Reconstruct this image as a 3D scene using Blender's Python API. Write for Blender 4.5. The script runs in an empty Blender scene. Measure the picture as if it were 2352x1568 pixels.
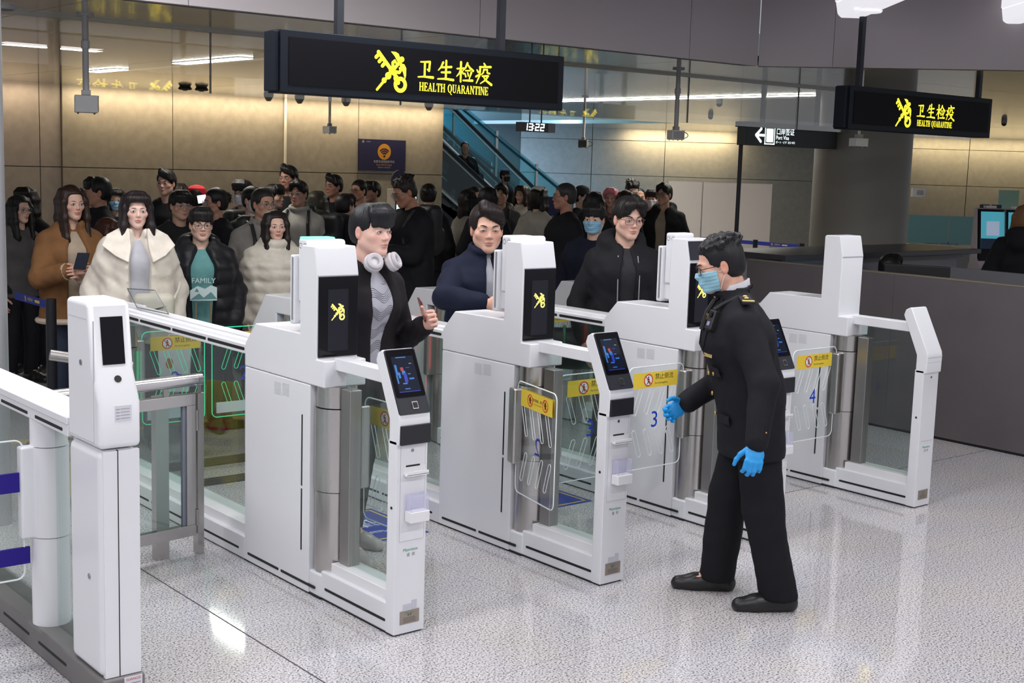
import bpy, math, random
import numpy as np
from mathutils import Vector, Matrix
R = math.radians
scene = bpy.context.scene
COL = scene.collection
rng = random.Random(7)

# ------------------------------------------------------------------ camera
# the camera stands at (0,0,1.95); +Y runs along the passenger lanes away from the exit side, +X along the row of gates
CAM = np.array([0.0, 0.0, 1.95]); FPX = 3002.34; PITCH, ROLL, YAW = 0.1368, 0.0307, 0.6901
_fw = np.array([math.sin(YAW)*math.cos(PITCH), math.cos(YAW)*math.cos(PITCH), -math.sin(PITCH)])
_rt = np.array([math.cos(YAW), -math.sin(YAW), 0.0]); _up = np.cross(_rt, _fw)
_R = math.cos(ROLL)*_rt + math.sin(ROLL)*_up; _U = -math.sin(ROLL)*_rt + math.cos(ROLL)*_up
cam_d = bpy.data.cameras.new('camera'); cam = bpy.data.objects.new('camera', cam_d); COL.objects.link(cam)
cam_d.sensor_fit = 'HORIZONTAL'; cam_d.sensor_width = 36.0; cam_d.lens = FPX*36.0/2352.0
cam_d.clip_end = 200
cam.matrix_world = Matrix(((_R[0], _U[0], -_fw[0], CAM[0]), (_R[1], _U[1], -_fw[1], CAM[1]), (_R[2], _U[2], -_fw[2], CAM[2]), (0, 0, 0, 1)))
scene.camera = cam

# ------------------------------------------------------------------ world, lights, exposure
world = bpy.data.worlds.new('hall_air'); scene.world = world; world.use_nodes = True
world.node_tree.nodes['Background'].inputs[0].default_value = (0.90, 0.93, 1.0, 1)
world.node_tree.nodes['Background'].inputs[1].default_value = 0.45
def area_light(name, loc, size, size_y, power, col, rot=(0, 0, 0), spread=math.pi):
    d = bpy.data.lights.new(name, 'AREA'); d.shape = 'RECTANGLE'; d.size = size; d.size_y = size_y
    d.energy = power; d.color = col; d.spread = spread
    o = bpy.data.objects.new(name, d); COL.objects.link(o); o.location = loc; o.rotation_euler = rot
    return o
# rows of luminaires in the slatted hall ceiling above the exit side
LAMPS = [(lx, ly) for ly in (-1.2, 1.4, 4.0, 6.2) for lx in (-1.4, 1.4, 4.2, 7.0) if not (lx > 6 and ly > 5)] + [(2.5, 6.95)]
for lx, ly in LAMPS:
    area_light('hall_luminaire_light', (lx, ly, 3.36), 1.4, 0.28, 32, (0.985, 0.985, 1.0))
# warm cove along the top of the stone back wall
area_light('cove_light', (10.5, 18.66, 2.80), 6.8, 0.06, 66, (1.0, 0.82, 0.56), (R(18), 0, 0))
area_light('cove_light', (5.4, 18.70, 2.80), 2.8, 0.06, 16, (1.0, 0.80, 0.55), (R(18), 0, 0))
# low ceiling strip lamps over the queue
area_light('queue_strip_light', (5.9, 12.6, 2.80), 0.12, 4.2, 20, (1.0, 0.95, 0.86))
area_light('queue_strip_light', (12.6, 12.0, 2.80), 0.12, 4.8, 20, (1.0, 0.95, 0.86))
area_light('cove_light', (23.7, 22.5, 2.80), 2.6, 0.06, 42, (1.0, 0.80, 0.48), (R(14), 0, R(-48)))
area_light('cove_light', (28.6, 17.0, 2.80), 4.2, 0.06, 36, (1.0, 0.80, 0.48), (R(14), 0, R(-48)))
# cool daylight coming down the escalator void
area_light('escalator_void_light', (18.6, 21.6, 5.1), 4.0, 3.0, 380, (0.40, 0.80, 1.0), (0, R(-14), 0))
area_light('stairwell_fill_light', (17.2, 25.2, 3.0), 2.4, 2.6, 330, (0.42, 0.66, 1.0), (R(82), 0, R(-62)))  # blue fill added for the right wall; the stairwell has no window
scene.view_settings.view_transform = 'Standard'; scene.view_settings.look = 'None'
scene.view_settings.gamma = 1.0; scene.view_settings.use_curve_mapping = False
scene.view_settings.exposure = 0.0
try:
    scene.cycles.use_denoising = True; scene.cycles.max_bounces = 8; scene.cycles.transparent_max_bounces = 24
    scene.cycles.sample_clamp_indirect = 6.0; scene.cycles.caustics_reflective = False; scene.cycles.caustics_refractive = False
except Exception:
    pass
# ------------------------------------------------------------------ helpers
def ray(x, y): return _fw + _R*(x-1176)/FPX + _U*(784-y)/FPX
def onz(x, y, z=0.0): d = ray(x, y); return CAM + d*(z-CAM[2])/d[2]
def ony(x, y, Y): d = ray(x, y); return CAM + d*Y/d[1]
def onx(x, y, X): d = ray(x, y); return CAM + d*X/d[0]
def dep(x, y, D): return CAM + ray(x, y)*D

MATS = {}
def mat(name, col, rough=0.5, metal=0.0, spec=0.5, emit=None, es=0.0, coat=0.0, bump=None, vary=None, attr=None):
    if name in MATS: return MATS[name]
    m = bpy.data.materials.new(name); m.use_nodes = True; nt = m.node_tree
    b = nt.nodes['Principled BSDF']
    b.inputs['Base Color'].default_value = (*col, 1); b.inputs['Roughness'].default_value = rough
    b.inputs['Metallic'].default_value = metal; b.inputs['Specular IOR Level'].default_value = spec
    b.inputs['Coat Weight'].default_value = coat
    if emit:
        b.inputs['Emission Color'].default_value = (*emit, 1); b.inputs['Emission Strength'].default_value = es
    tc = nt.nodes.new('ShaderNodeTexCoord') if (bump or vary) else None
    src = None
    if attr:
        a = nt.nodes.new('ShaderNodeAttribute'); a.attribute_name = attr
        nt.links.new(a.outputs['Color'], b.inputs['Base Color']); src = a.outputs['Color']
    if vary:                                       # (scale, amount): soft mottling of the colour
        n = nt.nodes.new('ShaderNodeTexNoise'); n.inputs['Scale'].default_value = vary[0]; n.inputs['Detail'].default_value = 5
        r = nt.nodes.new('ShaderNodeMapRange'); r.inputs[1].default_value = 0.3; r.inputs[2].default_value = 0.7
        r.inputs[3].default_value = 1-vary[1]; r.inputs[4].default_value = 1+vary[1]
        x = nt.nodes.new('ShaderNodeMix'); x.data_type = 'RGBA'; x.blend_type = 'MULTIPLY'; x.inputs[0].default_value = 1
        nt.links.new(tc.outputs['Object'], n.inputs['Vector']); nt.links.new(n.outputs[0], r.inputs[0])
        nt.links.new(r.outputs[0], x.inputs[7])
        if src: nt.links.new(src, x.inputs[6])
        else: x.inputs[6].default_value = (*col, 1)
        nt.links.new(x.outputs[2], b.inputs['Base Color'])
    if bump:                                       # (scale, strength, distance[, stretch])
        n = nt.nodes.new('ShaderNodeTexNoise'); n.inputs['Scale'].default_value = bump[0]; n.inputs['Detail'].default_value = 4
        p = nt.nodes.new('ShaderNodeBump'); p.inputs['Strength'].default_value = bump[1]; p.inputs['Distance'].default_value = bump[2]
        v = tc.outputs['Object']
        if len(bump) > 3:
            mp = nt.nodes.new('ShaderNodeMapping'); mp.inputs['Scale'].default_value = bump[3]
            nt.links.new(v, mp.inputs[0]); v = mp.outputs[0]
        nt.links.new(v, n.inputs['Vector']); nt.links.new(n.outputs[0], p.inputs['Height']); nt.links.new(p.outputs[0], b.inputs['Normal'])
    MATS[name] = m
    return m
def glassy(name, tint, refl=1.0, ior=1.45, rough=0.02, haze=0.0, hazecol=(0.8, 0.85, 0.85)):
    """thin sheet: tinted see-through plus a mirror reflection that grows with the angle"""
    if name in MATS: return MATS[name]
    m = bpy.data.materials.new(name); m.use_nodes = True; nt = m.node_tree; nt.nodes.clear()
    out = nt.nodes.new('ShaderNodeOutputMaterial'); t = nt.nodes.new('ShaderNodeBsdfTransparent'); t.inputs[0].default_value = (*tint, 1)
    g = nt.nodes.new('ShaderNodeBsdfGlossy'); g.inputs['Roughness'].default_value = rough
    f = nt.nodes.new('ShaderNodeLayerWeight'); f.inputs[0].default_value = 0.5
    pw = nt.nodes.new('ShaderNodeMath'); pw.operation = 'POWER'; pw.inputs[1].default_value = 4.0
    ad = nt.nodes.new('ShaderNodeMath'); ad.operation = 'ADD'; ad.inputs[1].default_value = ((ior-1)/(ior+1))**2
    k = nt.nodes.new('ShaderNodeMath'); k.operation = 'MULTIPLY'; k.inputs[1].default_value = refl; k.use_clamp = True
    nt.links.new(f.outputs['Facing'], pw.inputs[0]); nt.links.new(pw.outputs[0], ad.inputs[0])
    mx = nt.nodes.new('ShaderNodeMixShader')
    nt.links.new(ad.outputs[0], k.inputs[0]); nt.links.new(k.outputs[0], mx.inputs[0])
    src = t.outputs[0]
    if haze > 0:
        d = nt.nodes.new('ShaderNodeBsdfDiffuse'); d.inputs[0].default_value = (*hazecol, 1)
        h = nt.nodes.new('ShaderNodeMixShader'); h.inputs[0].default_value = haze
        nt.links.new(src, h.inputs[1]); nt.links.new(d.outputs[0], h.inputs[2]); src = h.outputs[0]
    nt.links.new(src, mx.inputs[1]); nt.links.new(g.outputs[0], mx.inputs[2]); nt.links.new(mx.outputs[0], out.inputs[0])
    MATS[name] = m
    return m

class MB:
    """collects simple shapes; build() links them as ONE mesh object"""
    def __init__(s): s.v = []; s.f = []; s.m = []; s.cur = 0; s.cuts = []
    def add(s, vs, fs):
        o = len(s.v); s.cuts.append((o, len(s.f))); s.v += [tuple(map(float, q)) for q in vs]; s.f += [tuple(i+o for i in f) for f in fs]; s.m += [s.cur]*len(fs); return s
    def box(s, x0, x1, y0, y1, z0, z1):
        return s.add([(x0,y0,z0),(x1,y0,z0),(x1,y1,z0),(x0,y1,z0),(x0,y0,z1),(x1,y0,z1),(x1,y1,z1),(x0,y1,z1)],
                     [(0,3,2,1),(4,5,6,7),(0,1,5,4),(1,2,6,5),(2,3,7,6),(3,0,4,7)])
    def prism(s, poly, a, b, ax='x'):
        """poly: 2-D outline in the other two axes, in order"""
        mk = {'x': lambda p, t: (t, p[0], p[1]), 'y': lambda p, t: (p[0], t, p[1]), 'z': lambda p, t: (p[0], p[1], t)}[ax]
        n = len(poly); vs = [mk(p, a) for p in poly] + [mk(p, b) for p in poly]
        fs = [tuple(range(n))[::-1], tuple(range(n, 2*n))] + [(i, (i+1) % n, n+(i+1) % n, n+i) for i in range(n)]
        area = sum(poly[i][0]*poly[(i+1) % n][1]-poly[(i+1) % n][0]*poly[i][1] for i in range(n))
        flip = (area < 0) ^ (b < a) ^ (ax == 'y')
        if flip: fs = [f[::-1] for f in fs]
        return s.add(vs, fs)
    def tube(s, pts, r, n=8, closed=False, caps=True):
        pts = [Vector(p) for p in pts]; k = len(pts); rr = r if isinstance(r, (list, tuple)) else [r]*k
        vs = []; prev = None
        for i, p in enumerate(pts):
            a = pts[(i-1) % k] if (i > 0 or closed) else p; b = pts[(i+1) % k] if (i < k-1 or closed) else p
            d = (b-a); d = d.normalized() if d.length > 1e-9 else Vector((0, 0, 1))
            if prev is None:
                u = d.cross(Vector((0, 0, 1))); u = u if u.length > 1e-3 else d.cross(Vector((1, 0, 0)))
            else: u = prev - d*prev.dot(d)
            u.normalize(); prev = u; w = d.cross(u)
            for j in range(n):
                t = 2*math.pi*j/n; vs.append(p + (u*math.cos(t)+w*math.sin(t))*rr[i])
        fs = []
        for i in range(k if closed else k-1):
            i2 = (i+1) % k
            for j in range(n): j2 = (j+1) % n; fs.append((i*n+j, i2*n+j, i2*n+j2, i*n+j2)[::-1])
        if caps and not closed: fs += [tuple(range(n)), tuple(range((k-1)*n, k*n))[::-1]]
        return s.add(vs, fs)
    def cyl(s, p0, p1, r, n=20, r1=None): return s.tube([p0, p1], [r, r if r1 is None else r1], n)
    def ball(s, c, r, nu=12, nv=8):
        r = r if isinstance(r, (tuple, list)) else (r, r, r); vs = [(c[0], c[1], c[2]-r[2])]; fs = []
        for i in range(1, nv):
            a = -math.pi/2+math.pi*i/nv
            for j in range(nu):
                t = 2*math.pi*j/nu; vs.append((c[0]+r[0]*math.cos(a)*math.cos(t), c[1]+r[1]*math.cos(a)*math.sin(t), c[2]+r[2]*math.sin(a)))
        vs.append((c[0], c[1], c[2]+r[2]))
        for j in range(nu): fs.append((0, 1+(j+1) % nu, 1+j))
        for i in range(nv-2):
            for j in range(nu): a = 1+i*nu+j; b = 1+i*nu+(j+1) % nu; fs.append((a, b, b+nu, a+nu))
        L = len(vs)-1
        for j in range(nu): fs.append((L, 1+(nv-2)*nu+j, 1+(nv-2)*nu+(j+1) % nu))
        return s.add(vs, fs)
    def lathe(s, c, prof, n=20):
        vs = []; fs = []; k = len(prof)
        for r, z in prof:
            for j in range(n): t = 2*math.pi*j/n; vs.append((c[0]+r*math.cos(t), c[1]+r*math.sin(t), c[2]+z))
        for i in range(k-1):
            for j in range(n): fs.append((i*n+j, i*n+(j+1) % n, (i+1)*n+(j+1) % n, (i+1)*n+j))
        fs += [tuple(range(n))[::-1], tuple(range((k-1)*n, k*n))]
        return s.add(vs, fs)
    def flat(s, shapes, o, u, v, sc=1.0, d=0.0):
        """2-D polygons laid on a plane (origin o, axes u, v), d = thickness towards the viewer"""
        o = Vector(o); u = Vector(u); v = Vector(v); w = u.cross(v)
        for poly in shapes:
            n = len(poly); ar = sum(poly[i][0]*poly[(i+1) % n][1]-poly[(i+1) % n][0]*poly[i][1] for i in range(n))
            if ar < 0: poly = poly[::-1]
            top = [o+u*(p[0]*sc)+v*(p[1]*sc)+w*d for p in poly]
            if d: s.add(top+[o+u*(p[0]*sc)+v*(p[1]*sc) for p in poly], [tuple(range(n))]+[(i, n+i, n+(i+1) % n, (i+1) % n) for i in range(n)])
            else: s.add(top, [tuple(range(n))])
        return s
    def mesh(s, name, mats):
        me = bpy.data.meshes.new(name); me.from_pydata(s.v, [], s.f)
        for m in (mats if isinstance(mats, (list, tuple)) else [mats]): me.materials.append(m)
        if len(me.materials) > 1: me.polygons.foreach_set('material_index', s.m)
        me.polygons.foreach_set('use_smooth', [True]*len(me.polygons)); me.set_sharp_from_angle(angle=R(32)); me.update()
        return me
    def build(s, name, mats, parent=None, bev=0.0, loc=None, rotz=None, seg=2):
        o = bpy.data.objects.new(name, s.mesh(name, mats)); COL.objects.link(o)
        if parent: o.parent = parent
        if loc is not None: o.location = loc
        if rotz is not None: o.rotation_euler = (0, 0, rotz)
        if bev:
            b = o.modifiers.new('bevel', 'BEVEL'); b.width = bev; b.segments = seg; b.limit_method = 'ANGLE'; b.angle_limit = R(40)
            b.harden_normals = True
        return o
def each(mb, name, mats, parent=None, bev=0.0):
    """every shape of mb as an object of its own"""
    out = []; ends = mb.cuts[1:]+[(len(mb.v), len(mb.f))]
    for (v0, f0), (v1, f1) in zip(mb.cuts, ends):
        k = MB(); k.v = mb.v[v0:v1]; k.f = [tuple(i-v0 for i in f) for f in mb.f[f0:f1]]; k.m = [0]*(f1-f0)
        m = mats[mb.m[f0]] if isinstance(mats, (list, tuple)) else mats
        out.append(k.build(name, m, parent, bev))
    return out
def tag(o, label, cat, group=None, kind=None):
    if label: o['label'] = label
    if cat: o['category'] = cat
    if group: o['group'] = group
    if kind: o['kind'] = kind
    return o
def struct(o): o['kind'] = 'structure'; return o
def thing(name, label, cat, loc=(0, 0, 0), rotz=0.0, group=None):
    o = bpy.data.objects.new(name, None); COL.objects.link(o); o.location = loc; o.rotation_euler = (0, 0, rotz)
    o.empty_display_size = 0.1
    return tag(o, label, cat, group)
def copy_tree(o, parent=None):
    c = o.copy(); COL.objects.link(c); c.parent = parent
    for ch in list(o.children): copy_tree(ch, c)
    return c
def rrect(x0, x1, y0, y1, r, n=5):
    r = min(r, (x1-x0)/2-1e-5, (y1-y0)/2-1e-5)
    c = [(x1-r, y1-r, 0), (x0+r, y1-r, 90), (x0+r, y0+r, 180), (x1-r, y0+r, 270)]
    return [(cx+r*math.cos(R(a+90*i/n)), cy+r*math.sin(R(a+90*i/n))) for cx, cy, a in c for i in range(n+1)]
def ring(cx, cy, r0, r1, a0=0, a1=360, n=28):
    out = []
    for i in range(n):
        p = R(a0+(a1-a0)*i/n); q = R(a0+(a1-a0)*(i+1)/n)
        out.append([(cx+r0*math.cos(p), cy+r0*math.sin(p)), (cx+r1*math.cos(p), cy+r1*math.sin(p)), (cx+r1*math.cos(q), cy+r1*math.sin(q)), (cx+r0*math.cos(q), cy+r0*math.sin(q))])
    return out
def disc(cx, cy, r, n=20, ry=None): return [[(cx+r*math.cos(2*math.pi*i/n), cy+(ry or r)*math.sin(2*math.pi*i/n)) for i in range(n)]]
def brush(pts, w):
    """ribbon along pts with a width per point, rounded ends; returns polygons"""
    w = w if isinstance(w, (list, tuple)) else [w]*len(pts); out = []
    for i in range(len(pts)-1):
        (x0, y0), (x1, y1) = pts[i], pts[i+1]; L = math.hypot(x1-x0, y1-y0) or 1; nx, ny = -(y1-y0)/L, (x1-x0)/L
        out.append([(x0+nx*w[i], y0+ny*w[i]), (x1+nx*w[i+1], y1+ny*w[i+1]), (x1-nx*w[i+1], y1-ny*w[i+1]), (x0-nx*w[i], y0-ny*w[i])])
    for (x, y), ww in zip(pts, w): out += disc(x, y, ww, 10)
    return out
_tc = {}
def text_polys(s, size=1.0, align='CENTER'):
    """letter shapes as 2-D triangles; also gives CJK glyphs"""
    if (s, align) not in _tc:
        cu = bpy.data.curves.new('t', 'FONT'); cu.body = s; cu.align_x = align; cu.align_y = 'CENTER'; cu.resolution_u = 3; cu.size = 1.0
        ob = bpy.data.objects.new('t', cu); COL.objects.link(ob); dg = bpy.context.evaluated_depsgraph_get(); dg.update()
        me = bpy.data.meshes.new_from_object(ob.evaluated_get(dg)); vs = [(v.co.x, v.co.y) for v in me.vertices]
        _tc[(s, align)] = [[vs[i] for i in p.vertices] for p in me.polygons]
        bpy.data.objects.remove(ob); bpy.data.curves.remove(cu); bpy.data.meshes.remove(me)
    return [[(x*size, y*size) for x, y in p] for p in _tc[(s, align)]]
def shift(polys, dx, dy, sx=1.0, sy=1.0): return [[(x*sx+dx, y*sy+dy) for x, y in p] for p in polys]
# ------------------------------------------------------------------ setting: floor, ceilings, walls
ZC = 2.83; ZH = 3.42; YF = 7.53; YW = 18.93
def granite():
    m = bpy.data.materials.new('granite'); m.use_nodes = True; nt = m.node_tree; b = nt.nodes['Principled BSDF']
    g = nt.nodes.new('ShaderNodeNewGeometry')
    def noise(sc, det, rough=0.6):
        n = nt.nodes.new('ShaderNodeTexNoise'); n.inputs['Scale'].default_value = sc; n.inputs['Detail'].default_value = det
        n.inputs['Roughness'].default_value = rough; nt.links.new(g.outputs['Position'], n.inputs['Vector']); return n
    n1 = noise(120, 2.5); r1 = nt.nodes.new('ShaderNodeValToRGB'); e = r1.color_ramp.elements
    e[0].position = 0.35; e[0].color = (0.05, 0.048, 0.055, 1); e[1].position = 0.41; e[1].color = (0.26, 0.25, 0.265, 1)
    for p, c in ((0.455, (0.47, 0.455, 0.465)), (0.56, (0.60, 0.585, 0.595)), (0.70, (0.78, 0.77, 0.775))):
        k = r1.color_ramp.elements.new(p); k.color = (*c, 1)
    nt.links.new(n1.outputs[0], r1.inputs[0])
    n2 = noise(1.7, 2.0); r2 = nt.nodes.new('ShaderNodeValToRGB'); e = r2.color_ramp.elements
    e[0].position = 0.35; e[0].color = (0.95, 0.955, 1.0, 1); e[1].position = 0.65; e[1].color = (1.0, 0.975, 0.95, 1)
    nt.links.new(n2.outputs[0], r2.inputs[0])
    mx = nt.nodes.new('ShaderNodeMix'); mx.data_type = 'RGBA'; mx.blend_type = 'MULTIPLY'; mx.inputs[0].default_value = 1
    nt.links.new(r1.outputs[0], mx.inputs[6]); nt.links.new(r2.outputs[0], mx.inputs[7]); nt.links.new(mx.outputs[2], b.inputs['Base Color'])
    b.inputs['Roughness'].default_value = 0.07; b.inputs['Specular IOR Level'].default_value = 0.5
    return m
GRANITE = granite()
grout = mat('grout', (0.16, 0.15, 0.15), 0.8)
fx0, fx1, fy0, fy1 = -1.2, 8.56, 1.26, 8.58
f = MB().box(-8, fx0, -8, 30, -0.1, 0).box(fx1, 34, -8, 30, -0.1, 0).box(fx0, fx1, -8, fy0, -0.1, 0).box(fx0, fx1, fy1, 30, -0.1, 0)
floor = struct(f.build('floor', GRANITE))
MB().box(fx0, fx1, fy0, fy1, -0.1, -0.012).build('grout_bed', grout, floor)
tm = None
nx = 8; ny = 6
for i in range(nx):
    for j in range(ny):
        x0 = fx0+1.22*i; y0 = fy0+1.22*j
        if tm is None:
            t = MB().box(0.0012, 1.2188, 0.0012, 1.2188, -0.012, 0).build('tile', GRANITE, floor); tm = t
        else:
            t = tm.copy(); COL.objects.link(t)
        t.location = (x0, y0, 0)
# the one open joint that shows dark in the photograph
MB().box(2.456, 2.4625, fy0, fy1, -0.006, 0.0006).build('joint', mat('joint_dark', (0.07, 0.065, 0.065), 0.9), floor)
MB().box(5.4, 8.5, 4.915, 4.921, -0.006, 0.0006).build('joint', MATS['joint_dark'], floor)

# low ceiling of polished panels over the queue
mpanel = mat('ceiling_panel', (0.44, 0.425, 0.385), 0.13, 0.35, 0.6, coat=0.3)
ceil = struct(MB().box(-6, 33, YF+0.15, 18.93, ZC+0.031, ZC+0.1).build('ceiling', mat('ceiling_void', (0.05, 0.05, 0.05), 0.9)))
pm = None; pw, pd = 2.56, 1.425
for i in range(13):
    for j in range(8):
        x0 = -2+pw*i; y0 = YF+0.005+pd*j
        if pm is None:
            pm = t = MB().box(0.004, pw-0.004, 0.004, pd-0.004, 0, 0.03).build('panel', mpanel, ceil)
        else:
            t = pm.copy(); COL.objects.link(t)
        t.location = (x0, y0, ZC)
MB().prism([(9.02, YF), (13.16, 2.55), (33, 2.55), (33, YF)], ZC, ZC+0.06, 'z').build('panel', mpanel, ceil)
MB().prism([(19.8, 18.935), (31, 18.935), (31, 26), (19.8, 26)], ZC, ZC+0.08, 'z').build('panel', mpanel, ceil)
MB().box(13.7, 21.6, 18.9, 26, 5.2, 5.3).build('void_lid', MATS['ceiling_void'], ceil)
# the fascia where the low ceiling meets the high hall
mf = mat('fascia_paint', (0.37, 0.335, 0.35), 0.55)
fas = struct(MB().box(-6, 8.86, YF+0.06, YF+0.15, ZC, ZH+0.3).build('wall_fascia', mf))
dx, dy = 13.0-8.86, 2.55-YF; L = math.hypot(dx, dy); ux, uy = dx/L, dy/L
for a, b in ((-6, 1.6), (1.6, 3.6), (3.6, 5.83), (5.83, 8.0), (8.0, 8.853)):
    MB().box(a+0.003, b-0.003, YF, YF+0.06, ZC-0.005, ZH+0.3).build('panel', mf, fas)
for a, b in ((0, 0.62), (0.62, 2.4), (2.4, 4.4), (4.4, L)):
    q = [(8.86+ux*a, YF+uy*a), (8.86+ux*b, YF+uy*b), (8.86+ux*b-uy*0.12, YF+uy*b+ux*0.12), (8.86+ux*a-uy*0.12, YF+uy*a+ux*0.12)]
    q[0] = (q[0][0]+ux*0.003, q[0][1]+uy*0.003)
    MB().prism(q, ZC-0.005, ZH+0.3, 'z').build('panel', mf, fas)
# slatted ceiling of the hall
hall = struct(MB().box(-6, 14, -6, YF, ZH+0.06, ZH+0.14).build('ceiling_hall', mat('slat_void', (0.35, 0.33, 0.34), 0.8)))
sm = None
for k in range(84):
    y0 = -5.9+0.16*k
    if sm is None: sm = t = MB().box(-6, 14, 0, 0.13, 0, 0.03).build('slat', mat('slat_paint', (0.66, 0.63, 0.65), 0.5), hall)
    else: t = sm.copy(); COL.objects.link(t)
    t.location = (0, y0, ZH)

# stone back wall
stone = mat('stone_panel', (0.30, 0.265, 0.21), 0.6, vary=(9, 0.10), bump=(40, 0.15, 0.004))
def wall_panels(parent, org, ang, cols, rows, gap=0.012, th=0.03, m=None):
    ca, sa = math.cos(ang), math.sin(ang)
    for a, b in zip(cols[:-1], cols[1:]):
        for z0, z1 in zip(rows[:-1], rows[1:]):
            o = MB().box(a+gap/2, b-gap/2, -th, 0, z0+gap/2, z1-gap/2).build('panel', m or stone, parent)
            o.location = org; o.rotation_euler = (0, 0, ang)
dark_joint = mat('wall_joint', (0.10, 0.088, 0.07), 0.8)
wb = struct(MB().box(7.07, 13.88, YW, YW+0.3, 0, ZC+0.03).build('wall_back', dark_joint))
wall_panels(wb, (0, YW, 0), 0, (7.07, 8.77, 10.70, 12.11, 13.88), (0, 1.67, ZC+0.02))
wl = struct(MB().box(2.5, 7.07, YW+0.05, YW+0.3, 0, ZC+0.03).build('wall_left', dark_joint))
wall_panels(wl, (0, YW+0.05, 0), 0, (2.5, 4.3, 6.76, 7.07), (0, 1.67, ZC+0.02), m=mat('stone_panel_pale', (0.34, 0.295, 0.26), 0.6, vary=(9, 0.08)))
# far right wall, turned away, beyond the escalators
A = Vector((21.3, 25.7, 0)); B = Vector((31.0, 14.9, 0)); ang = math.atan2(B.y-A.y, B.x-A.x); LW = (B-A).length
wr = struct(MB().box(0, LW, 0, 0.3, 0, 5.2).build('wall_right', dark_joint)); wr.location = A; wr.rotation_euler = (0, 0, ang)
cols = [LW*k/8 for k in range(9)]
ca, sa = math.cos(ang), math.sin(ang)
for a, b in zip(cols[:-1], cols[1:]):
    for z0, z1 in zip((0, 1.69, 2.55, 5.2)[:-1], (0, 1.69, 2.55, 5.2)[1:]):
        MB().box(a+0.008, b-0.008, -0.03, 0, z0+0.006, z1-0.006).build('panel', mat('stone_panel_grey', (0.40, 0.38, 0.33), 0.6, vary=(9, 0.08)), wr)
ws = struct(MB().box(13.6, 13.9, YW+0.3, 26, 0, 5.2).box(13.6, 21.6, 25.7, 26, 0, 5.2).build('wall_stairwell', mat('stairwell_paint', (0.20, 0.26, 0.27), 0.6)))
# conduit on the back wall
tag(MB().cyl((10.70, YW-0.055, 1.64), (10.70, YW-0.055, ZC), 0.022, 12).build('conduit', mat('conduit_white', (0.7, 0.66, 0.58), 0.5)),
    'thin vertical white conduit running up the warm lit stone wall', 'pipe')
# round column
c = struct(MB().lathe((12.6, 9.1, 0), [(0.54, 0), (0.54, ZC)], 64).build('wall_column', mat('column_paint', (0.27, 0.255, 0.225), 0.45)))
# steel post at the left edge of the view
p0 = onz(2, 1000, 0)
pc = dep(-14, 500, 6.6)
struct(MB().lathe((pc[0], pc[1], 0), [(0.055, 0), (0.055, ZC)], 32).build('wall_post', mat('post_steel', (0.42, 0.42, 0.44), 0.35, 0.6)))

# glass smoke curtain under the low ceiling
sc_ = thing('smoke_curtain', 'row of clear glass panes hanging from the low ceiling behind the sign', 'glass panel', (0, 8.93, ZC))
gl = glassy('curtain_glass', (0.95, 0.955, 0.94), 3.2, 1.55, 0.0)
xs = [1.05, 2.74, 4.44, 6.12, 7.81, 9.50, 11.18, 12.86, 14.5]
for a, b in zip(xs[:-1], xs[1:]):
    MB().box(a+0.003, b-0.003, -0.005, 0.005, -0.456, 0.0).build('pane', gl, sc_)
for a in xs[1:-1]: MB().box(a-0.004, a+0.004, -0.009, 0.009, -0.456, 0.0).build('seam_strip', mat('seam_grey', (0.25, 0.24, 0.22), 0.5), sc_)
MB().box(xs[0], xs[-1], -0.02, 0.02, -0.02, 0.0).build('top_channel', mat('channel_grey', (0.42, 0.41, 0.38), 0.4, 0.6), sc_)

# lamps -------------------------------------------------------------
white_paint = mat('white_paint', (0.78, 0.77, 0.79), 0.4)
lamp_em = mat('lamp_diffuser', (0.9, 0.9, 0.9), 0.4, emit=(1.0, 0.97, 0.95), es=3.0)
first = None
for n, (lx, ly) in enumerate(LAMPS):
    if first is None:
        first = t = thing('ceiling_luminaire', 'long recessed lamp in the slatted hall ceiling', 'lamp', (lx, ly, ZH), 0, 'recessed lamps of the hall ceiling')
        MB().box(-0.74, 0.74, -0.17, 0.17, -0.03, 0.05).build('housing', white_paint, t)
        MB().box(-0.70, 0.70, -0.14, 0.14, -0.036, -0.03).build('diffuser', lamp_em, t)
    else:
        t = copy_tree(first); t.location = (lx, ly, ZH)
strip_em = mat('strip_diffuser', (0.9, 0.9, 0.85), 0.4, emit=(1.0, 0.97, 0.88), es=30.0)
for x, y0, y1, lab in ((5.9, 11.15, 12.55, 'near bright strip lamp in the low ceiling above the queue on the left'), (5.95, 14.1, 14.95, 'far bright strip lamp in the low ceiling above the queue on the left'),
                       (12.55, 9.6, 14.4, 'long bright strip lamp in the low ceiling left of the round column')):
    t = thing('strip_lamp', lab, 'lamp', (x, y0, ZC), 0)
    MB().box(-0.085, 0.085, -0.01, y1-y0+0.01, -0.006, 0.0).build('trim', mat('lamp_trim', (0.4, 0.39, 0.36), 0.4, 0.4), t)
    MB().box(-0.075, 0.075, 0, y1-y0, -0.012, -0.006).build('diffuser', strip_em, t)
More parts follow.
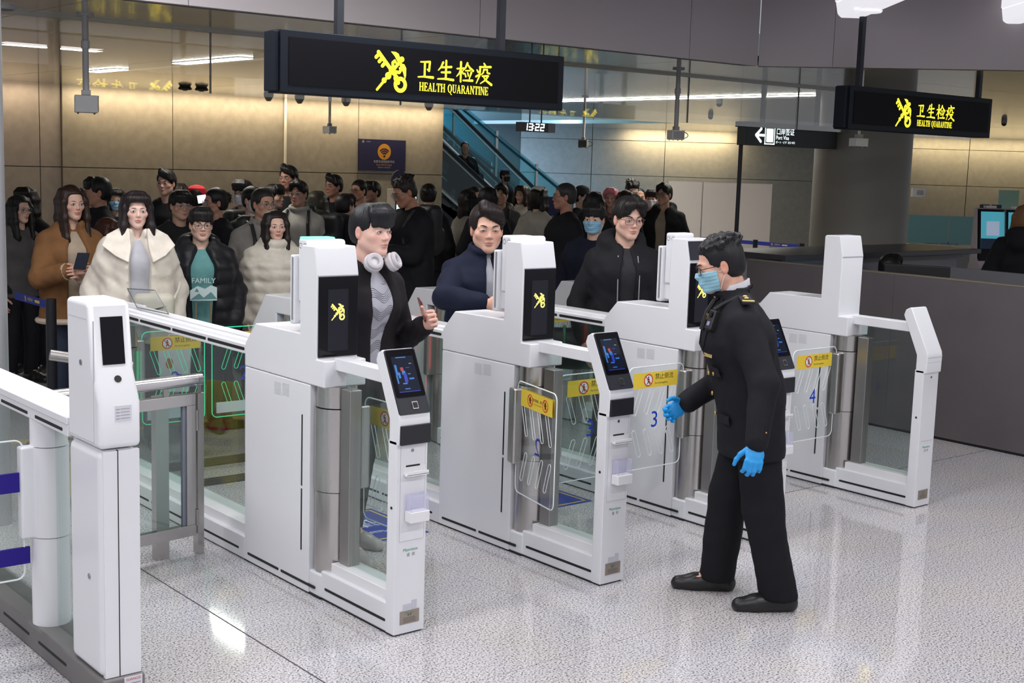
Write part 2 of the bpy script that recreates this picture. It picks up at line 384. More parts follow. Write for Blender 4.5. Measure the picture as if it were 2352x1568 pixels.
# ------------------------------------------------------------------ automatic passenger gates
GW = mat('gate_white', (0.76, 0.765, 0.80), 0.32, 0.0, 0.4)
GW2 = mat('gate_white_inner', (0.80, 0.80, 0.82), 0.35)
BLK = mat('slot_black', (0.008, 0.008, 0.009), 0.6)
STEEL = mat('brushed_steel', (0.60, 0.575, 0.56), 0.26, 1.0, bump=(60, 0.25, 0.002, (1, 1, 0.02)))
STEELD = mat('steel_dark', (0.42, 0.40, 0.39), 0.35, 1.0)
SCR = mat('screen_black', (0.004, 0.004, 0.006), 0.08, 0, 0.35)
SCR2 = mat('screen_idle', (0.014, 0.014, 0.019), 0.4, 0, 0.15, emit=(0.05, 0.05, 0.08), es=0.10)
GLASS = glassy('panel_glass', (0.86, 0.92, 0.90), 0.9, 1.5)
ACRYL = glassy('flap_acrylic', (0.965, 0.975, 0.975), 0.8, 1.4)
RIM = mat('acrylic_rim', (0.78, 0.81, 0.82), 0.2, 0, 0.6, emit=(0.6, 0.65, 0.68), es=0.12)  # faint glow added so the unlit acrylic edges look brighter
GRIM = mat('acrylic_rim_green', (0.05, 0.6, 0.35), 0.3, emit=(0.0, 1.0, 0.45), es=0.55)
RRIM = mat('acrylic_rim_red', (0.8, 0.3, 0.3), 0.3, emit=(1.0, 0.25, 0.25), es=0.4)
YEL = mat('sticker_yellow', (0.80, 0.58, 0.05), 0.5)
INK = mat('ink_black', (0.02, 0.015, 0.01), 0.6)
RED = mat('ink_red', (0.62, 0.03, 0.03), 0.5)
WPR = mat('print_white', (0.82, 0.80, 0.80), 0.5)
BLUE = mat('number_blue', (0.0, 0.045, 0.52), 0.4)
GOLD = mat('emblem_lit', (0.8, 0.7, 0.2), 0.5, emit=(0.85, 0.74, 0.20), es=0.75)
GREEN_T = mat('print_green', (0.02, 0.36, 0.22), 0.5)
PLATE = mat('plate_bronze', (0.36, 0.31, 0.27), 0.4, 0.5)

def emblem():
    """crossed key and winged snake staff; 2-D polygons in a box about -1..1"""
    o = []
    o += brush([(-0.86, 0.92), (0.30, -0.30)], [0.10, 0.10])                           # key shaft
    o += ring(0.48, -0.60, 0.20, 0.40, 0, 360, 24)                                     # bow
    o += brush([(0.22, -0.30), (0.34, -0.50)], [0.16, 0.12])
    for t in (0.0, 0.20, 0.40): o += brush([(-0.86+t*0.95, 0.80-t), (-1.0+t*0.95, 0.66-t)], [0.09, 0.09])   # bits
    o += brush([(-0.92, -0.92), (-0.55, -0.52), (0.42, 0.52)], [0.06, 0.07, 0.09])     # staff
    o += disc(0.55, 0.66, 0.14); o += brush([(0.42, 0.50), (0.55, 0.66)], 0.10)
    for x, y, r in ((-0.02, 0.06, 0.21), (-0.26, -0.20, 0.18), (-0.50, -0.44, 0.14)): o += ring(x, y, r*0.35, r, 0, 360, 16)
    o += brush([(0.02, 0.20), (0.00, 0.45), (0.12, 0.56), (0.20, 0.46)], [0.08, 0.08, 0.07, 0.05])
    o += brush([(0.18, 0.02), (0.40, 0.00), (0.50, 0.12), (0.42, 0.22)], [0.08, 0.08, 0.07, 0.05])
    o.append([(-0.12, 1.0), (0.16, 1.0), (0.34, 0.92), (0.42, 0.76), (0.40, 0.54), (0.30, 0.52), (0.10, 0.80)])
    o.append([(0.52, 0.46), (0.70, 0.42), (0.82, 0.24), (0.82, -0.10), (0.76, -0.34), (0.62, 0.05), (0.42, 0.34)])
    return o
EMB = emblem()
def no_entry(cx, cy, r):
    w = disc(cx, cy, r); rd = ring(cx, cy, r*0.82, r, 0, 360, 24)
    man = disc(cx+0.02*r, cy+0.48*r, 0.13*r) + brush([(cx, cy+0.25*r), (cx+0.02*r, cy-0.1*r)], 0.11*r) + brush([(cx-0.25*r, cy+0.0), (cx-0.05*r, cy+0.25*r), (cx+0.25*r, cy+0.02*r)], 0.06*r) \
        + brush([(cx, cy-0.1*r), (cx-0.22*r, cy-0.6*r)], 0.08*r) + brush([(cx+0.02*r, cy-0.1*r), (cx+0.25*r, cy-0.58*r)], 0.08*r)
    bar = brush([(cx-0.62*r, cy+0.62*r), (cx+0.62*r, cy-0.62*r)], 0.07*r)
    return w, rd + bar, man

def sticker(parent, x0, x1, z0, z1, y, sgn, kind):
    """yellow notice; sgn -1: reads from the -Y side, +1: from the +Y side"""
    u = Vector((-sgn, 0, 0)); v = Vector((0, 0, 1)); o = Vector(((x0+x1)/2, y, (z0+z1)/2)); w = x1-x0; h = z1-z0; n = Vector((0, sgn, 0))
    MB().flat([[(-w/2, -h/2), (w/2, -h/2), (w/2, h/2), (-w/2, h/2)]], o, u, v, 1, 0.0006).build('sticker', YEL, parent)
    mb = MB()
    if kind == 'flow':
        wd, rd, mn = no_entry(-w*0.17, 0, h*0.40)
        mb.cur = 0; mb.flat(wd, o+n*0.001, u, v); mb.cur = 1; mb.flat(rd, o+n*0.0017, u, v); mb.cur = 2; mb.flat(mn, o+n*0.0014, u, v)
        mb.flat(shift(text_polys('禁止倒流', h*0.42, 'LEFT'), -w*0.02, h*0.16), o+n*0.001, u, v)
        mb.flat(shift(text_polys('No thoroughfare', h*0.17, 'LEFT'), -w*0.02, -h*0.24), o+n*0.001, u, v)
    else:
        for cx in (-w*0.20, w*0.28):
            rd = ring(cx, 0, h*0.30, h*0.36, 0, 360, 24) + brush([(cx-h*0.22, h*0.22), (cx+h*0.22, -h*0.22)], h*0.025)
            mb.cur = 1; mb.flat(rd, o+n*0.0017, u, v); mb.cur = 2
            mb.flat(brush([(cx, h*0.16), (cx, -h*0.14)], h*0.07) + brush([(cx-h*0.13, h*0.02), (cx, -h*0.1), (cx+h*0.12, h*0.05)], h*0.035), o+n*0.001, u, v)
        mb.flat(shift(text_polys('请勿触碰、推门', h*0.20, 'CENTER'), w*0.04, h*0.09), o+n*0.001, u, v)
        mb.flat(shift(text_polys('Do not Touch and Push', h*0.105, 'CENTER'), w*0.04, -h*0.13), o+n*0.001, u, v)
    mb.build('sticker_print', [WPR, RED, INK], parent)

def make_flap(gate, hx, hy, d, rot, num, rim=RIM, w=0.415, band=False, number_mirror=False):
    """acrylic wing hinged at (hx,hy); d=+1 reaches to +X when shut, -1 to -X; rot swings it"""
    z0, z1 = 0.335, 0.89
    def X(a): return d*a
    out = rrect(min(X(0.0), X(w)), max(X(0.0), X(w)), z0, z1, 0.035)
    fl = MB().prism(out, -0.005, 0.005, 'y').build('flap', ACRYL, gate, loc=(hx, hy, 0), rotz=rot)
    r = MB(); r.tube([(x, 0, z) for x, z in out], 0.0030, 6, closed=True); r.build('rim', rim, fl)
    s = MB()
    for row, (zc, sl) in enumerate(((0.705, 1), (0.475, -1))):
        for k in range(4):
            cx = X(0.085+0.085*k); sl2 = sl*d
            a = Vector((cx-0.022*sl2, 0, zc+0.062)); b = Vector((cx+0.022*sl2, 0, zc-0.062)); dr = (b-a).normalized(); nn = Vector((dr.z, 0, -dr.x))
            pts = [a+nn*0.013*math.cos(t)-dr*0.013*math.sin(t) for t in [math.pi*i/6 for i in range(7)]] + [b-nn*0.013*math.cos(t)+dr*0.013*math.sin(t) for t in [math.pi*i/6 for i in range(7)]]
            s.tube(pts, 0.0019, 5, closed=True)
    s.build('slot_rim', rim, fl)
    sx0, sx1 = (X(0.05), X(w-0.03)) if d > 0 else (X(w-0.03), X(0.05))
    sticker(fl, sx0, sx1, 0.775, 0.858, -0.0058, -1, 'flow')
    if abs(rot) > 0.5 and d < 0: sticker(fl, sx0, sx1, 0.775, 0.858, 0.0058, 1, 'push')
    if num:
        MB().flat(text_polys(num, 0.125), (X(w*0.52), -0.0066, 0.595), (1, 0, 0), (0, 0, 1)).build('number', BLUE, fl)
    if band:
        MB().box(min(X(0.03), X(w-0.03)), max(X(0.03), X(w-0.03)), -0.0062, 0.0062, 0.36, 0.425).build('band', mat('frost_band', (0.62, 0.72, 0.75), 0.6), fl)
    # hinge clamp
    MB().box(min(X(-0.055), X(0.012)), max(X(-0.055), X(0.012)), -0.026, 0.026, 0.47, 0.85).build('clamp', STEEL, fl, bev=0.012, seg=3)
    return fl

def slots(mb, x, segs, z, th=0.006, axis='y'):
    for a, b in segs:
        mb.prism(rrect(a, b, z-th, z+th, th*0.95, 3), x-0.0006, x+0.004, 'x')

def make_gate(x, label, screen='black', bar=None, reader=True, left=None, right=None, far_led=None, num_l=None, num_r=None, rim_l=RIM, rim_r=RIM):
    g = thing('automatic_gate', label, 'gate', (x, 4.257, 0), 0, 'row of white passenger gates')
    W = 0.2125
    # main cabinet
    MB().box(0.0, W, 0.665, 1.264, 0.006, 0.951).build('cabinet_body', GW, g, bev=0.006)
    MB().box(0.004, W-0.004, 0.56, 0.67, 0.006, 0.116).build('cabinet_foot', GW, g, bev=0.012)
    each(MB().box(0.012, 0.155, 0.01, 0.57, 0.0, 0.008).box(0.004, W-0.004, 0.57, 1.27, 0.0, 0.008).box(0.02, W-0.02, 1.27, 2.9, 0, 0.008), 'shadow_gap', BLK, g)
    up = [(1.264, 0.953), (1.264, 1.063), (1.163, 1.1676), (0.757, 1.1705), (0.754, 1.552), (0.745, 1.561), (0.64, 1.561), (0.614, 1.443), (0.6156, 1.072), (0.545, 1.072), (0.545, 0.953)]
    MB().prism(up, 0.0, W, 'x').build('tower', GW, g, bev=0.008, seg=3)
    s = MB(); slots(s, -0.001, ((0.607, 0.911), (0.931, 1.231)), 0.0445); slots(s, 0.0095, ((0.062, 0.54),), 0.056)
    for a, b in ((0.486, 0.809), (0.19, 0.472)): s.prism([(0.724, a), (0.733, a), (0.733, b), (0.724, b)], -0.0016, 0.004, 'x')
    each(s, 'vent_slot', BLK, g)
    v = MB()
    for k in range(9):
        for q in (0, 1): v.box(-0.0012, 0.001, 0.845+0.075*q, 0.905+0.075*q, 0.872+0.0065*k-0.004*q, 0.8732+0.0065*k-0.004*q)
    v.build('speaker_grille', mat('grille_grey', (0.50, 0.50, 0.53), 0.6), g)
    # tower front
    if screen != 'none':
        MB().prism([(0.006, 1.078), (W-0.006, 1.078), (W-0.006, 1.432), (0.006, 1.432)], 0.6135, 0.607, 'y').build('front_screen', SCR, g, bev=0.003)
        MB().box(0.052, 0.155, 0.6058, 0.608, 1.105, 1.375).build('display', SCR2, g)
        if screen == 'black' or screen == 'c':
            MB().flat(EMB, (0.105, 0.6053, 1.275), (1, 0, 0), (0, 0, 1), 0.037, 0.0006).build('emblem', GOLD, g)
    n = Vector((0, 0.613-0.6393, 1.444-1.5605)).normalized()
    if screen == 'c':
        a = Vector((0, 0.6365, 1.548)); b = Vector((0, 0.6135, 1.447)); nn = Vector((0, -0.976, 0.218))
        MB().add([(xx, p.y+nn.y*t, p.z+nn.z*t) for t in (0.0, 0.005) for p in (a, b) for xx in (0.006, W-0.006)],
                 [(0, 1, 3, 2), (4, 6, 7, 5), (0, 4, 5, 1), (2, 3, 7, 6), (0, 2, 6, 4), (1, 5, 7, 3)]).build('upper_screen', mat('screen_grey', (0.03, 0.03, 0.04), 0.25), g)
    else:
        MB().box(0.004, W-0.004, 0.6115, 0.6145, 1.432, 1.4365).build('seam', mat('seam_shade', (0.45, 0.46, 0.52), 0.5), g)
    # face camera column on the passenger side
    if reader:
        MB().box(0.030, 0.182, 0.752, 0.828, 1.30, 1.585).build('camera_head', GW, g, bev=0.012, seg=3)
        MB().box(0.012, 0.20, 0.83, 0.868, 1.20, 1.51).build('camera_panel', GW, g, bev=0.009, seg=3)
        MB().box(0.010, 0.202, 0.838, 0.848, 1.22, 1.50).build('panel_seam', mat('seam_dark', (0.30, 0.31, 0.34), 0.4, 0.3), g)
        MB().box(0.04, 0.17, 0.756, 0.832, 1.215, 1.42).build('camera_bracket', GW2, g, bev=0.004)
        h = MB()
        for cy, nn in ((0.770, 8), (0.805, 8)):
            for k in range(nn): t = 2*math.pi*k/nn; h.cyl((0.031, cy+0.011*math.cos(t), 1.553+0.011*math.sin(t)), (0.0288, cy+0.011*math.cos(t), 1.553+0.011*math.sin(t)), 0.0022, 6)
        h.build('speaker_holes', BLK, g)
        MB().box(0.02, 0.19, 0.866, 0.870, 1.215, 1.495).build('camera_glass', SCR, g)
    if bar:
        MB().prism(rrect(0.010, 0.155, 1.550, 1.590, 0.014), 0.636, 0.668, 'y').build('status_light', bar, g, bev=0.004)
        if bar is LG: MB().box(0.034, 0.178, 0.756, 0.824, 1.578, 1.592).build('halo_cap', mat('halo_green', (0.3, 1, 0.6), 0.4, emit=(0.10, 1.0, 0.50), es=0.8), g, bev=0.005)  # added glowing cap, painted stand-in for the status light's green halo
    # steel drive column and housing skirt
    cy = 0.612; cx = W/2
    MB().lathe((cx, cy, 0), [(0.094, 0.116), (0.094, 0.482)], 40).build('lower_column', STEEL, g)
    MB().lathe((cx, cy, 0), [(0.098, 0.486), (0.098, 0.856)], 40).build('turning_column', STEEL, g)
    MB().lathe((cx, cy, 0), [(0.090, 0.860), (0.090, 0.955)], 40).build('upper_column', STEEL, g)
    # near section: foot, glass, post
    MB().box(0.0101, 0.163, 0.05, 0.575, 0.006, 0.132).build('near_foot', GW, g, bev=0.008)
    MB().box(0.03, 0.145, 0.055, 0.52, 0.13, 0.176).build('glass_channel', GW2, g, bev=0.003)
    MB().box(0.082, 0.092, 0.055, 0.50, 0.17, 1.04).build('near_glass', GLASS, g)
    MB().box(0.060, 0.120, 0.430, 0.505, 0.170, 0.955).build('glass_post', STEELD, g, bev=0.004)
    MB().box(0.055, 0.125, 0.10, 0.56, 1.028, 1.083).build('top_bar', GW, g, bev=0.005)
    MB().box(0.0101, 0.163, 0.0, 0.062, 0.006, 0.82).build('post', GW, g, bev=0.004)
    MB().cyl((0.011, 0.03, 0.54), (0.0075, 0.03, 0.54), 0.006, 12).build('sensor_eye', BLK, g)
    if reader:
        head = [(0.0, 0.80), (-0.014, 0.806), (-0.016, 0.90), (-0.012, 0.926), (0.112, 1.172), (0.122, 1.178), (0.152, 1.162), (0.163, 1.130), (0.058, 0.905), (0.058, 0.80)]
        MB().prism(head, 0.0101, 0.163, 'x').build('reader_head', GW, g, bev=0.006, seg=3)
        a = Vector((0, -0.0125, 0.9285)); b = Vector((0, 0.1125, 1.1755)); d = (b-a).normalized(); nn = Vector((0, -d.z, d.y)); LL = (b-a).length
        def slab(t0, t1, x0, x1, h0, h1, r=0.008):
            m = MB(); pts = rrect(x0, x1, t0*LL, t1*LL, r)
            lo = [a+d*q+Vector((p, 0, 0))+nn*h0 for p, q in pts]; hi = [a+d*q+Vector((p, 0, 0))+nn*h1 for p, q in pts]; k = len(pts)
            return m.add(lo+hi, [tuple(range(k))[::-1], tuple(range(k, 2*k))]+[(i, (i+1) % k, k+(i+1) % k, k+i) for i in range(k)])
        slab(0.0, 1.0, 0.012, 0.161, -0.004, 0.004).build('reader_plate', mat('reader_slate', (0.026, 0.027, 0.036), 0.45, 0, 0.25), g)
        slab(0.26, 0.985, 0.016, 0.157, 0.003, 0.0065).build('reader_screen', SCR, g)
        def lit(t0, t1, x0, x1): return slab(t0, t1, x0, x1, 0.0064, 0.0071, 0.001)
        base = slab(0.33, 0.885, 0.034, 0.140, 0.0060, 0.0068, 0.001).build('screen_picture', mat('picture_dark', (0.004, 0.006, 0.014), 0.35, 0, 0.15, emit=(0.01, 0.02, 0.08), es=0.12), g)
        m = MB()
        for t0, t1, x0, x1, c in ((0.86, 0.875, 0.055, 0.105, 0), (0.335, 0.345, 0.036, 0.138, 1), (0.60, 0.76, 0.040, 0.050, 0), (0.55, 0.64, 0.050, 0.060, 0), (0.47, 0.60, 0.038, 0.045, 0), (0.66, 0.715, 0.066, 0.080, 2), (0.60, 0.66, 0.070, 0.086, 0),
                                  (0.48, 0.62, 0.074, 0.090, 1), (0.60, 0.615, 0.096, 0.110, 0), (0.52, 0.545, 0.098, 0.122, 0), (0.455, 0.475, 0.062, 0.084, 0), (0.375, 0.39, 0.066, 0.092, 0), (0.76, 0.77, 0.112, 0.126, 3), (0.70, 0.71, 0.092, 0.112, 1)):
            k = MB(); s2 = slab(t0, t1, x0, x1, 0.0067, 0.0074, 0.0015); m.cur = c; m.add(s2.v, s2.f)
        each(m, 'screen_graphic', [mat('gfx_cyan', (0.02, 0.10, 0.28), 0.4, emit=(0.03, 0.26, 0.95), es=0.26), mat('gfx_blue', (0.01, 0.02, 0.20), 0.4, emit=(0.01, 0.04, 0.7), es=0.3),
                                    mat('gfx_red', (0.22, 0.03, 0.03), 0.4, emit=(0.7, 0.06, 0.06), es=0.2), mat('gfx_green', (0.1, 0.35, 0.1), 0.4, emit=(0.1, 0.4, 0.12), es=0.3)], base)
        slab(0.07, 0.185, 0.080, 0.108, 0.003, 0.0075, 0.003).build('fingerprint_bezel', STEELD, g)
        slab(0.085, 0.170, 0.083, 0.105, 0.007, 0.0085, 0.002).build('fingerprint_pad', BLK, g)
        MB().box(0.014, 0.160, -0.024, 0.002, 0.806, 0.886).build('document_drawer', mat('drawer_black', (0.016, 0.016, 0.022), 0.4), g, bev=0.003)
        t = MB().box(0.030, 0.150, -0.0012, 0.001, 0.402, 0.797); t.build('service_door', GW, g)
        e = MB()
        for x0, x1, z0, z1 in ((0.030, 0.150, 0.400, 0.402), (0.029, 0.0305, 0.402, 0.797), (0.1495, 0.151, 0.402, 0.797)): e.box(x0, x1, -0.0014, 0.001, z0, z1)
        each(e, 'door_seam', MATS['grille_grey'], g)
        MB().cyl((0.086, 0.001, 0.777), (0.086, -0.003, 0.777), 0.007, 14).build('key_lock', STEELD, g)
        MB().box(0.055, 0.124, -0.0022, 0.002, 0.709, 0.717).build('card_slot', BLK, g)
        tr = MB().box(0.045, 0.150, -0.030, 0.0, 0.676, 0.682).box(0.045, 0.150, -0.030, -0.026, 0.680, 0.694).box(0.045, 0.150, -0.003, 0, 0.676, 0.71); tr.build('paper_tray', GW2, g)
        MB().box(0.052, 0.145, -0.050, -0.004, 0.485, 0.530).build('box_holder', GW2, g, bev=0.003)
        bx = MB()
        for x0, x1, y0, y1 in ((0.055, 0.142, -0.047, -0.045), (0.055, 0.142, -0.008, -0.006), (0.055, 0.057, -0.047, -0.006), (0.140, 0.142, -0.047, -0.006)): bx.box(x0, x1, y0, y1, 0.525, 0.600)
        bx.build('clear_box', glassy('box_acrylic', (0.95, 0.95, 0.99), 0.5, 1.3, haze=0.15, hazecol=(0.9, 0.9, 0.97)), g)
    else:
        head = [(0.0, 0.80), (-0.014, 0.806), (-0.016, 0.90), (-0.012, 0.926), (0.112, 1.172), (0.122, 1.178), (0.152, 1.162), (0.163, 1.130), (0.058, 0.905), (0.058, 0.80)]
        MB().prism(head, 0.0101, 0.163, 'x').build('post_head', GW, g, bev=0.006, seg=3)
        e = MB().box(0.014, 0.159, -0.0165, -0.010, 0.896, 0.898).box(0.014, 0.160, -0.0155, -0.008, 0.866, 0.868).box(0.03, 0.150, -0.0014, 0.001, 0.400, 0.402); each(e, 'seam', MATS['grille_grey'], g)
        MB().cyl((0.086, 0.001, 0.777), (0.086, -0.003, 0.777), 0.006, 14).build('key_lock', STEELD, g)
    o = (0.086, -0.0016, 0.362); m = MB(); m.cur = 0; m.flat(text_polys('Maxvision', 0.0185), o, (1, 0, 0), (0, 0, 1)); m.cur = 1; m.flat(text_polys('盛  视', 0.016), (0.088, -0.0016, 0.340), (1, 0, 0), (0, 0, 1))
    m.build('maker_name', [GREEN_T, mat('print_grey', (0.25, 0.26, 0.27), 0.5)], g)
    pl = MB().box(0.040, 0.135, -0.003, 0.001, 0.047, 0.103).build('rating_plate', PLATE, g)
    m = MB(); m.cur = 1; m.flat(text_polys('Maxvision', 0.011), (0.086, -0.0036, 0.094), (1, 0, 0), (0, 0, 1)); m.cur = 0
    m.flat(text_polys('盛 视', 0.009), (0.086, -0.0036, 0.084), (1, 0, 0), (0, 0, 1))
    for k in range(4): m.box(0.052+0.004*(k % 2), 0.12-0.006*(k % 2), -0.0034, -0.003, 0.054+0.006*k, 0.0552+0.006*k)
    m.build('plate_print', [INK, GREEN_T], pl)
    if reader: each(MB().box(0.055, 0.095, -0.0016, 0.001, 0.108, 0.132).box(0.098, 0.123, -0.0016, 0.001, 0.106, 0.145), 'paper_label', mat('label_paper', (0.55, 0.55, 0.62), 0.6), g)
    # rail section towards the entry
    MB().box(0.012, 0.20, 1.262, 2.89, 1.006, 1.052).build('rail', GW, g, bev=0.004)
    MB().box(0.036, 0.176, 1.262, 2.89, 1.050, 1.066).build('rail_cap', GW2, g, bev=0.004)
    MB().box(0.075, 0.137, 1.262, 2.89, 1.066, 1.073).build('rail_channel', mat('rail_shade', (0.55, 0.55, 0.57), 0.4), g)
    s = MB(); slots(s, 0.0115, [(1.29+0.405*k, 1.29+0.405*k+0.385) for k in range(4)], 1.029, 0.0075)
    slots(s, 0.0005, [(1.32+0.52*k, 1.32+0.52*k+0.49) for k in range(3)], 0.05, 0.006); each(s, 'rail_slot', BLK, g)
    MB().box(0.0, 0.21, 1.262, 2.89, 0.006, 0.118).build('rail_foot', GW, g, bev=0.006)
    MB().box(0.03, 0.18, 1.262, 2.89, 0.116, 0.165).build('rail_glass_channel', GW2, g, bev=0.004)
    MB().box(0.100, 0.110, 1.264, 2.89, 0.16, 1.01).build('rail_glass', GLASS, g)
    # entry end
    far = [(3.46, 0.70), (3.185, 1.060), (2.85, 1.066), (2.83, 0.952), (3.04, 0.952), (3.04, 0.006), (3.46, 0.006)]
    MB().prism(far, 0.0, W, 'x').build('entry_cabinet', GW, g, bev=0.008, seg=3)
    MB().lathe((cx, 2.955, 0), [(0.090, 0.006), (0.090, 0.482)], 32).build('entry_lower_column', STEEL, g)
    MB().lathe((cx, 2.955, 0), [(0.096, 0.486), (0.096, 0.82)], 32).build('entry_turning_column', STEEL, g)
    MB().lathe((cx, 2.955, 0), [(0.086, 0.824), (0.086, 0.955)], 32).build('entry_upper_column', STEEL, g)
    if far_led: MB().box(cx-0.072, cx-0.062, 2.862, 2.872, 0.50, 0.80).build('entry_light_strip', far_led, g)
    # wings
    if left is not None:
        make_flap(g, cx-0.135, cy-0.02, -1, left, num_l); make_flap(g, cx-0.135, 2.99, -1, 0.0, num_l, rim_l, 0.44, band=True)
    if right is not None:
        make_flap(g, cx+0.135, cy-0.02, 1, right, num_r); make_flap(g, cx+0.135, 2.99, 1, 0.0, num_r, rim_r, 0.40, band=True)
    return g
LG = mat('light_green_white', (0.6, 1, 0.8), 0.4, emit=(0.45, 1.0, 0.72), es=2.2)
LP = mat('light_pink_white', (1, 0.9, 1), 0.4, emit=(1.0, 0.62, 1.0), es=1.8)
LED_R = mat('led_red', (0.8, 0.1, 0.1), 0.4, emit=(1.0, 0.12, 0.10), es=1.6)
LED_G = mat('led_green', (0.1, 0.8, 0.4), 0.4, emit=(0.0, 1.0, 0.4), es=1.2)
gA = make_gate(2.921, 'white passenger gate with a green glowing light on its tower', 'black', LG, True, None, R(-88), LED_G, None, '2', RIM, GRIM)
gB = make_gate(4.080, 'white passenger gate with a pink glowing light on its tower', 'black', LP, True, R(76), 0.0, LED_R, '2', '3', GRIM, RRIM)
gC = make_gate(5.2525, 'white passenger gate partly hidden behind the uniformed officer', 'c', None, True, 0.0, 0.0, LED_R, '3', '4', RRIM, RIM)
gD = make_gate(6.609, 'white passenger gate with a blank white tower, nearest the taupe counter', 'none', None, False, 0.0, None, None, '4', None, RIM, RIM)
# ------------------------------------------------------------------ the other make of gate at the left edge, and what stands by it
g = thing('turnstile', 'white turnstile of another make with a small black screen at the left front', 'gate', (1.70, 4.25, 0))
GB = mat('turnstile_base', (0.20, 0.19, 0.19), 0.45, 0.3)
MB().box(-0.004, 0.155, -0.012, 1.75, 0.0, 0.11).build('base', GB, g, bev=0.012)
MB().box(0.0, 0.150, 0.0, 0.29, 0.11, 0.925).build('lower_post', GW, g, bev=0.03, seg=4)
MB().box(0.062, 0.0655, -0.0012, 0.01, 0.112, 0.925).build('door_gap', BLK, g)
MB().box(0.012, 0.142, -0.0006, 0.02, 0.112, 0.922).build('front_door', GW, g)
up = [(0.0, 0.93), (0.0, 1.09), (0.055, 1.20), (0.085, 1.415), (0.10, 1.432), (0.29, 1.432), (0.285, 1.02), (0.29, 0.93)]
MB().prism(up, 0.0, 0.150, 'x').build('head', GW, g, bev=0.018, seg=4)
fo = [(0.012, 1.105), (0.052, 1.19), (0.082, 1.408)]
face = MB()
def fpt(t): return (0.0, 1.09) if t < 0 else None
d0 = Vector((0, 0.055, 1.20)); d1 = Vector((0, 0.085, 1.415)); dd = (d1-d0).normalized(); nn = Vector((0, -dd.z, dd.y))
scr = [(0.038, 0.0), (0.118, 0.0), (0.118, 0.165), (0.038, 0.165)]
lo = [d0+dd*(q+0.015)+Vector((p, 0, 0))+nn*0.0005 for p, q in scr]; hi = [v+nn*0.002 for v in lo]
MB().add(lo+hi, [(3, 2, 1, 0), (4, 5, 6, 7)]+[(i, (i+1) % 4, 4+(i+1) % 4, 4+i) for i in range(4)]).build('screen', SCR, g)
e0 = Vector((0, 0.0, 1.09)); ed = (d0-e0).normalized(); en = Vector((0, -ed.z, ed.y)); cc = e0+ed*0.085+Vector((0.083, 0, 0))
MB().cyl(cc-en*0.002, cc+en*0.003, 0.0125, 20).build('camera_eye', BLK, g)
m = MB(); m.cur = 0; m.box(0.055, 0.115, -0.0014, 0.003, 1.025, 1.08); m.cur = 1
for k in range(4): m.box(0.059, 0.072, -0.0018, 0, 1.033+0.011*k, 1.0352+0.011*k).box(0.076, 0.108, -0.0018, 0, 1.034+0.011*k, 1.0358+0.011*k)
m.build('paper_label', [mat('label_white', (0.66, 0.67, 0.73), 0.6), MATS['print_grey']], g)
m = MB(); m.cur = 0; m.box(0.074, 0.140, -0.0145, -0.011, 0.012, 0.106); m.cur = 1; m.flat(text_polys('SUANGSI', 0.0135), (0.107, -0.0152, 0.097), (1, 0, 0), (0, 0, 1)); m.cur = 2
for k in range(3): m.box(0.080, 0.134-0.02*(k > 0), -0.0150, -0.0145, 0.080-0.012*k, 0.0835-0.012*k)
m.build('maker_label', [MATS['label_white'], RED, MATS['print_grey']], g)
MB().cyl((0.0005, 0.155, 1.215), (-0.003, 0.155, 1.215), 0.010, 16).build('key_lock', STEELD, g)
MB().cyl((0.0005, 0.105, 0.46), (-0.003, 0.105, 0.46), 0.010, 16).build('key_lock', STEELD, g)
sl = MB().box(-0.001, 0.004, 0.045, 0.27, 0.948, 0.9495).box(-0.001, 0.004, 0.045, 0.0465, 0.948, 1.37).box(-0.001, 0.004, 0.10, 0.27, 1.37, 1.3715); each(sl, 'side_panel_seam', MATS['grille_grey'], g)
# rail running away from the head
MB().prism([(0.0, 0.925), (0.0, 0.965), (0.012, 0.975), (0.148, 0.975), (0.15, 0.925)], 0.29, 1.72, 'y').build('rail', GW, g, bev=0.004)
MB().box(-0.004, 0.154, 0.29, 1.72, 0.968, 0.996).build('rail_top', GW, g, bev=0.004)
s = MB()
for a, b in ((0.34, 0.62), (0.70, 1.0), (1.08, 1.4)): s.prism(rrect(a, b, 0.9375, 0.9495, 0.005, 3), -0.0012, 0.004, 'x')
for a, b in ((0.33, 0.62), (0.72, 1.02), (1.1, 1.4)): s.prism(rrect(a, b, 0.052, 0.064, 0.005, 3), -0.0048, 0.004, 'x')
each(s, 'slot', BLK, g)
MB().lathe((0.072, 0.68, 0), [(0.072, 0.11), (0.072, 0.46)], 32).build('lower_column', GW, g)
MB().lathe((0.072, 0.68, 0), [(0.074, 0.463), (0.074, 0.815)], 32).build('turning_column', GW, g)
MB().lathe((0.072, 0.68, 0), [(0.070, 0.818), (0.070, 0.93)], 32).build('upper_column', GW, g)
MB().box(0.070, 0.080, 0.28, 1.70, 0.11, 0.93).build('glass', GLASS, g)
fl = MB().prism(rrect(-0.56, -0.03, 0.30, 0.845, 0.03), 0.675, 0.685, 'y').build('flap', ACRYL, g)
MB().tube([(x, 0.68, z) for x, z in rrect(-0.56, -0.03, 0.30, 0.845, 0.03)], 0.0036, 6, closed=True).build('rim', RIM, fl)
MB().box(-0.56, -0.028, 0.6735, 0.6865, 0.645, 0.72).build('blue_band', mat('band_blue', (0.012, 0.0, 0.22), 0.4), fl)
MB().box(-0.56, -0.010, 0.6735, 0.6865, 0.36, 0.425).build('blue_band', MATS['band_blue'], fl)
MB().box(-0.045, 0.02, 0.655, 0.705, 0.46, 0.82).build('clamp', GW, fl, bev=0.01, seg=3)

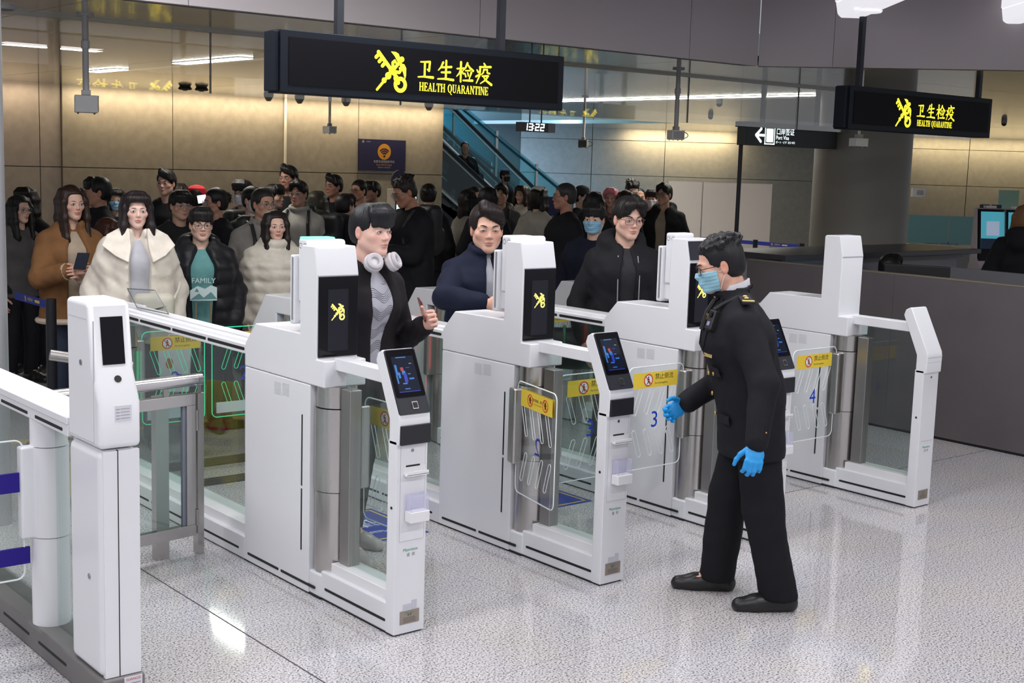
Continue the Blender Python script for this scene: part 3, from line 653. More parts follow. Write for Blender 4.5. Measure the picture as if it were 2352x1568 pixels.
# stainless barrier gate between the turnstile and the first white gate
t = thing('steel_barrier', 'stainless steel barrier gate with glass and a round handrail beside the turnstile', 'barrier', (2.81, 5.75, 0), R(8))
sx = -0.62
MB().box(-0.035, 0.0, -0.02, 0.02, 0, 0.80).build('hinge_post', STEEL, t)
MB().box(-0.24, -0.17, 0.02, 0.06, 0, 0.80).build('support_post', STEEL, t)
fr = MB().box(sx, -0.045, -0.02, 0.02, 0.10, 0.155).box(sx, -0.045, -0.02, 0.02, 0.745, 0.80).box(-0.095, -0.045, -0.02, 0.02, 0.155, 0.745).box(sx, sx+0.05, -0.02, 0.02, 0.155, 0.745)
fr.build('frame', STEEL, t, bev=0.002)
MB().box(sx+0.05, -0.095, -0.004, 0.004, 0.155, 0.745).build('glass', GLASS, t)
MB().box(-0.112, -0.095, -0.008, 0.008, 0.155, 0.745).build('glass_gasket', mat('gasket_grey', (0.22, 0.24, 0.30), 0.5), t)
MB().cyl((-0.86, 0, 0.865), (-0.005, 0, 0.865), 0.030, 24).build('handrail', mat('steel_rail', (0.72, 0.70, 0.70), 0.22, 1.0), t)
MB().cyl((-0.035, 0, 0.865), (-0.028, 0, 0.865), 0.0315, 24).build('rail_ring', STEELD, t)
b = MB()
for x in (-0.20, -0.45): b.box(x-0.012, x+0.012, -0.006, 0.006, 0.80, 0.845)
b.box(-0.018, -0.006, -0.006, 0.006, 0.80, 0.85); each(b, 'rail_bracket', STEELD, t)
h = MB().cyl((-0.04, -0.022, 0.15), (-0.04, -0.022, 0.23), 0.008, 12).cyl((-0.04, -0.022, 0.62), (-0.04, -0.022, 0.72), 0.008, 12); each(h, 'hinge', STEELD, t)
MB().cyl((-0.62, 0.30, 1.0), (-0.28, 0.16, 0.93), 0.025, 20).build('side_rail', STEELD, t)

# acrylic shield on the first rail
a0 = onx(372, 727, 2.93)
sh = [onx(a, b, 2.95) for a, b in ((278, 668), (340, 672), (372, 727), (300, 712))]
t = MB().prism([(q[1], q[2]+0.012) for q in sh], 2.985, 2.991, 'x').build('acrylic_shield', ACRYL)
tag(t, 'small slanted clear acrylic shield standing on the rail in front of the white jacket', 'shield')
MB().tube([(2.988, q[1], q[2]+0.012) for q in sh], 0.003, 6, closed=True).build('rim', mat('shield_edge', (0.10, 0.12, 0.12), 0.3), t)
# ------------------------------------------------------------------ hanging signs, clock, cameras
HZI = {  # brush strokes of the four sign characters on a 100 grid, y down: (points, half widths)
 '卫': [([(22, 22), (72, 19), (68, 58), (58, 52)], [3, 5, 5, 2.5]), ([(45, 22), (44, 84)], [5, 5]), ([(10, 88), (40, 85), (90, 86)], [3, 4, 6])],
 '生': [([(36, 16), (26, 36), (10, 52)], [5, 4, 2]), ([(28, 38), (82, 33)], [4, 5]), ([(28, 60), (76, 57)], [4, 5]), ([(53, 8), (52, 88)], [5, 5]), ([(8, 90), (50, 87), (94, 90)], [3, 4.5, 5.5])],
 '检': [([(6, 38), (44, 34)], [3.5, 4]), ([(27, 8), (27, 94)], [5.5, 4.5]), ([(27, 38), (18, 58), (4, 72)], [4, 3.5, 2]), ([(29, 46), (42, 58)], [2.5, 4]),
        ([(64, 10), (54, 30), (38, 46)], [5, 4, 2]), ([(64, 14), (78, 30), (97, 42)], [3, 4.5, 5]), ([(54, 44), (78, 42)], [3, 3.5]), ([(50, 56), (56, 70)], [3, 4]),
        ([(66, 52), (70, 66)], [3, 3.5]), ([(87, 50), (76, 78)], [5, 2.5]), ([(42, 88), (94, 86)], [3.5, 5.5])],
 '疫': [([(50, 4), (57, 14)], [3, 5]), ([(26, 22), (90, 18)], [4, 5]), ([(29, 22), (27, 58), (8, 96)], [5, 4.5, 2]), ([(10, 36), (18, 46)], [3, 4.5]), ([(6, 66), (26, 54)], [4.5, 2.5]),
        ([(50, 32), (47, 46), (36, 56)], [4, 3.5, 2]), ([(50, 33), (70, 31), (70, 46), (84, 48)], [3.5, 3.5, 3.5, 4]), ([(42, 62), (76, 59), (62, 78), (32, 96)], [3.5, 4.5, 4, 2]), ([(48, 64), (66, 82), (96, 98)], [3, 4.5, 6])]}
def hz(ch): 
    o = []
    for p, w in HZI[ch]: o += brush([((x-50)/100, (50-y)/100) for x, y in p], [a/100 for a in w])
    return o
def serif(ch):
    """roman capital with thick and thin strokes on a unit-high box; returns polygons, width"""
    T, N, S = 0.17, 0.075, 0.065
    def bx(x0, x1, y0, y1): return [(x0, y0), (x1, y0), (x1, y1), (x0, y1)]
    def stem(x, w=T): return [bx(x, x+w, 0, 1), bx(x-S, x+w+S, 0, 0.055), bx(x-S, x+w+S, 0.945, 1)]
    if ch == 'H': return stem(0.07)+stem(0.56)+[bx(0.2, 0.6, 0.47, 0.47+N)], 0.80
    if ch == 'I': return stem(0.07), 0.31
    if ch == 'E': return stem(0.07)+[bx(0.1, 0.60, 0.93, 1), bx(0.1, 0.62, 0, 0.07), bx(0.2, 0.48, 0.47, 0.47+N), bx(0.54, 0.60, 0.76, 1), bx(0.57, 0.63, 0, 0.26), bx(0.43, 0.48, 0.38, 0.62)], 0.66
    if ch == 'L': return stem(0.07)+[bx(0.1, 0.60, 0, 0.07), bx(0.55, 0.61, 0, 0.28)], 0.63
    if ch == 'T': return stem(0.26)[:2]+[bx(0.0, 0.69, 0.93, 1), bx(0.0, 0.06, 0.74, 1), bx(0.63, 0.69, 0.74, 1)], 0.69
    if ch == 'A': return [[(0.06, 0), (0.13, 0), (0.43, 1), (0.36, 1)], [(0.53, 0), (0.72, 0), (0.43, 1), (0.33, 1)], bx(0.2, 0.56, 0.30, 0.37), bx(0, 0.22, 0, 0.05), bx(0.46, 0.79, 0, 0.05)], 0.78
    if ch == 'N': return [bx(0.08, 0.15, 0, 1), bx(0.62, 0.69, 0, 1), [(0.06, 1), (0.25, 1), (0.70, 0), (0.60, 0)], bx(0, 0.24, 0, 0.05), bx(0.54, 0.77, 0.95, 1), bx(0, 0.2, 0.95, 1)], 0.77
    if ch == 'U': return [bx(0.07, 0.07+T, 0.33, 1), bx(0.0, 0.31, 0.945, 1), bx(0.58, 0.65, 0.33, 1), bx(0.50, 0.73, 0.945, 1)]+[[(a*math.cos(t)*(0.29)+0.36, 0.33+a*math.sin(t)*0.33) for a, t in ((0.62 if t0 < 270 else 0.80, R(t0)), (1, R(t0)), (1, R(t0+18)), (0.62 if t0 < 270 else 0.80, R(t0+18)))] for t0 in range(180, 360, 18)], 0.73
    if ch == 'Q': return [[(0.40+math.cos(t)*q*0.38, 0.5+math.sin(t)*p*0.50) for q, p, t in ((0.56, 0.86, R(t0)), (1, 1.02, R(t0)), (1, 1.02, R(t0+15)), (0.56, 0.86, R(t0+15)))] for t0 in range(0, 360, 15)]+[[(0.36, 0.06), (0.50, 0.02), (0.82, -0.26), (0.62, -0.24)]], 0.82
    if ch == 'R': return stem(0.07)+[bx(0.2, 0.40, 0.93, 1), bx(0.2, 0.40, 0.46, 0.52)]+[[(0.40+math.cos(t)*q*0.24, 0.73+math.sin(t)*p*0.27) for q, p, t in ((0.35, 0.74, R(t0)), (1, 1, R(t0)), (1, 1, R(t0+18)), (0.35, 0.74, R(t0+18)))] for t0 in range(-90, 90, 18)]+[[(0.34, 0.50), (0.50, 0.50), (0.76, 0), (0.58, 0)], bx(0.56, 0.80, 0, 0.05)], 0.76
    return [], 0.34
def serif_line(s, h, cond=0.82):
    x = 0; out = []
    for c in s:
        p, w = serif(c); out += [[((x+a*cond)*h, (b-0.5)*h) for a, b in q] for q in p]; x += (w+0.07)*cond
    return shift(out, -x*h/2, 0)
SIGN = mat('sign_black', (0.004, 0.004, 0.006), 0.5, 0, 0.12); SIGNF = mat('sign_frame', (0.006, 0.009, 0.015), 0.45, 0, 0.2)
SGOLD = mat('sign_lit', (0.85, 0.75, 0.02), 0.5, emit=(0.93, 0.84, 0.05), es=1.05)
def quarantine_sign(x0, label, rods):
    YS = 6.56; W, z0, z1 = 2.10, 2.291, 2.640
    t = thing('hanging_sign', label, 'sign', (x0, YS, 0))
    MB().box(0.0, W, 0.0, 0.15, z0, z1).build('box', SIGNF, t, bev=0.006)
    MB().box(0.05, W-0.05, -0.004, 0.154, z0+0.045, z1-0.04).build('face', SIGN, t)
    MB().box(-0.035, 0.0, 0.02, 0.13, z0+0.01, z1-0.01).build('end_cap', SIGNF, t, bev=0.004)
    for back in (0, 1):
        o = Vector((0, 0.155, 0)) if back else Vector((0, -0.0045, 0)); u = Vector((-1, 0, 0)) if back else Vector((1, 0, 0)); v = Vector((0, 0, 1))
        X = (lambda a: W-a) if back else (lambda a: a)
        MB().flat(EMB, o+Vector((X(0.745), 0, 2.452)), u, v, 0.118, 0.0015).build('emblem', SGOLD, t)
        for k, c in enumerate('卫生检疫'): MB().flat(hz(c), o+Vector((X(0.985+0.148*k), 0, 2.487)), u, v, 0.136, 0.0015).build('character', SGOLD, t)
        MB().flat(serif_line('HEALTH QUARANTINE', 0.050), o+Vector((X(1.205), 0, 2.380)), u, v, 1.0, 0.0015).build('english_line', SGOLD, t)
    for rx in rods: MB().box(rx-0.022, rx+0.022, 0.055, 0.095, z1, ZH if rx < 1.6 or x0 < 5 else ZC).build('hanger', mat('hanger_dark', (0.022, 0.024, 0.032), 0.4, 0.3), t)
    return t
quarantine_sign(3.687, 'large black hanging sign with yellow lettering at the top centre', (0.42, 1.62))
quarantine_sign(8.87, 'black hanging sign with yellow lettering in front of the round column', (0.20, 1.98))

# port visa sign
pv = thing('direction_sign', 'black hanging direction sign with a lit white arrow beside the round column', 'sign', (10.46, 9.0, 0))
MB().box(0, 1.52, 0, 0.12, 2.19, 2.385).build('box', mat('sign_green_black', (0.008, 0.012, 0.012), 0.4), pv, bev=0.004)
MB().box(0, 1.52, -0.03, 0.15, 2.375, 2.43).build('top_trim', mat('sign_trim', (0.03, 0.04, 0.04), 0.35), pv)
LITW = mat('sign_lit_white', (0.9, 0.95, 1), 0.5, emit=(0.85, 1.0, 1.0), es=1.6)
m = MB(); v = Vector((0, 0, 1)); u = Vector((1, 0, 0))
m.flat(brush([(-0.055, 0), (0.065, 0)], 0.013)+brush([(0.02, 0.065), (-0.06, 0), (0.02, -0.065)], 0.014), (0.215, -0.003, 2.298), u, v)
m.flat([rrect(-0.055, 0.055, -0.07, 0.07, 0.008)], (0.375, -0.003, 2.300), u, v)
m.flat(brush([(-0.075, -0.088), (0.075, -0.088), (0.075, 0.088), (-0.075, 0.088), (-0.075, -0.088)], 0.006), (0.375, -0.003, 2.300), u, v)
m.flat(text_polys('口岸签证', 0.075, 'LEFT'), (0.475, -0.003, 2.340), u, v); m.flat(text_polys('Port Visa', 0.058, 'LEFT'), (0.475, -0.003, 2.281), u, v)
m.flat(text_polys('ポート・ビザ  포트 비자', 0.030, 'LEFT'), (0.475, -0.003, 2.232), u, v); m.build('lettering', LITW, pv)
each(MB().box(0.30, 0.34, 0.04, 0.08, 2.43, ZC).box(1.2, 1.24, 0.04, 0.08, 2.43, ZC), 'hanger', MATS['hanger_dark'], pv)
tag(MB().cyl((10.53, 9.12, 0), (10.53, 9.12, 2.19), 0.022, 14).build('sign_post', MATS['hanger_dark']), 'thin black post standing under the lit arrow sign', 'post')

# digital clock
ck = thing('digital_clock', 'black digital clock with white digits hanging under the large sign', 'clock', (6.46, 7.6, 2.21))
MB().box(-0.165, 0.175, 0, 0.06, -0.035, 0.034).build('case', mat('clock_black', (0.012, 0.011, 0.012), 0.4), ck, bev=0.002)
MB().box(0.105, 0.1755, -0.001, 0.06, -0.0345, 0.0345).build('end_piece', mat('clock_grey', (0.07, 0.07, 0.085), 0.4), ck)
seg = {'1': 'bc', '3': 'abgcd', '2': 'abged'}
def digit(c, x):
    w, h = 0.030, 0.046; P = {'a': ((0, h), (w, h)), 'b': ((w, h), (w, h/2)), 'c': ((w, h/2), (w, 0)), 'd': ((0, 0), (w, 0)), 'e': ((0, h/2), (0, 0)), 'f': ((0, h), (0, h/2)), 'g': ((0, h/2), (w, h/2))}
    o = []
    for s in seg[c]: o += brush([(x+p[0]+p[1]*0.10, p[1]-h/2) for p in P[s]], 0.0042)
    return o
dg = digit('1', -0.125)+digit('3', -0.075)+disc(-0.028, 0.011, 0.004, 8)+disc(-0.030, -0.011, 0.004, 8)+digit('2', -0.012)+digit('2', 0.038)
MB().flat(dg, (-0.01, -0.002, 0), u, v).build('digits', mat('clock_lit', (1, 1, 1), 0.5, emit=(0.9, 1.0, 1.0), es=2.2), ck)
for x in (-0.055, 0.06): MB().cyl((x, 0.03, 0.034), (x, 0.03, ZC-2.21), 0.006, 8).build('hanger', MATS['hanger_dark'], ck)

# wifi board on the stone wall
wf = thing('wifi_board', 'navy board with an orange wireless symbol on the stone wall', 'sign', (12.585, YW-0.032, 1.985))
MB().box(-0.475, 0.475, -0.03, 0, -0.265, 0.265).build('board', mat('board_navy', (0.013, 0.012, 0.055), 0.5), wf)
m = MB(); m.cur = 0; m.flat(disc(0.03, 0.06, 0.135, 36), (0, -0.032, 0), u, v); m.cur = 1
for r in (0.05, 0.085, 0.12): m.flat(ring(0.03, -0.012, r-0.011, r+0.011, 42, 138, 14), (0, -0.034, 0), u, v)
m.flat(disc(0.03, -0.014, 0.02, 14), (0, -0.034, 0), u, v); m.cur = 2
m.flat(shift(text_polys('免费无线网络取号机', 0.048), 0.03, -0.110), (0, -0.032, 0), u, v); m.flat(shift(text_polys('上海机场', 0.022), -0.30, 0.222), (0, -0.032, 0), u, v); m.flat(ring(-0.40, 0.222, 0.010, 0.020, 0, 360, 14), (0, -0.032, 0), u, v)
m.flat(shift(text_polys('无料Wi-Fi  무료 Wi-Fi', 0.028), 0.03, -0.208), (0, -0.032, 0), u, v); m.cur = 0; m.flat(shift(text_polys('Free Wi-Fi Kiosk', 0.045), 0.03, -0.163), (0, -0.032, 0), u, v)
m.build('print', [mat('print_orange', (0.55, 0.24, 0.02), 0.5), MATS['board_navy'], mat('print_pale', (0.45, 0.45, 0.5), 0.5)], wf)

# cameras and sensors
CG = mat('camera_grey', (0.33, 0.33, 0.34), 0.45); CD = mat('camera_dark', (0.03, 0.028, 0.028), 0.35); CW = mat('camera_white', (0.62, 0.61, 0.60), 0.45)
def box_camera(label, p, top, size, rot, body, facecol, cable=False, pole_r=0.014):
    """p: centre of the body; a pole goes up to top"""
    t = thing('hanging_camera', label, 'camera', tuple(p), rot)
    w, d, h = size
    MB().box(-w/2, w/2, -d/2, d/2, -h/2, h/2).build('body', body, t, bev=h*0.06)
    MB().box(-w*0.42, w*0.42, -d/2-0.004, -d/2, -h*0.40, h*0.40).build('front_window', facecol, t)
    MB().box(-w*0.5, w*0.5, -d/2-0.006, -d/2-0.001, h*0.40, h*0.5).build('visor', body, t)
    MB().box(-0.022, 0.022, -0.03, 0.03, h/2, h/2+0.035).build('bracket', CG, t, bev=0.004)
    zt = top-p[2]
    MB().cyl((0, 0, h/2+0.03), (0, 0, zt), pole_r, 14).cyl((0, 0, zt*0.62), (0, 0, zt*0.62+0.05), pole_r*1.35, 14).build('pole', CW if pole_r < 0.02 else CG, t)
    MB().cyl((0, 0, zt-0.012), (0, 0, zt), pole_r*2.6, 18).build('ceiling_flange', CG, t)
    for sx in (-0.35, 0.35):
        for sy in (-0.35, 0.35): MB().cyl((w*sx, d*sy, -h/2-0.008), (w*sx, d*sy, -h/2), 0.006, 8).build('foot', CD, t)
    if cable: MB().tube([(w*0.5*math.cos(a)+w*0.5, 0, h*0.35*math.sin(a)) for a in [R(q) for q in range(110, -111, -20)]], 0.004, 6).build('cable', CD, t)
    return t
q = ony(198, 239, 8.67); box_camera('grey box camera on a long pole from the ceiling at the upper left', q, ZC, (0.105, 0.15, 0.115), R(70), CG, CD, pole_r=0.021)
q = ony(1552, 310, 8.42); box_camera('pale box camera with a looped cable hanging left of the arrow sign', q, ZC, (0.125, 0.12, 0.085), R(-20), CW, CG, True, 0.021)
q = ony(1972, 327, 6.95); box_camera('pale box camera with a cable under the right hanging sign', q, ZC, (0.10, 0.13, 0.072), R(75), CW, CD, True, 0.012)
q = ony(1340, 330, 13.0); box_camera('small dark box camera in front of the escalator wall', q, ZC, (0.12, 0.12, 0.10), R(-55), mat('camera_olive', (0.20, 0.21, 0.15), 0.5), CD, True, 0.018)
q = ony(757, 298, 14.0); box_camera('small white bullet camera hanging before the stone wall', q, ZC, (0.10, 0.24, 0.085), R(-12), mat('camera_bright', (0.85, 0.84, 0.82), 0.4), mat('camera_mid', (0.5, 0.5, 0.49), 0.4), False, 0.016)
SENS = mat('sensor_taupe', (0.20, 0.18, 0.14), 0.5)
for px, py, Y, k, lab in ((617, 225, 17.6, 0, 'cone shaped sensor on the low ceiling left of the large sign'), (795, 237, 17.6, 0, 'cone shaped sensor on the low ceiling below the large sign'), (688, 231, 17.2, 0, 'cone shaped sensor beside the thin white camera pole'),
                          (425, 208, 17.4, 1, 'left flat round detector on the low ceiling'), (463, 210, 17.0, 1, 'right flat round detector on the low ceiling'), (985, 247, 17.8, 0, 'twin cone spotlight near the end of the stone wall'),
                          (1632, 270, 12.0, 2, 'dark dome camera on the ceiling left of the arrow sign'), (1652, 240, 11.0, 2, 'pale dome camera on the ceiling above the arrow sign'), (2306, 285, 10.0, 2, 'dome camera right of the black sign near the right edge')):
    P = ony(px, py, Y); P = onz(px, py, ZC-0.06) if abs(onz(px, py, ZC-0.06)[1]) < 20 else P
    t = thing('ceiling_sensor', lab, 'sensor', (P[0], P[1], ZC))
    if k == 0: MB().lathe((0, 0, -0.15), [(0.035, 0.05), (0.070, 0.11), (0.075, 0.15)], 20).build('cone', SENS, t); MB().lathe((0, 0, -0.106), [(0.025, 0), (0.03, 0.01)], 16).build('lens', CD, t)
    elif k == 1: MB().lathe((0, 0, -0.10), [(0.080, 0.05), (0.095, 0.065), (0.070, 0.10)], 24).build('disc', mat('sensor_dark', (0.07, 0.065, 0.06), 0.5), t); MB().lathe((0, 0, -0.062), [(0.03, 0), (0.04, 0.012)], 16).build('chamber', SENS, t)
    else: MB().lathe((0, 0, -0.05), [(0.042, 0), (0.045, 0.05)], 20).build('mount', mat('sensor_grey', (0.30, 0.30, 0.30), 0.5), t); MB().ball((0, 0, -0.05), (0.040, 0.040, 0.042), 16, 10).build('dome', CD, t)
# speaker at the upper left corner
P = onz(2, 22, ZC-0.02)
t = thing('ceiling_speaker', 'dark round downlight in the low ceiling at the top left corner', 'downlight', (P[0], P[1], ZC)); MB().lathe((0, 0, -0.02), [(0.085, 0), (0.10, 0.02)], 28).build('ring', CG, t); MB().lathe((0, 0, -0.022), [(0.075, 0), (0.08, 0.004)], 28).build('baffle', CD, t)

# white luminaires of the hall near the upper right corner
for px, py, w, lab in ((1955, 22, 0.27, 'white ceiling lamp with an oval sensor at the top right'), (2272, 52, 0.21, 'white ceiling lamp with a metal latch at the upper right corner')):
    E = onz(px, py, 3.27); an = math.atan2(-0.771, -0.637)
    t = thing('ceiling_lamp', lab, 'lamp', (E[0], E[1], 3.27), an)
    MB().prism([(-w/2, 0.06), (-w*0.42, -0.045), (-w*0.3, -0.07), (w*0.3, -0.07), (w*0.42, -0.045), (w/2, 0.06)], 0.0, 1.5, 'x').build('housing', mat('lamp_housing', (0.80, 0.79, 0.82), 0.4, emit=(0.95, 0.94, 1.0), es=0.75), t, bev=0.02, seg=3)
    MB().prism([(-w*0.52, 0.05), (w*0.52, 0.05), (w*0.52, 0.15), (-w*0.52, 0.15)], 0.01, 1.5, 'x').build('tray', MATS['lamp_housing'], t, bev=0.01)
    if w > 0.25: MB().lathe((0.55, 0.0, -0.085), [(0.10, 0), (0.11, 0.016)], 28).build('motion_sensor', MATS['lamp_housing'], t)
    else: MB().box(0.22, 0.25, w*0.47, w*0.52, 0.0, 0.10).build('latch', STEELD, t, bev=0.004); MB().box(0.22, 0.25, -w*0.52, -w*0.47, 0.0, 0.10).build('latch', STEELD, t, bev=0.004)
# ------------------------------------------------------------------ escalators and stairs beyond the stone wall
TEALG = glassy('teal_glass', (0.50, 0.74, 0.76), 1.0, 1.5); HR = mat('handrail_black', (0.02, 0.022, 0.025), 0.3); SKIRT = mat('skirt_metal', (0.62, 0.66, 0.66), 0.2, 0.9)
STEPM = mat('step_metal', (0.10, 0.11, 0.12), 0.4, 0.6); STONE_T = mat('stair_stone', (0.24, 0.30, 0.31), 0.6)
def escalator(label, x0, z0, x1, y0, y1, sl, bal=0.92):
    """runs down along +X from (x0,z0) to the floor"""
    t = thing('escalator', label, 'escalator', (x1, y0, 0))
    n = int((x1-x0)/0.30)
    for k in range(n):
        xa = x0+0.30*k-x1; z = z0-sl*0.30*k
        MB().box(xa, xa+0.31, 0.06, y1-y0-0.06, z-0.22, z).build('step', STEPM, t)
    ze = z0-sl*(x1-x0)
    for yy in (0.0, y1-y0):
        P = lambda h: [(x0-x1, z0+h), (0, ze+h), (0.9, ze+h)]
        MB().prism(P(bal)+[(0.9, ze+0.05), (0, ze+0.05), (x0-x1, z0+0.05)], yy-0.006, yy+0.006, 'y').build('balustrade_glass', TEALG, t)
        MB().tube([(a, yy, b+0.02) for a, b in P(bal)]+[(1.15, yy, ze+bal*0.55)], 0.036, 10).build('handrail', HR, t)
        MB().tube([(a, yy, b) for a, b in P(0.10)], 0.05, 8).build('skirt', SKIRT, t)
        MB().tube([(a, yy, b) for a, b in P(bal-0.07)], 0.014, 8).build('rail_trim', mat('rail_trim_pale', (0.8, 0.9, 0.9), 0.3, 0.7), t)  # pale metal strip below the handrail
    MB().prism([(x0-x1, z0-0.2), (0, ze-0.2), (0.9, ze-0.1), (0.9, 0), (x0-x1, 0)], 0.05, y1-y0-0.05, 'y').build('truss', mat('truss_dark', (0.03, 0.035, 0.04), 0.5), t)
    return t
escalator('nearer escalator with black handrails coming down behind the stone wall', 14.0, 1.50, 16.1, 19.5, 20.5, 0.70)
escalator('farther escalator with bright metal skirting beside the teal stairs', 14.6, 2.75, 18.4, 20.95, 21.95, 0.72)
st = thing('staircase', 'teal lit stone staircase with glass balustrades and steel posts', 'stairs', (20.6, 22.2, 0))
for k in range(19):
    MB().box(-5.6+0.285*k, -5.6+0.285*k+0.30, 0.05, 1.5, 0, 3.2-0.17*k).build('step', STONE_T, st)
for yy, c in ((0.0, 0), (1.55, 0)):
    P = [(-5.6, 4.15), (-0.3, 1.02), (0.25, 0.95)]
    MB().prism(P+[(0.25, 0.05), (-0.3, 0.10), (-5.6, 3.2)], yy-0.006, yy+0.006, 'y').build('balustrade_glass', TEALG, st)
    MB().tube([(a, yy-0.03, b-0.10) for a, b in P], 0.030, 10).build('handrail', mat('handrail_teal', (0.03, 0.10, 0.13), 0.3, 0.5), st)
    for k in range(5): MB().box(-5.2+1.15*k-0.03, -5.2+1.15*k+0.03, yy-0.05, yy-0.01, max(0, 2.95-0.68*k-0.3), 3.95-0.68*k).build('post', STEEL, st)

# ------------------------------------------------------------------ counter, partition, kiosks on the right
LAM = mat('laminate_taupe', (0.105, 0.092, 0.098), 0.45, vary=(3, 0.08)); LAM2 = mat('laminate_grey', (0.16, 0.155, 0.165), 0.5); EDGE = mat('edge_trim', (0.42, 0.36, 0.28), 0.3, 0.7)
ct = thing('inspection_counter', 'long taupe counter front running along the right side behind the last gate', 'counter', (8.53, 0, 0))
for a, b in ((1.0, 3.4), (3.4, 5.8), (5.8, 7.25)): MB().box(0, 0.05, a+0.001, b-0.001, 0.02, 1.19).build('front_panel', LAM, ct)
MB().box(-0.002, 0.054, 1.0, 7.25, 1.19, 1.199).build('edge', EDGE, ct)
MB().box(0.01, 0.045, 1.0, 7.25, 0, 0.02).build('plinth', BLK, ct)
MB().box(0.05, 0.75, 1.2, 6.6, 0.72, 0.75).build('desk_top', LAM2, ct)
bc = thing('back_counter', 'high counter with a dark slab top beyond the taupe counter front', 'counter', (8.6, 7.32, 0))
MB().box(0.0, 2.95, -0.42, 0.35, 1.205, 1.25).build('slab', mat('slab_dark', (0.035, 0.032, 0.036), 0.3), bc, bev=0.004)
MB().box(0.10, 2.85, -0.30, 0.30, 1.165, 1.204).build('under_slab', mat('under_slab_grey', (0.30, 0.29, 0.29), 0.5), bc)
for a, b in ((0.12, 0.95), (0.95, 1.75), (1.75, 2.83)): MB().box(a+0.004, b-0.004, -0.24, 0.25, 0.0, 1.165).build('panel', mat('back_panel_grey', (0.33, 0.32, 0.35), 0.5), bc)
inn = thing('inner_screen', 'grey desk screen panel behind the taupe counter at the right edge', 'desk screen', (10.2, 0, 0))
MB().box(0, 0.04, 3.0, 6.62, 0, 1.15).build('panel', mat('inner_panel', (0.20, 0.20, 0.225), 0.5), inn)
mo = thing('computer_monitor', 'black computer monitor seen from behind over the taupe counter', 'monitor', (9.35, 6.15, 0.75), R(-60))
MB().box(-0.26, 0.26, -0.02, 0.02, 0.14, 0.46).build('screen_back', mat('monitor_black', (0.01, 0.01, 0.012), 0.4), mo, bev=0.008); MB().box(-0.03, 0.03, 0, 0.04, 0.0, 0.2).box(-0.11, 0.11, -0.07, 0.09, 0, 0.012).build('stand', MATS['monitor_black'], mo)
mo = thing('computer_monitor', 'lit computer monitor beside the dark haired head behind the counter', 'monitor', (9.15, 6.55, 0.75), R(215))
MB().box(-0.17, 0.17, -0.015, 0.015, 0.16, 0.44).build('screen', mat('monitor_navy', (0.02, 0.04, 0.10), 0.4), mo, bev=0.005); MB().box(-0.15, 0.15, -0.018, -0.015, 0.18, 0.38).build('picture', mat('monitor_lit', (0.3, 0.6, 0.9), 0.4, emit=(0.35, 0.65, 0.95), es=0.9), mo); MB().box(-0.02, 0.02, 0, 0.03, 0, 0.2).build('stand', MATS['monitor_black'], mo)

wp = thing('folding_partition', 'pale white three panel partition screen behind the people queueing at the right', 'partition', (0, 0, 0))
pa, pb = dep(1535, 419, 19.4), dep(1776, 426, 19.4)
for k in range(3):
    a = Vector(pa+(pb-pa)*(k/3)); b = Vector(pa+(pb-pa)*((k+1)/3)); d = (b-a); d.z = 0; d.normalize(); n = Vector((-d.y, d.x, 0)); a = a+d*0.006; b = b-d*0.006
    MB().prism([(a.x, a.y), (b.x, b.y), (b.x+n.x*0.05, b.y+n.y*0.05), (a.x+n.x*0.05, a.y+n.y*0.05)], 0.03, 1.735, 'z').build('panel', mat('partition_cream', (0.62, 0.565, 0.53), 0.5), wp, bev=0.01)
for P in (pa, pb): MB().box(P[0]-0.03, P[0]+0.03, P[1]-0.2, P[1]+0.2, 0, 0.03).build('foot', CD, wp)

# self service kiosks with tilted screens near the right edge
def kiosk(px, label, D=14.5):
    P = dep(px, 585, D); t = thing('self_service_kiosk', label, 'kiosk', (P[0], P[1], 0), math.atan2(-P[0], P[1])+R(28))
    KP = mat('kiosk_pink', (0.74, 0.64, 0.69), 0.4)
    MB().prism([(-0.14, 0), (-0.14, 0.95), (-0.02, 1.05), (0.05, 1.58), (0.09, 1.60), (0.13, 1.58), (0.16, 1.0), (0.22, 0.85), (0.22, 0)], -0.17, 0.17, 'x').build('body', KP, t, bev=0.015)
    a = Vector((0, -0.035, 1.03)); b = Vector((0, 0.045, 1.585)); d = (b-a).normalized(); n = Vector((0, -d.z, d.y))
    def sl(t0, t1, x0, x1, h0, h1):
        L = (b-a).length; pts = [(x0, t0*L), (x1, t0*L), (x1, t1*L), (x0, t1*L)]
        lo = [a+d*q+Vector((p, 0, 0))+n*h0 for p, q in pts]; hi = [a+d*q+Vector((p, 0, 0))+n*h1 for p, q in pts]
        return MB().add(lo+hi, [(3, 2, 1, 0), (4, 5, 6, 7)]+[(i, (i+1) % 4, 4+(i+1) % 4, 4+i) for i in range(4)])
    sl(-0.05, 1.0, -0.165, 0.165, -0.01, 0.02).build('bezel', SCR, t)
    sl(0.22, 0.95, -0.14, 0.14, 0.02, 0.022).build('screen', mat('kiosk_lit', (0.1, 0.4, 0.5), 0.4, emit=(0.05, 0.28, 0.36), es=0.8), t)
    sl(0.48, 0.76, -0.075, 0.075, 0.022, 0.024).build('notice', mat('kiosk_notice', (0.5, 0.6, 0.75), 0.5, emit=(0.45, 0.55, 0.75), es=0.4), t)
    sl(0.22, 0.42, -0.14, 0.14, 0.022, 0.023).build('screen_footer', mat('kiosk_footer', (0.02, 0.05, 0.12), 0.4), t)
    MB().box(-0.06, 0.06, 0.06, 0.13, 1.60, 1.625).build('camera', white_paint, t)
    return t
kiosk(2275, 'pale pink kiosk with a tilted lit screen, left of the pair')
kiosk(2338, 'pale pink kiosk beside the person in the fur trimmed hood')
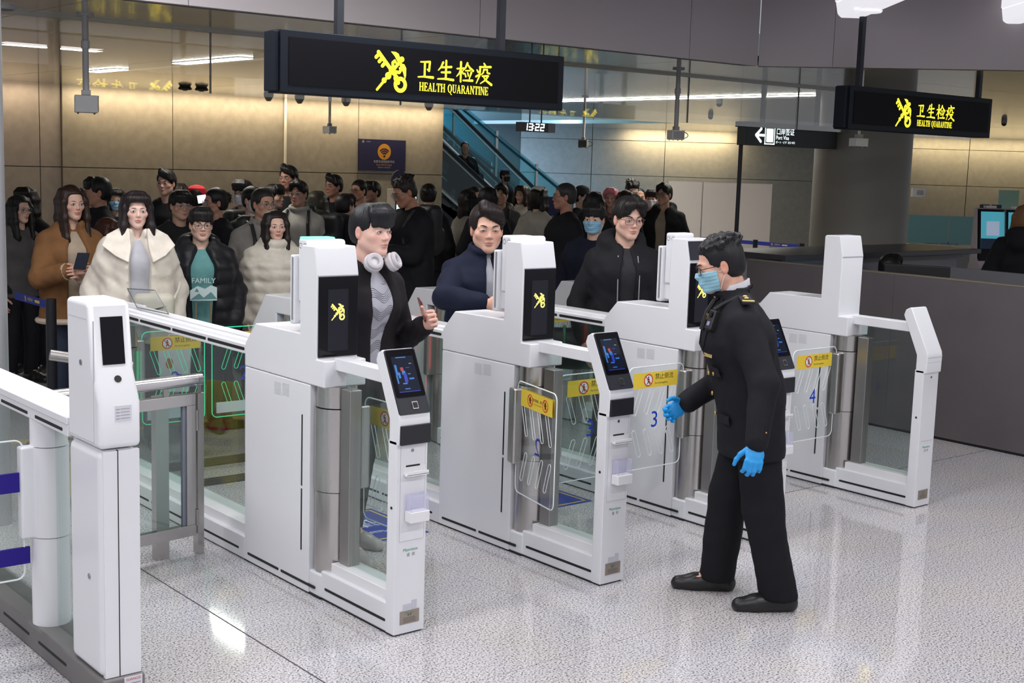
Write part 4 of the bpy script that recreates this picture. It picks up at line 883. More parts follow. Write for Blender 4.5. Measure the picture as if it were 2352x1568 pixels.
# low glass balustrade and boards behind the kiosks
gb = thing('glass_balustrade', 'teal tinted glass balustrade with a pale rail right of the round column', 'balustrade', (0, 0, 0))
Pa, Pb, Pc = [Vector(dep(a, 540, 17.0)) for a in (2085, 2180, 2250)]
for a, b in ((Pa, Pb), (Pb, Pc)):
    d = (b-a); d.z = 0; d.normalize(); n = Vector((-d.y, d.x, 0))*0.008; q = [(a.x, a.y), (b.x-d.x*0.01, b.y-d.y*0.01), (b.x-d.x*0.01+n.x, b.y-d.y*0.01+n.y), (a.x+n.x, a.y+n.y)]
    MB().prism(q, 1.06, 1.42, 'z').build('pane', mat('balustrade_teal', (0.10, 0.24, 0.25), 0.15, 0.2), gb)
    MB().prism(q, 0.0, 0.95, 'z').build('lower_panel', mat('balustrade_grey', (0.22, 0.22, 0.23), 0.5), gb)
    MB().prism([(x-n.x*6, y-n.y*6) if i < 2 else (x+n.x*6, y+n.y*6) for i, (x, y) in enumerate(q)], 1.0, 1.05, 'z').build('rail', mat('balustrade_rail', (0.45, 0.44, 0.44), 0.4), gb)
P = dep(2316, 460, 18.5); t = thing('notice_board', 'pale green board standing behind the kiosks at the right', 'board', (P[0], P[1], 0), R(-40))
MB().box(-0.14, 0.14, -0.015, 0.015, 1.30, 1.76).build('board', mat('board_green', (0.35, 0.58, 0.46), 0.5), t); MB().cyl((0, 0, 0), (0, 0, 1.32), 0.02, 10).build('post', CD, t); MB().box(-0.15, 0.15, -0.1, 0.1, 0, 0.02).build('base', CD, t)
for px, lab in ((2263, 'small dark blue desk plate left of its twin above the kiosk'), (2290, 'small dark blue desk plate in front of the pale green board')):
    P = dep(px, 460, 17.6); t = thing('desk_plate', lab, 'sign', (P[0], P[1], 0), R(-40))
    MB().box(-0.065, 0.065, -0.012, 0.012, 1.46, 1.57).build('plate', mat('plate_navy', (0.012, 0.016, 0.06), 0.4), t); MB().cyl((0, 0.0, 0), (0, 0, 1.47), 0.012, 8).build('post', CG, t)
P = ony(2112, 442, 16.6); t = thing('wall_box', 'small pale electrical box on the wall right of the round column', 'electrical box', tuple(dep(2110, 442, 17.2)), R(-48)); MB().box(-0.09, 0.09, -0.05, 0.05, -0.06, 0.06).build('case', CW, t, bev=0.006); MB().box(-0.03, 0.05, -0.056, -0.05, -0.03, 0.03).build('socket', CG, t)

# wifi kiosk at the stone wall
kx, ky = ony(918, 500, 17.3)[:2]
t = thing('wifi_kiosk', 'white standing kiosk with a lit pale screen by the stone wall', 'kiosk', (kx, ky, 0))
MB().box(-0.12, 0.36, 0, 0.2, 0, 1.46).build('body', mat('kiosk_white', (0.62, 0.61, 0.62), 0.4), t, bev=0.01); MB().box(-0.09, 0.33, -0.006, 0, 0.92, 1.36).build('bezel', SCR, t); MB().box(-0.07, 0.31, -0.009, -0.006, 0.95, 1.34).build('screen', mat('wifi_lit', (0.8, 0.95, 1), 0.4, emit=(0.75, 0.95, 1.0), es=1.1), t)
MB().prism([(0.02+0.15*math.cos(R(a)), 1.60+0.16*math.sin(R(a))) for a in range(-60, 241, 15)], 0.05, 0.075, 'y').build('round_sign', MATS['board_navy'], t)
m = MB()
for r in (0.03, 0.055, 0.08): m.flat(ring(0.02, 1.555, r-0.008, r+0.008, 42, 138, 12), (0, 0.049, 0), u, v)
m.build('wireless_symbol', MATS['print_orange'], t)

# blue notice stand in the queue
P = dep(1279, 480, 15.5); t = thing('notice_stand', 'upright dark blue notice stand with pale characters in the queue', 'sign', (P[0], P[1], 0), R(-38))
MB().box(-0.17, 0.17, -0.015, 0.015, 0.35, 1.55).build('board', mat('notice_blue', (0.012, 0.016, 0.10), 0.5), t); each(MB().box(-0.2, 0.2, -0.15, 0.15, 0, 0.02).box(-0.02, 0.02, -0.01, 0.01, 0.02, 0.35), 'foot', CD, t)
m = MB(); m.flat(text_polys('前方将接受', 0.062), (0.01, -0.017, 1.30), u, v); m.flat(text_polys('卫 生', 0.062), (-0.05, -0.017, 1.22), u, v); m.flat(text_polys('Health check', 0.03), (-0.03, -0.017, 1.15), u, v); m.build('print', MATS['print_pale'], t)

# ------------------------------------------------------------------ belt barriers
POSTM = mat('stanchion_black', (0.012, 0.013, 0.018), 0.35, 0.3); BELT = mat('belt_blue', (0.008, 0.02, 0.22), 0.6); BPR = mat('belt_print', (0.55, 0.42, 0.10), 0.6)
def stanchion(p, q, label, z=0.93, group='belt posts of the queue', post=True):
    """post at p, belt to q"""
    t = thing('belt_stanchion', label, 'stanchion', (p[0], p[1], 0), 0, group)
    d = Vector((q[0]-p[0], q[1]-p[1], 0)); L = d.length; an = math.atan2(d.y, d.x)
    MB().lathe((0, 0, 0), [(0.17, 0), (0.17, 0.012), (0.05, 0.035), (0.034, 0.05)], 24).build('base', POSTM, t)
    MB().cyl((0, 0, 0.04), (0, 0, z+0.04), 0.034, 20).build('post', POSTM, t)
    b = MB().box(0.03, L-0.04, -0.0015, 0.0015, z-0.03, z+0.022).build('belt', BELT, t); b.rotation_euler = (0, 0, an)
    m = MB(); s = 1 if math.sin(an-0.69) > -2 else -1
    uu = Vector((1, 0, 0)); yo = -0.0022
    # print shows on the side that faces the exit
    if (Vector((math.sin(an), -math.cos(an), 0)).dot(Vector((-p[0], -p[1], 0))) < 0): uu = Vector((-1, 0, 0)); yo = 0.0022
    k = max(1, int(L/0.9))
    for i in range(k):
        c = L*(i+0.5)/k; m.flat(EMB, (c-uu.x*0.11, yo, z-0.004), uu, (0, 0, 1), 0.019); m.flat(shift(text_polys('中国海关', 0.026), 0, 0), (c-uu.x*0.02, yo, z-0.004), uu, (0, 0, 1)); m.flat([[(-0.045, -0.009), (0.045, -0.009), (0.045, 0.009), (-0.045, 0.009)]], (c+uu.x*0.11, yo, z-0.004), uu, (0, 0, 1))
    m.build('belt_print', BPR, b)
    return t
def gp(px, py, z=0.93): return onz(px, py, z)[:2]
stanchion(gp(117, 700), gp(30, 676), 'black belt post with a blue belt left of the turnstile head')
stanchion(gp(523, 682), gp(424, 662), 'black belt post with a blue belt beside the man in the teal shirt')
a, b, c = gp(912, 566), gp(1062, 574), gp(1225, 560)
stanchion(b, gp(905, 594), 'black belt post with the lower blue belt behind the man with headphones')
stanchion(gp(1070, 566), a, 'black belt post with the upper blue belt behind the man with headphones')
stanchion(gp(1215, 545), gp(1045, 528), 'black belt post with a blue belt behind the navy jacket man')
stanchion(gp(1226, 580), gp(1330, 572), 'black belt post between the pink lit gate and the masked man')
stanchion(gp(1735, 557), gp(1600, 547), 'left black belt post of the pair behind the officer')
stanchion(gp(1842, 566), gp(1735, 557), 'right black belt post of the pair behind the officer')
stanchion(gp(2198, 556), gp(2100, 564), 'black belt post with a blue belt right of the round column')
# ------------------------------------------------------------------ floor mats, decals, wet floor sign
def decal(x0, x1, y0, y1, label, txt):
    t = tag(MB().box(x0, x1, y0, y1, 0.0002, 0.0018).build('floor_decal', mat('decal_blue', (0.015, 0.045, 0.34), 0.4)), label, 'floor sticker')
    m = MB(); w = (x1-x0)/2-0.03; h = (y1-y0)/2-0.03; m.cur = 0
    m.flat(brush([(-w, -h), (w, -h), (w, h), (-w, h), (-w, -h)], 0.006), ((x0+x1)/2, (y0+y1)/2, 0.0022), (1, 0, 0), (0, 1, 0)); m.cur = 1
    m.flat(text_polys(txt, 0.15), ((x0+x1)/2, (y0+y1)/2+0.05, 0.0022), (-1, 0, 0), (0, -1, 0)); m.flat(text_polys('Please wait here', 0.06), ((x0+x1)/2, (y0+y1)/2-0.13, 0.0022), (-1, 0, 0), (0, -1, 0))
    m.build('print', [YEL, mat('decal_white', (0.7, 0.72, 0.8), 0.5)], t)
decal(3.25, 3.95, 5.42, 5.98, 'blue floor sticker under the shoes of the man with headphones', '请站立')
decal(4.40, 5.12, 5.42, 5.98, 'blue floor sticker seen through the glass of the middle gate', '请站立')
for k, (y0, y1) in enumerate(((6.92, 7.08), (7.36, 7.56))):
    t = tag(MB().box(3.14, 4.06, y0, y1, 0.0, 0.004).build('floor_grille', mat('grille_dark', (0.05, 0.045, 0.04), 0.6)), ('narrow' if k == 0 else 'wide')+' dark ribbed floor strip across the first lane', 'floor strip')
    for i in range(4): MB().box(3.14, 4.06, y0+0.02+i*(y1-y0)/4.2, y0+0.03+i*(y1-y0)/4.2, 0.004, 0.008).build('rib', mat('grille_rib', (0.12, 0.11, 0.10), 0.5), t)
tag(MB().box(2.4, 8.5, 8.62, 8.70, 0.0, 0.0015).build('floor_line', mat('line_yellow', (0.55, 0.38, 0.03), 0.6)), 'yellow waiting line on the floor behind the gates', 'floor line')
wx, wy = 2.52, 6.95
t = thing('wet_floor_sign', 'yellow wet floor sign with red print seen through the turnstile glass', 'sign', (wx, wy, 0), R(55))
WY = mat('wet_yellow', (0.62, 0.52, 0.10), 0.5)
for s in (-1, 1):
    o = MB().prism([(-0.15, 0), (-0.11, 0.62), (0.11, 0.62), (0.15, 0), (0.07, 0), (0.05, 0.06), (-0.05, 0.06), (-0.07, 0)], -0.006, 0.006, 'y').build('leaf', WY, t); o.location = (0, s*0.10, 0); o.rotation_euler = (R(9)*s, 0, 0)
    m = MB(); m.cur = 0; m.flat(brush([(-0.07, 0.34), (0.07, 0.34), (0, 0.48), (-0.07, 0.34)], 0.008), (0, -0.008 if s < 0 else 0.008, 0), (1 if s < 0 else -1, 0, 0), (0, 0, 1)); m.cur = 1; m.flat(text_polys('清洁卫生', 0.05), (0, -0.008 if s < 0 else 0.008, 0.26), (1 if s < 0 else -1, 0, 0), (0, 0, 1)); m.build('print', [RED, INK], o)
# ------------------------------------------------------------------ people: smooth blended volumes turned into single surfaces
class Field:
    def __init__(s, lo, hi, h):
        s.h = h; s.lo = np.array(lo, float); n = np.ceil((np.array(hi)-s.lo)/h).astype(int)+1; s.n = n
        s.ax = [s.lo[i]+h*np.arange(n[i]) for i in range(3)]; s.F = np.full(n, 0.5, np.float32)
    def sub(s, lo, hi):
        a = np.clip(np.floor((np.array(lo)-s.lo)/s.h).astype(int), 0, s.n-1); b = np.clip(np.ceil((np.array(hi)-s.lo)/s.h).astype(int)+1, a+1, s.n)
        sl = tuple(slice(p, q) for p, q in zip(a, b))
        X = s.ax[0][sl[0]][:, None, None].astype(np.float32); Y = s.ax[1][sl[1]][None, :, None].astype(np.float32); Z = s.ax[2][sl[2]][None, None, :].astype(np.float32)
        return sl, X, Y, Z
    def _u(s, sl, d, k):
        a = s.F[sl]
        if k > 0: hh = np.maximum(k-np.abs(a-d), 0)/k; s.F[sl] = np.minimum(a, d)-hh*hh*k*0.25
        else: s.F[sl] = np.minimum(a, d)
    def _c(s, sl, d, k):
        a = s.F[sl]; d = -d
        if k > 0: hh = np.maximum(k-np.abs(a-d), 0)/k; s.F[sl] = np.maximum(a, d)+hh*hh*k*0.25
        else: s.F[sl] = np.maximum(a, d)
    def _cap(s, a, b, ra, rb, X, Y, Z, kx=1.0, ky=1.0):
        a = np.array(a, float); b = np.array(b, float); d = np.array([(b[0]-a[0])/kx, (b[1]-a[1])/ky, b[2]-a[2]]); L = float(d@d)+1e-12
        px, py, pz = (X-a[0])/kx, (Y-a[1])/ky, Z-a[2]
        t = np.clip((px*d[0]+py*d[1]+pz*d[2])/L, 0, 1)
        return np.sqrt((px-t*d[0])**2+(py-t*d[1])**2+(pz-t*d[2])**2)-(ra+(rb-ra)*t)
    def cap(s, a, b, ra, rb=None, k=0.02, kx=1.0, ky=1.0, cut=False):
        rb = ra if rb is None else rb; m = max(ra, rb)+k+2*s.h; mm = np.array([m*kx, m*ky, m])
        sl, X, Y, Z = s.sub(np.minimum(a, b)-mm, np.maximum(a, b)+mm); d = s._cap(a, b, ra, rb, X, Y, Z, kx, ky)
        (s._c if cut else s._u)(sl, d, k)
    def ell(s, c, r, k=0.02, cut=False):
        r = np.array(r, float); m = r+k+2*s.h; sl, X, Y, Z = s.sub(np.array(c)-m, np.array(c)+m)
        x, y, z = X-c[0], Y-c[1], Z-c[2]
        k0 = np.sqrt((x/r[0])**2+(y/r[1])**2+(z/r[2])**2); k1 = np.sqrt((x/r[0]**2)**2+(y/r[1]**2)**2+(z/r[2]**2)**2)+1e-9
        (s._c if cut else s._u)(sl, k0*(k0-1)/k1, k)
    def box(s, c, b, k=0.02, cut=True, r=0.0):
        b = np.array(b, float); m = b+k+2*s.h; sl, X, Y, Z = s.sub(np.array(c)-m, np.array(c)+m)
        qx, qy, qz = np.abs(X-c[0])-b[0]+r, np.abs(Y-c[1])-b[1]+r, np.abs(Z-c[2])-b[2]+r
        d = np.sqrt(np.maximum(qx, 0)**2+np.maximum(qy, 0)**2+np.maximum(qz, 0)**2)+np.minimum(np.maximum(np.maximum(qx, qy), qz), 0)-r
        (s._c if cut else s._u)(sl, d, k)
    def grid(s): return s.ax[0][:, None, None], s.ax[1][None, :, None], s.ax[2][None, None, :]
    def mesh(s, F=None):
        """surface nets"""
        F = s.F if F is None else F; F = F.copy(); F[0], F[-1] = np.maximum(F[0], 1e-3), np.maximum(F[-1], 1e-3); F[:, 0] = np.maximum(F[:, 0], 1e-3); F[:, -1] = np.maximum(F[:, -1], 1e-3); F[:, :, 0] = np.maximum(F[:, :, 0], 1e-3); F[:, :, -1] = np.maximum(F[:, :, -1], 1e-3)
        S = F < 0; nx, ny, nz = [q-1 for q in F.shape]
        cn = sum(S[i:nx+i, j:ny+j, k:nz+k].astype(np.int8) for i in (0, 1) for j in (0, 1) for k in (0, 1))
        act = (cn > 0) & (cn < 8); idx = np.argwhere(act); vid = np.full(act.shape, -1, np.int64); vid[act] = np.arange(len(idx))
        I, J, K = idx.T; acc = np.zeros((len(idx), 3)); cnt = np.zeros(len(idx))
        C = {(i, j, k): F[I+i, J+j, K+k] for i in (0, 1) for j in (0, 1) for k in (0, 1)}
        for a in C:
            for d in range(3):
                if a[d] == 0:
                    b = list(a); b[d] = 1; b = tuple(b); fa, fb = C[a], C[b]; m = (fa < 0) != (fb < 0)
                    t = fa[m]/(fa[m]-fb[m]); p = np.tile(np.array(a, float), (m.sum(), 1)); p[:, d] = t; acc[m] += p; cnt[m] += 1
        V = (idx+acc/np.maximum(cnt, 1)[:, None])*s.h+s.lo
        Q = []
        for d in range(3):
            e = [slice(None)]*3; g = [slice(None)]*3; e[d] = slice(0, -1); g[d] = slice(1, None); A, B = S[tuple(e)], S[tuple(g)]
            x = np.argwhere(A != B); u, w = [q for q in range(3) if q != d]
            ok = (x[:, u] > 0) & (x[:, w] > 0) & (x[:, u] < F.shape[u]-1) & (x[:, w] < F.shape[w]-1); x = x[ok]
            def v(du, dw): y = x.copy(); y[:, u] -= du; y[:, w] -= dw; return vid[y[:, 0], y[:, 1], y[:, 2]]
            q = np.stack([v(1, 1), v(0, 1), v(0, 0), v(1, 0)], 1); ins = A[tuple(x.T)]; fl = ins if d != 1 else ~ins
            q[~fl] = q[~fl][:, ::-1]; Q.append(q)
        return V, np.concatenate(Q)
def np_obj(name, V, Q, mats, parent, col=None):
    me = bpy.data.meshes.new(name); me.vertices.add(len(V)); me.vertices.foreach_set('co', np.asarray(V, np.float32).ravel())
    n = len(Q); me.loops.add(4*n); me.loops.foreach_set('vertex_index', Q.astype(np.int32).ravel()); me.polygons.add(n)
    me.polygons.foreach_set('loop_start', np.arange(0, 4*n, 4, dtype=np.int32)); me.polygons.foreach_set('loop_total', np.full(n, 4, np.int32)); me.polygons.foreach_set('use_smooth', np.ones(n, bool))
    for m in (mats if isinstance(mats, (list, tuple)) else [mats]): me.materials.append(m)
    if col is not None:
        a = me.color_attributes.new('Col', 'FLOAT_COLOR', 'POINT'); a.data.foreach_set('color', np.concatenate([col, np.ones((len(col), 1))], 1).astype(np.float32).ravel())
    me.update(); me.validate()
    o = bpy.data.objects.new(name, me); COL.objects.link(o); o.parent = parent
    return o
def wob(X, Y, Z, f, s=0.0):
    """cheap smooth noise in -1..1"""
    return (np.sin(f*(X*1.0+Y*0.37+Z*0.61)+s)*np.sin(f*(-X*0.43+Y*1.03+Z*0.29)+1.7*s+1)+0.5*np.sin(f*2.1*(X*0.7-Y*0.55+Z*0.9)+2.3*s)*np.sin(f*1.9*(X*0.3+Y*0.8-Z*0.6)+0.5*s))/1.5
SKIN = mat('skin', (0.5, 0.3, 0.2), 0.52, 0, 0.35, attr='Col', bump=(220, 0.06, 0.001))
for _n in ('Subsurface Weight',): SKIN.node_tree.nodes['Principled BSDF'].inputs[_n].default_value = 0.08
SKIN.node_tree.nodes['Principled BSDF'].inputs['Subsurface Radius'].default_value = (0.012, 0.005, 0.003)
EYEW = mat('eye_white', (0.55, 0.52, 0.50), 0.3); EYEB = mat('eye_dark', (0.012, 0.008, 0.006), 0.15)
def hair_mat(col):
    return mat('hair_%02x%02x%02x' % tuple(int(c*255) for c in col), col, 0.46, 0, 0.32, bump=(150, 0.45, 0.003, (1, 1, 0.08)))
def cloth(col, rough=0.8, kind=''):
    nm = 'cloth_%s%03d_%03d_%03d' % (kind, int(col[0]*999), int(col[1]*999), int(col[2]*999))
    return mat(nm, col, 0.5 if kind == 'nylon' else rough, 0, 0.35 if kind == 'nylon' else 0.2, vary=(14, 0.10), bump=(25 if kind == 'nylon' else 260, 0.25, 0.004 if kind == 'nylon' else 0.0015))
_hc = {}
def head_field(sex, var, h):
    key = (sex, var, h)
    if key in _hc: return _hc[key]
    f = Field((-0.105, -0.135, -0.215), (0.105, 0.125, 0.135), h); fem = sex == 'f'; r = random.Random(var*13+(5 if fem else 0))
    jw = (0.90 if fem else 1.02)*(1+0.05*(r.random()-0.5)); fat = 0.004*(r.random()-0.3)
    f.ell((0, 0.012, 0.040), (0.0745, 0.092, 0.080), 0.0); f.ell((0, -0.022, -0.032), (0.0615*jw+fat, 0.067, 0.077), 0.03)
    for s in (-1, 1):
        f.cap((s*0.046*jw, 0.004, -0.050), (s*0.012, -0.058, -0.090), 0.024+fat, 0.020, 0.025); f.ell((s*0.041, -0.050, -0.020), (0.027, 0.027, 0.022), 0.02)
    f.ell((0, -0.066, -0.094), (0.022*jw, 0.018, 0.017), 0.018)
    nf = 0.82 if fem else 1.0; f.cap((0, -0.082, 0.008), (0, -0.0965, -0.024), 0.0075*nf, 0.0092*nf, 0.016); f.ell((0, -0.0995, -0.029), (0.0112*nf, 0.0105*nf, 0.0090*nf), 0.008)
    for s in (-1, 1):
        f.ell((s*0.0120*nf, -0.0915, -0.0325), (0.0080*nf, 0.0092*nf, 0.0062*nf), 0.006); f.cap((s*0.012, -0.0805 if fem else -0.082, 0.022), (s*0.046, -0.064, 0.018), 0.0088 if fem else 0.0112, 0.008, 0.018)
        f.ell((s*0.032, -0.099, 0.0005), (0.020, 0.0155, 0.0115), 0.014, cut=True); f.ell((s*0.032, -0.0745, 0.0), (0.0165, 0.0125, 0.0105), 0.007)
    f.ell((0, -0.0885, -0.0565), (0.0215, 0.0105, 0.0055), 0.006); f.ell((0, -0.0880, -0.0675), (0.0185, 0.0105, 0.0062), 0.006); f.ell((0, -0.101, -0.0618), (0.024, 0.0085, 0.0016), 0.003, cut=True)
    for s in (-1, 1):
        f.ell((s*0.0755, 0.013, -0.006), (0.0095, 0.0185, 0.031), 0.006); f.ell((s*0.086, 0.008, -0.004), (0.007, 0.010, 0.017), 0.004, cut=True)
    f.cap((0, 0.022, -0.055), (0, 0.034, -0.20), 0.046 if fem else 0.055, 0.050 if fem else 0.060, 0.022)
    V, Q = f.mesh(); _hc[key] = (f, V, Q); return _hc[key]
def skin_cols(V, tone, lips):
    c = np.tile(np.array(tone, float), (len(V), 1)); x, y, z = V.T
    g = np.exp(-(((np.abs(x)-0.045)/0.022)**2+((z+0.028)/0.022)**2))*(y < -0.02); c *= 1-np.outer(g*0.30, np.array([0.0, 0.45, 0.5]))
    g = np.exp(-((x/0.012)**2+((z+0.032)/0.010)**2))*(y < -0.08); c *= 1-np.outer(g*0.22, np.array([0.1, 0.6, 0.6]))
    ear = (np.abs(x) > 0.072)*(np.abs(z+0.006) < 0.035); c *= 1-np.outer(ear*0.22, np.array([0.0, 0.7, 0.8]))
    w = np.clip(1.6-1.6*np.sqrt((x/0.0245)**2+((z+0.0618)/0.0125)**2), 0, 1)*(y < -0.075); c = c*(1-w[:, None])+np.outer(w, np.array(lips))
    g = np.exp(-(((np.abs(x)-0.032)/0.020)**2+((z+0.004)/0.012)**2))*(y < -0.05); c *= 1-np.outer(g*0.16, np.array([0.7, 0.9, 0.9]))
    return c
def hair_mesh(style, var, h):
    """style: short / fringe / part / long / bob / bun / spiky / thin / tuft"""
    key = ('hair', style, var, h)
    if key in _hc: return _hc[key]
    r = random.Random(var*7+len(style)); lng = style in ('long', 'longbang', 'wavy'); lo = (-0.15, -0.16, -0.44 if lng else (-0.20 if style in ('bob', 'fluff') else -0.12)); hi = (0.15, 0.19, 0.17)
    f = Field(lo, hi, h); v = {'short': 0.004, 'fringe': 0.008, 'part': 0.007, 'thin': -0.001, 'spiky': 0.003, 'fringe2': 0.004}.get(style, 0.009)
    f.ell((0, 0.020, 0.046), (0.082+v, 0.099+v, 0.084+v), 0.0)
    if style not in ('thin',): f.ell((0, 0.045, -0.010), (0.074+v, 0.070+v, 0.075), 0.03)
    top = {'short': 0.062, 'fringe': 0.066, 'part': 0.070, 'thin': 0.082, 'spiky': 0.062, 'bun': 0.066}.get(style, 0.070)
    f.box((0, -0.13, top-0.12), (0.064 if not lng and style != 'bob' else 0.060, 0.088, 0.12), 0.016, r=0.03)          # face opening
    if not lng and style not in ('bob', 'fluff'):
        f.box((0, -0.075, -0.13), (0.2, 0.083, 0.125), 0.012); f.box((0, 0.0, -0.19), (0.2, 0.3, 0.125), 0.012)         # sides above the ear, nape
        for s in (-1, 1): f.ell((s*0.085, 0.012, -0.008), (0.020, 0.022, 0.034), 0.008, cut=True)
    def lock(pts, rad, k=0.024):
        for i in range(len(pts)-1): f.cap(pts[i], pts[i+1], rad[i], rad[i+1], k)
    if style in ('fringe', 'longbang', 'bob', 'fluff', 'fringe2'):
        for i in range(9):
            x = -0.060+0.015*i; e = 0.034+0.012*r.random()-(0.006 if style == 'fringe2' else 0)
            lock([(x*0.75, -0.050, 0.112), (x, -0.088+abs(x)*0.30, 0.085), (x*1.03+0.004*(r.random()-0.5), -0.099+abs(x)*0.42, e)], [0.018, 0.015, 0.009], 0.02)
    if style == 'part':
        for i in range(5):
            for s in (-1, 1):
                t = i/4; lock([(0.012+s*0.004, -0.055, 0.122), (s*(0.022+0.030*t)+0.010, -0.090+0.02*t, 0.098-0.012*t), (s*(0.040+0.026*t)+0.006, -0.088+0.03*t, 0.052-0.018*t)], [0.014, 0.014, 0.007])
    if style == 'sweep':
        for i in range(8): t = i/7; lock([(-0.03+0.01*t, -0.05, 0.125), (-0.025+0.075*t, -0.078+0.02*t, 0.104-0.015*t), (0.0+0.075*t, -0.084+0.03*t, 0.070-0.030*t)], [0.014, 0.013, 0.007])
    if style == 'spiky':
        for i in range(150):
            a = r.random()*6.28; q = r.random()**0.5*0.085; x, y = q*math.cos(a), 0.02+q*1.1*math.sin(a); z = 0.046+0.085*math.sqrt(max(0, 1-(q/0.1)**2))
            f.cap((x, y, z-0.01), (x*1.15+0.012*(r.random()-0.5), y*1.15+0.012+0.02*(r.random()-0.5), z+0.004+0.009*r.random()), 0.007, 0.0030, 0.012)
    if style in ('bun', 'tuft'):
        f.ell((0, 0.115, 0.055), (0.045, 0.045, 0.045), 0.015)
        for i in range(14): a = r.random()*6.28; f.cap((0, 0.12, 0.06), (0.07*math.cos(a), 0.14+0.02*r.random(), 0.06+0.07*math.sin(a)), 0.010, 0.003, 0.006)
    if lng or style in ('bob', 'fluff'):
        zb = -0.37 if lng else -0.13; fl = 1.25 if style in ('fluff', 'wavy') else 1.0
        f.ell((0, 0.060, (zb+0.05)/2), (0.088*fl, 0.055*fl, (0.05-zb)/2), 0.03)
        for s in (-1, 1):
            for i in range(5):
                y0 = -0.045+0.028*i; e = zb+0.06*r.random(); sw = 0.012*(r.random()-0.5)
                lock([(s*0.066, y0*0.6, 0.085), (s*(0.082+0.006*(fl-1)*8), y0, 0.02), (s*(0.086*fl)+sw, y0-0.010, -0.10), (s*(0.082*fl)+2*sw, y0-0.030 if lng else y0, max(zb, -0.24)), (s*0.072*fl+3*sw, y0-0.045 if lng else y0, e)], [0.020, 0.020, 0.022, 0.020, 0.010])
        f.box((0, -0.13, -0.10), (0.056, 0.082, 0.16), 0.014, r=0.03)
    X, Y, Z = f.grid(); A = np.arctan2(Y-0.02, X); f.F = f.F+(0.0011*np.sin(A*(36 if h < 0.006 else 22)+3*np.sin(Z*14+var))+0.0012*wob(X, Y, Z*0.4, 55, var)).astype(np.float32)
    V, Q = f.mesh(); _hc[key] = (f, V, Q); return _hc[key]
def hand_mesh(pose, side, h=0.0045):
    """right-size adult hand hanging from the wrist at the origin, fingers down -Z, palm towards the body (+x for side=-1)"""
    key = ('hand', pose, side, h)
    if key in _hc: return _hc[key]
    f = Field((-0.11, -0.13, -0.23), (0.11, 0.11, 0.09), h); q = -side                            # q: direction of the palm
    f.cap((0, 0, 0.08), (0, 0, -0.005), 0.027, 0.024, 0.0, 0.8, 1.1)
    f.ell((0, 0.0, -0.050), (0.0155, 0.040, 0.046), 0.02); curl = {'relax': 0.45, 'grip': 1.25, 'flat': 0.12}[pose]
    for i, (y, L, z0) in enumerate(((-0.031, 0.068, -0.088), (-0.0105, 0.076, -0.094), (0.0105, 0.071, -0.092), (0.031, 0.055, -0.084))):
        p = np.array([0, y, z0]); a = curl*0.35
        for sgm, fr in enumerate((0.46, 0.30, 0.24)):
            d = np.array([q*math.sin(a), 0.02*(i-1.5), -math.cos(a)]); e = p+d*L*fr; rr = (0.0098, 0.0088, 0.0080)[sgm]*(0.88 if i == 3 else 1)
            f.cap(p-d*0.004, e, rr, rr*0.92, 0.0025 if sgm else 0.010); p = e; a += curl*0.55
    p = np.array([q*0.006, -0.028, -0.028]); a = 0.75 if pose != 'flat' else 0.95
    for L, rr in ((0.040, 0.0125), (0.030, 0.0105), (0.024, 0.0092)):
        d = np.array([q*0.35*(1+curl*0.5), -math.sin(a), -math.cos(a)]); d /= np.linalg.norm(d); e = p+d*L; f.cap(p, e, rr, rr*0.9, 0.006); p = e; a -= 0.30
    V, Q = f.mesh(); _hc[key] = (f, V, Q); return _hc[key]
def align(a, b):
    """matrix: takes -Z along a->b, keeps x roughly"""
    d = (Vector(b)-Vector(a)).normalized(); z = -d; x = Vector((1, 0, 0)); x = (x-z*x.dot(z)); x = x.normalized() if x.length > 0.05 else Vector((0, 1, 0)); y = z.cross(x)
    return np.array(((x.x, y.x, z.x), (x.y, y.y, z.y), (x.z, y.z, z.z)))
def join(parts):
    V = []; Q = []; C = []; n = 0
    for v, q, c in parts: V.append(v); Q.append(q+n); C.append(c); n += len(v)
    return np.concatenate(V), np.concatenate(Q), np.concatenate(C)
TONE = (0.66, 0.42, 0.325); LIPM = (0.42, 0.165, 0.14); LIPF = (0.50, 0.10, 0.09)
def ik(sh, hand, l1, l2, pole):
    sh = np.array(sh); hand = np.array(hand, float); d = hand-sh; L = np.linalg.norm(d); mx = (l1+l2)*0.985
    if L > mx: hand = sh+d*mx/L; d = hand-sh; L = mx
    a = (l1*l1-l2*l2+L*L)/(2*L); hh = math.sqrt(max(l1*l1-a*a, 0)); u = d/L; p = np.array(pole, float); p -= u*(p@u); p /= np.linalg.norm(p)+1e-9
    return sh+u*a+p*hh, hand
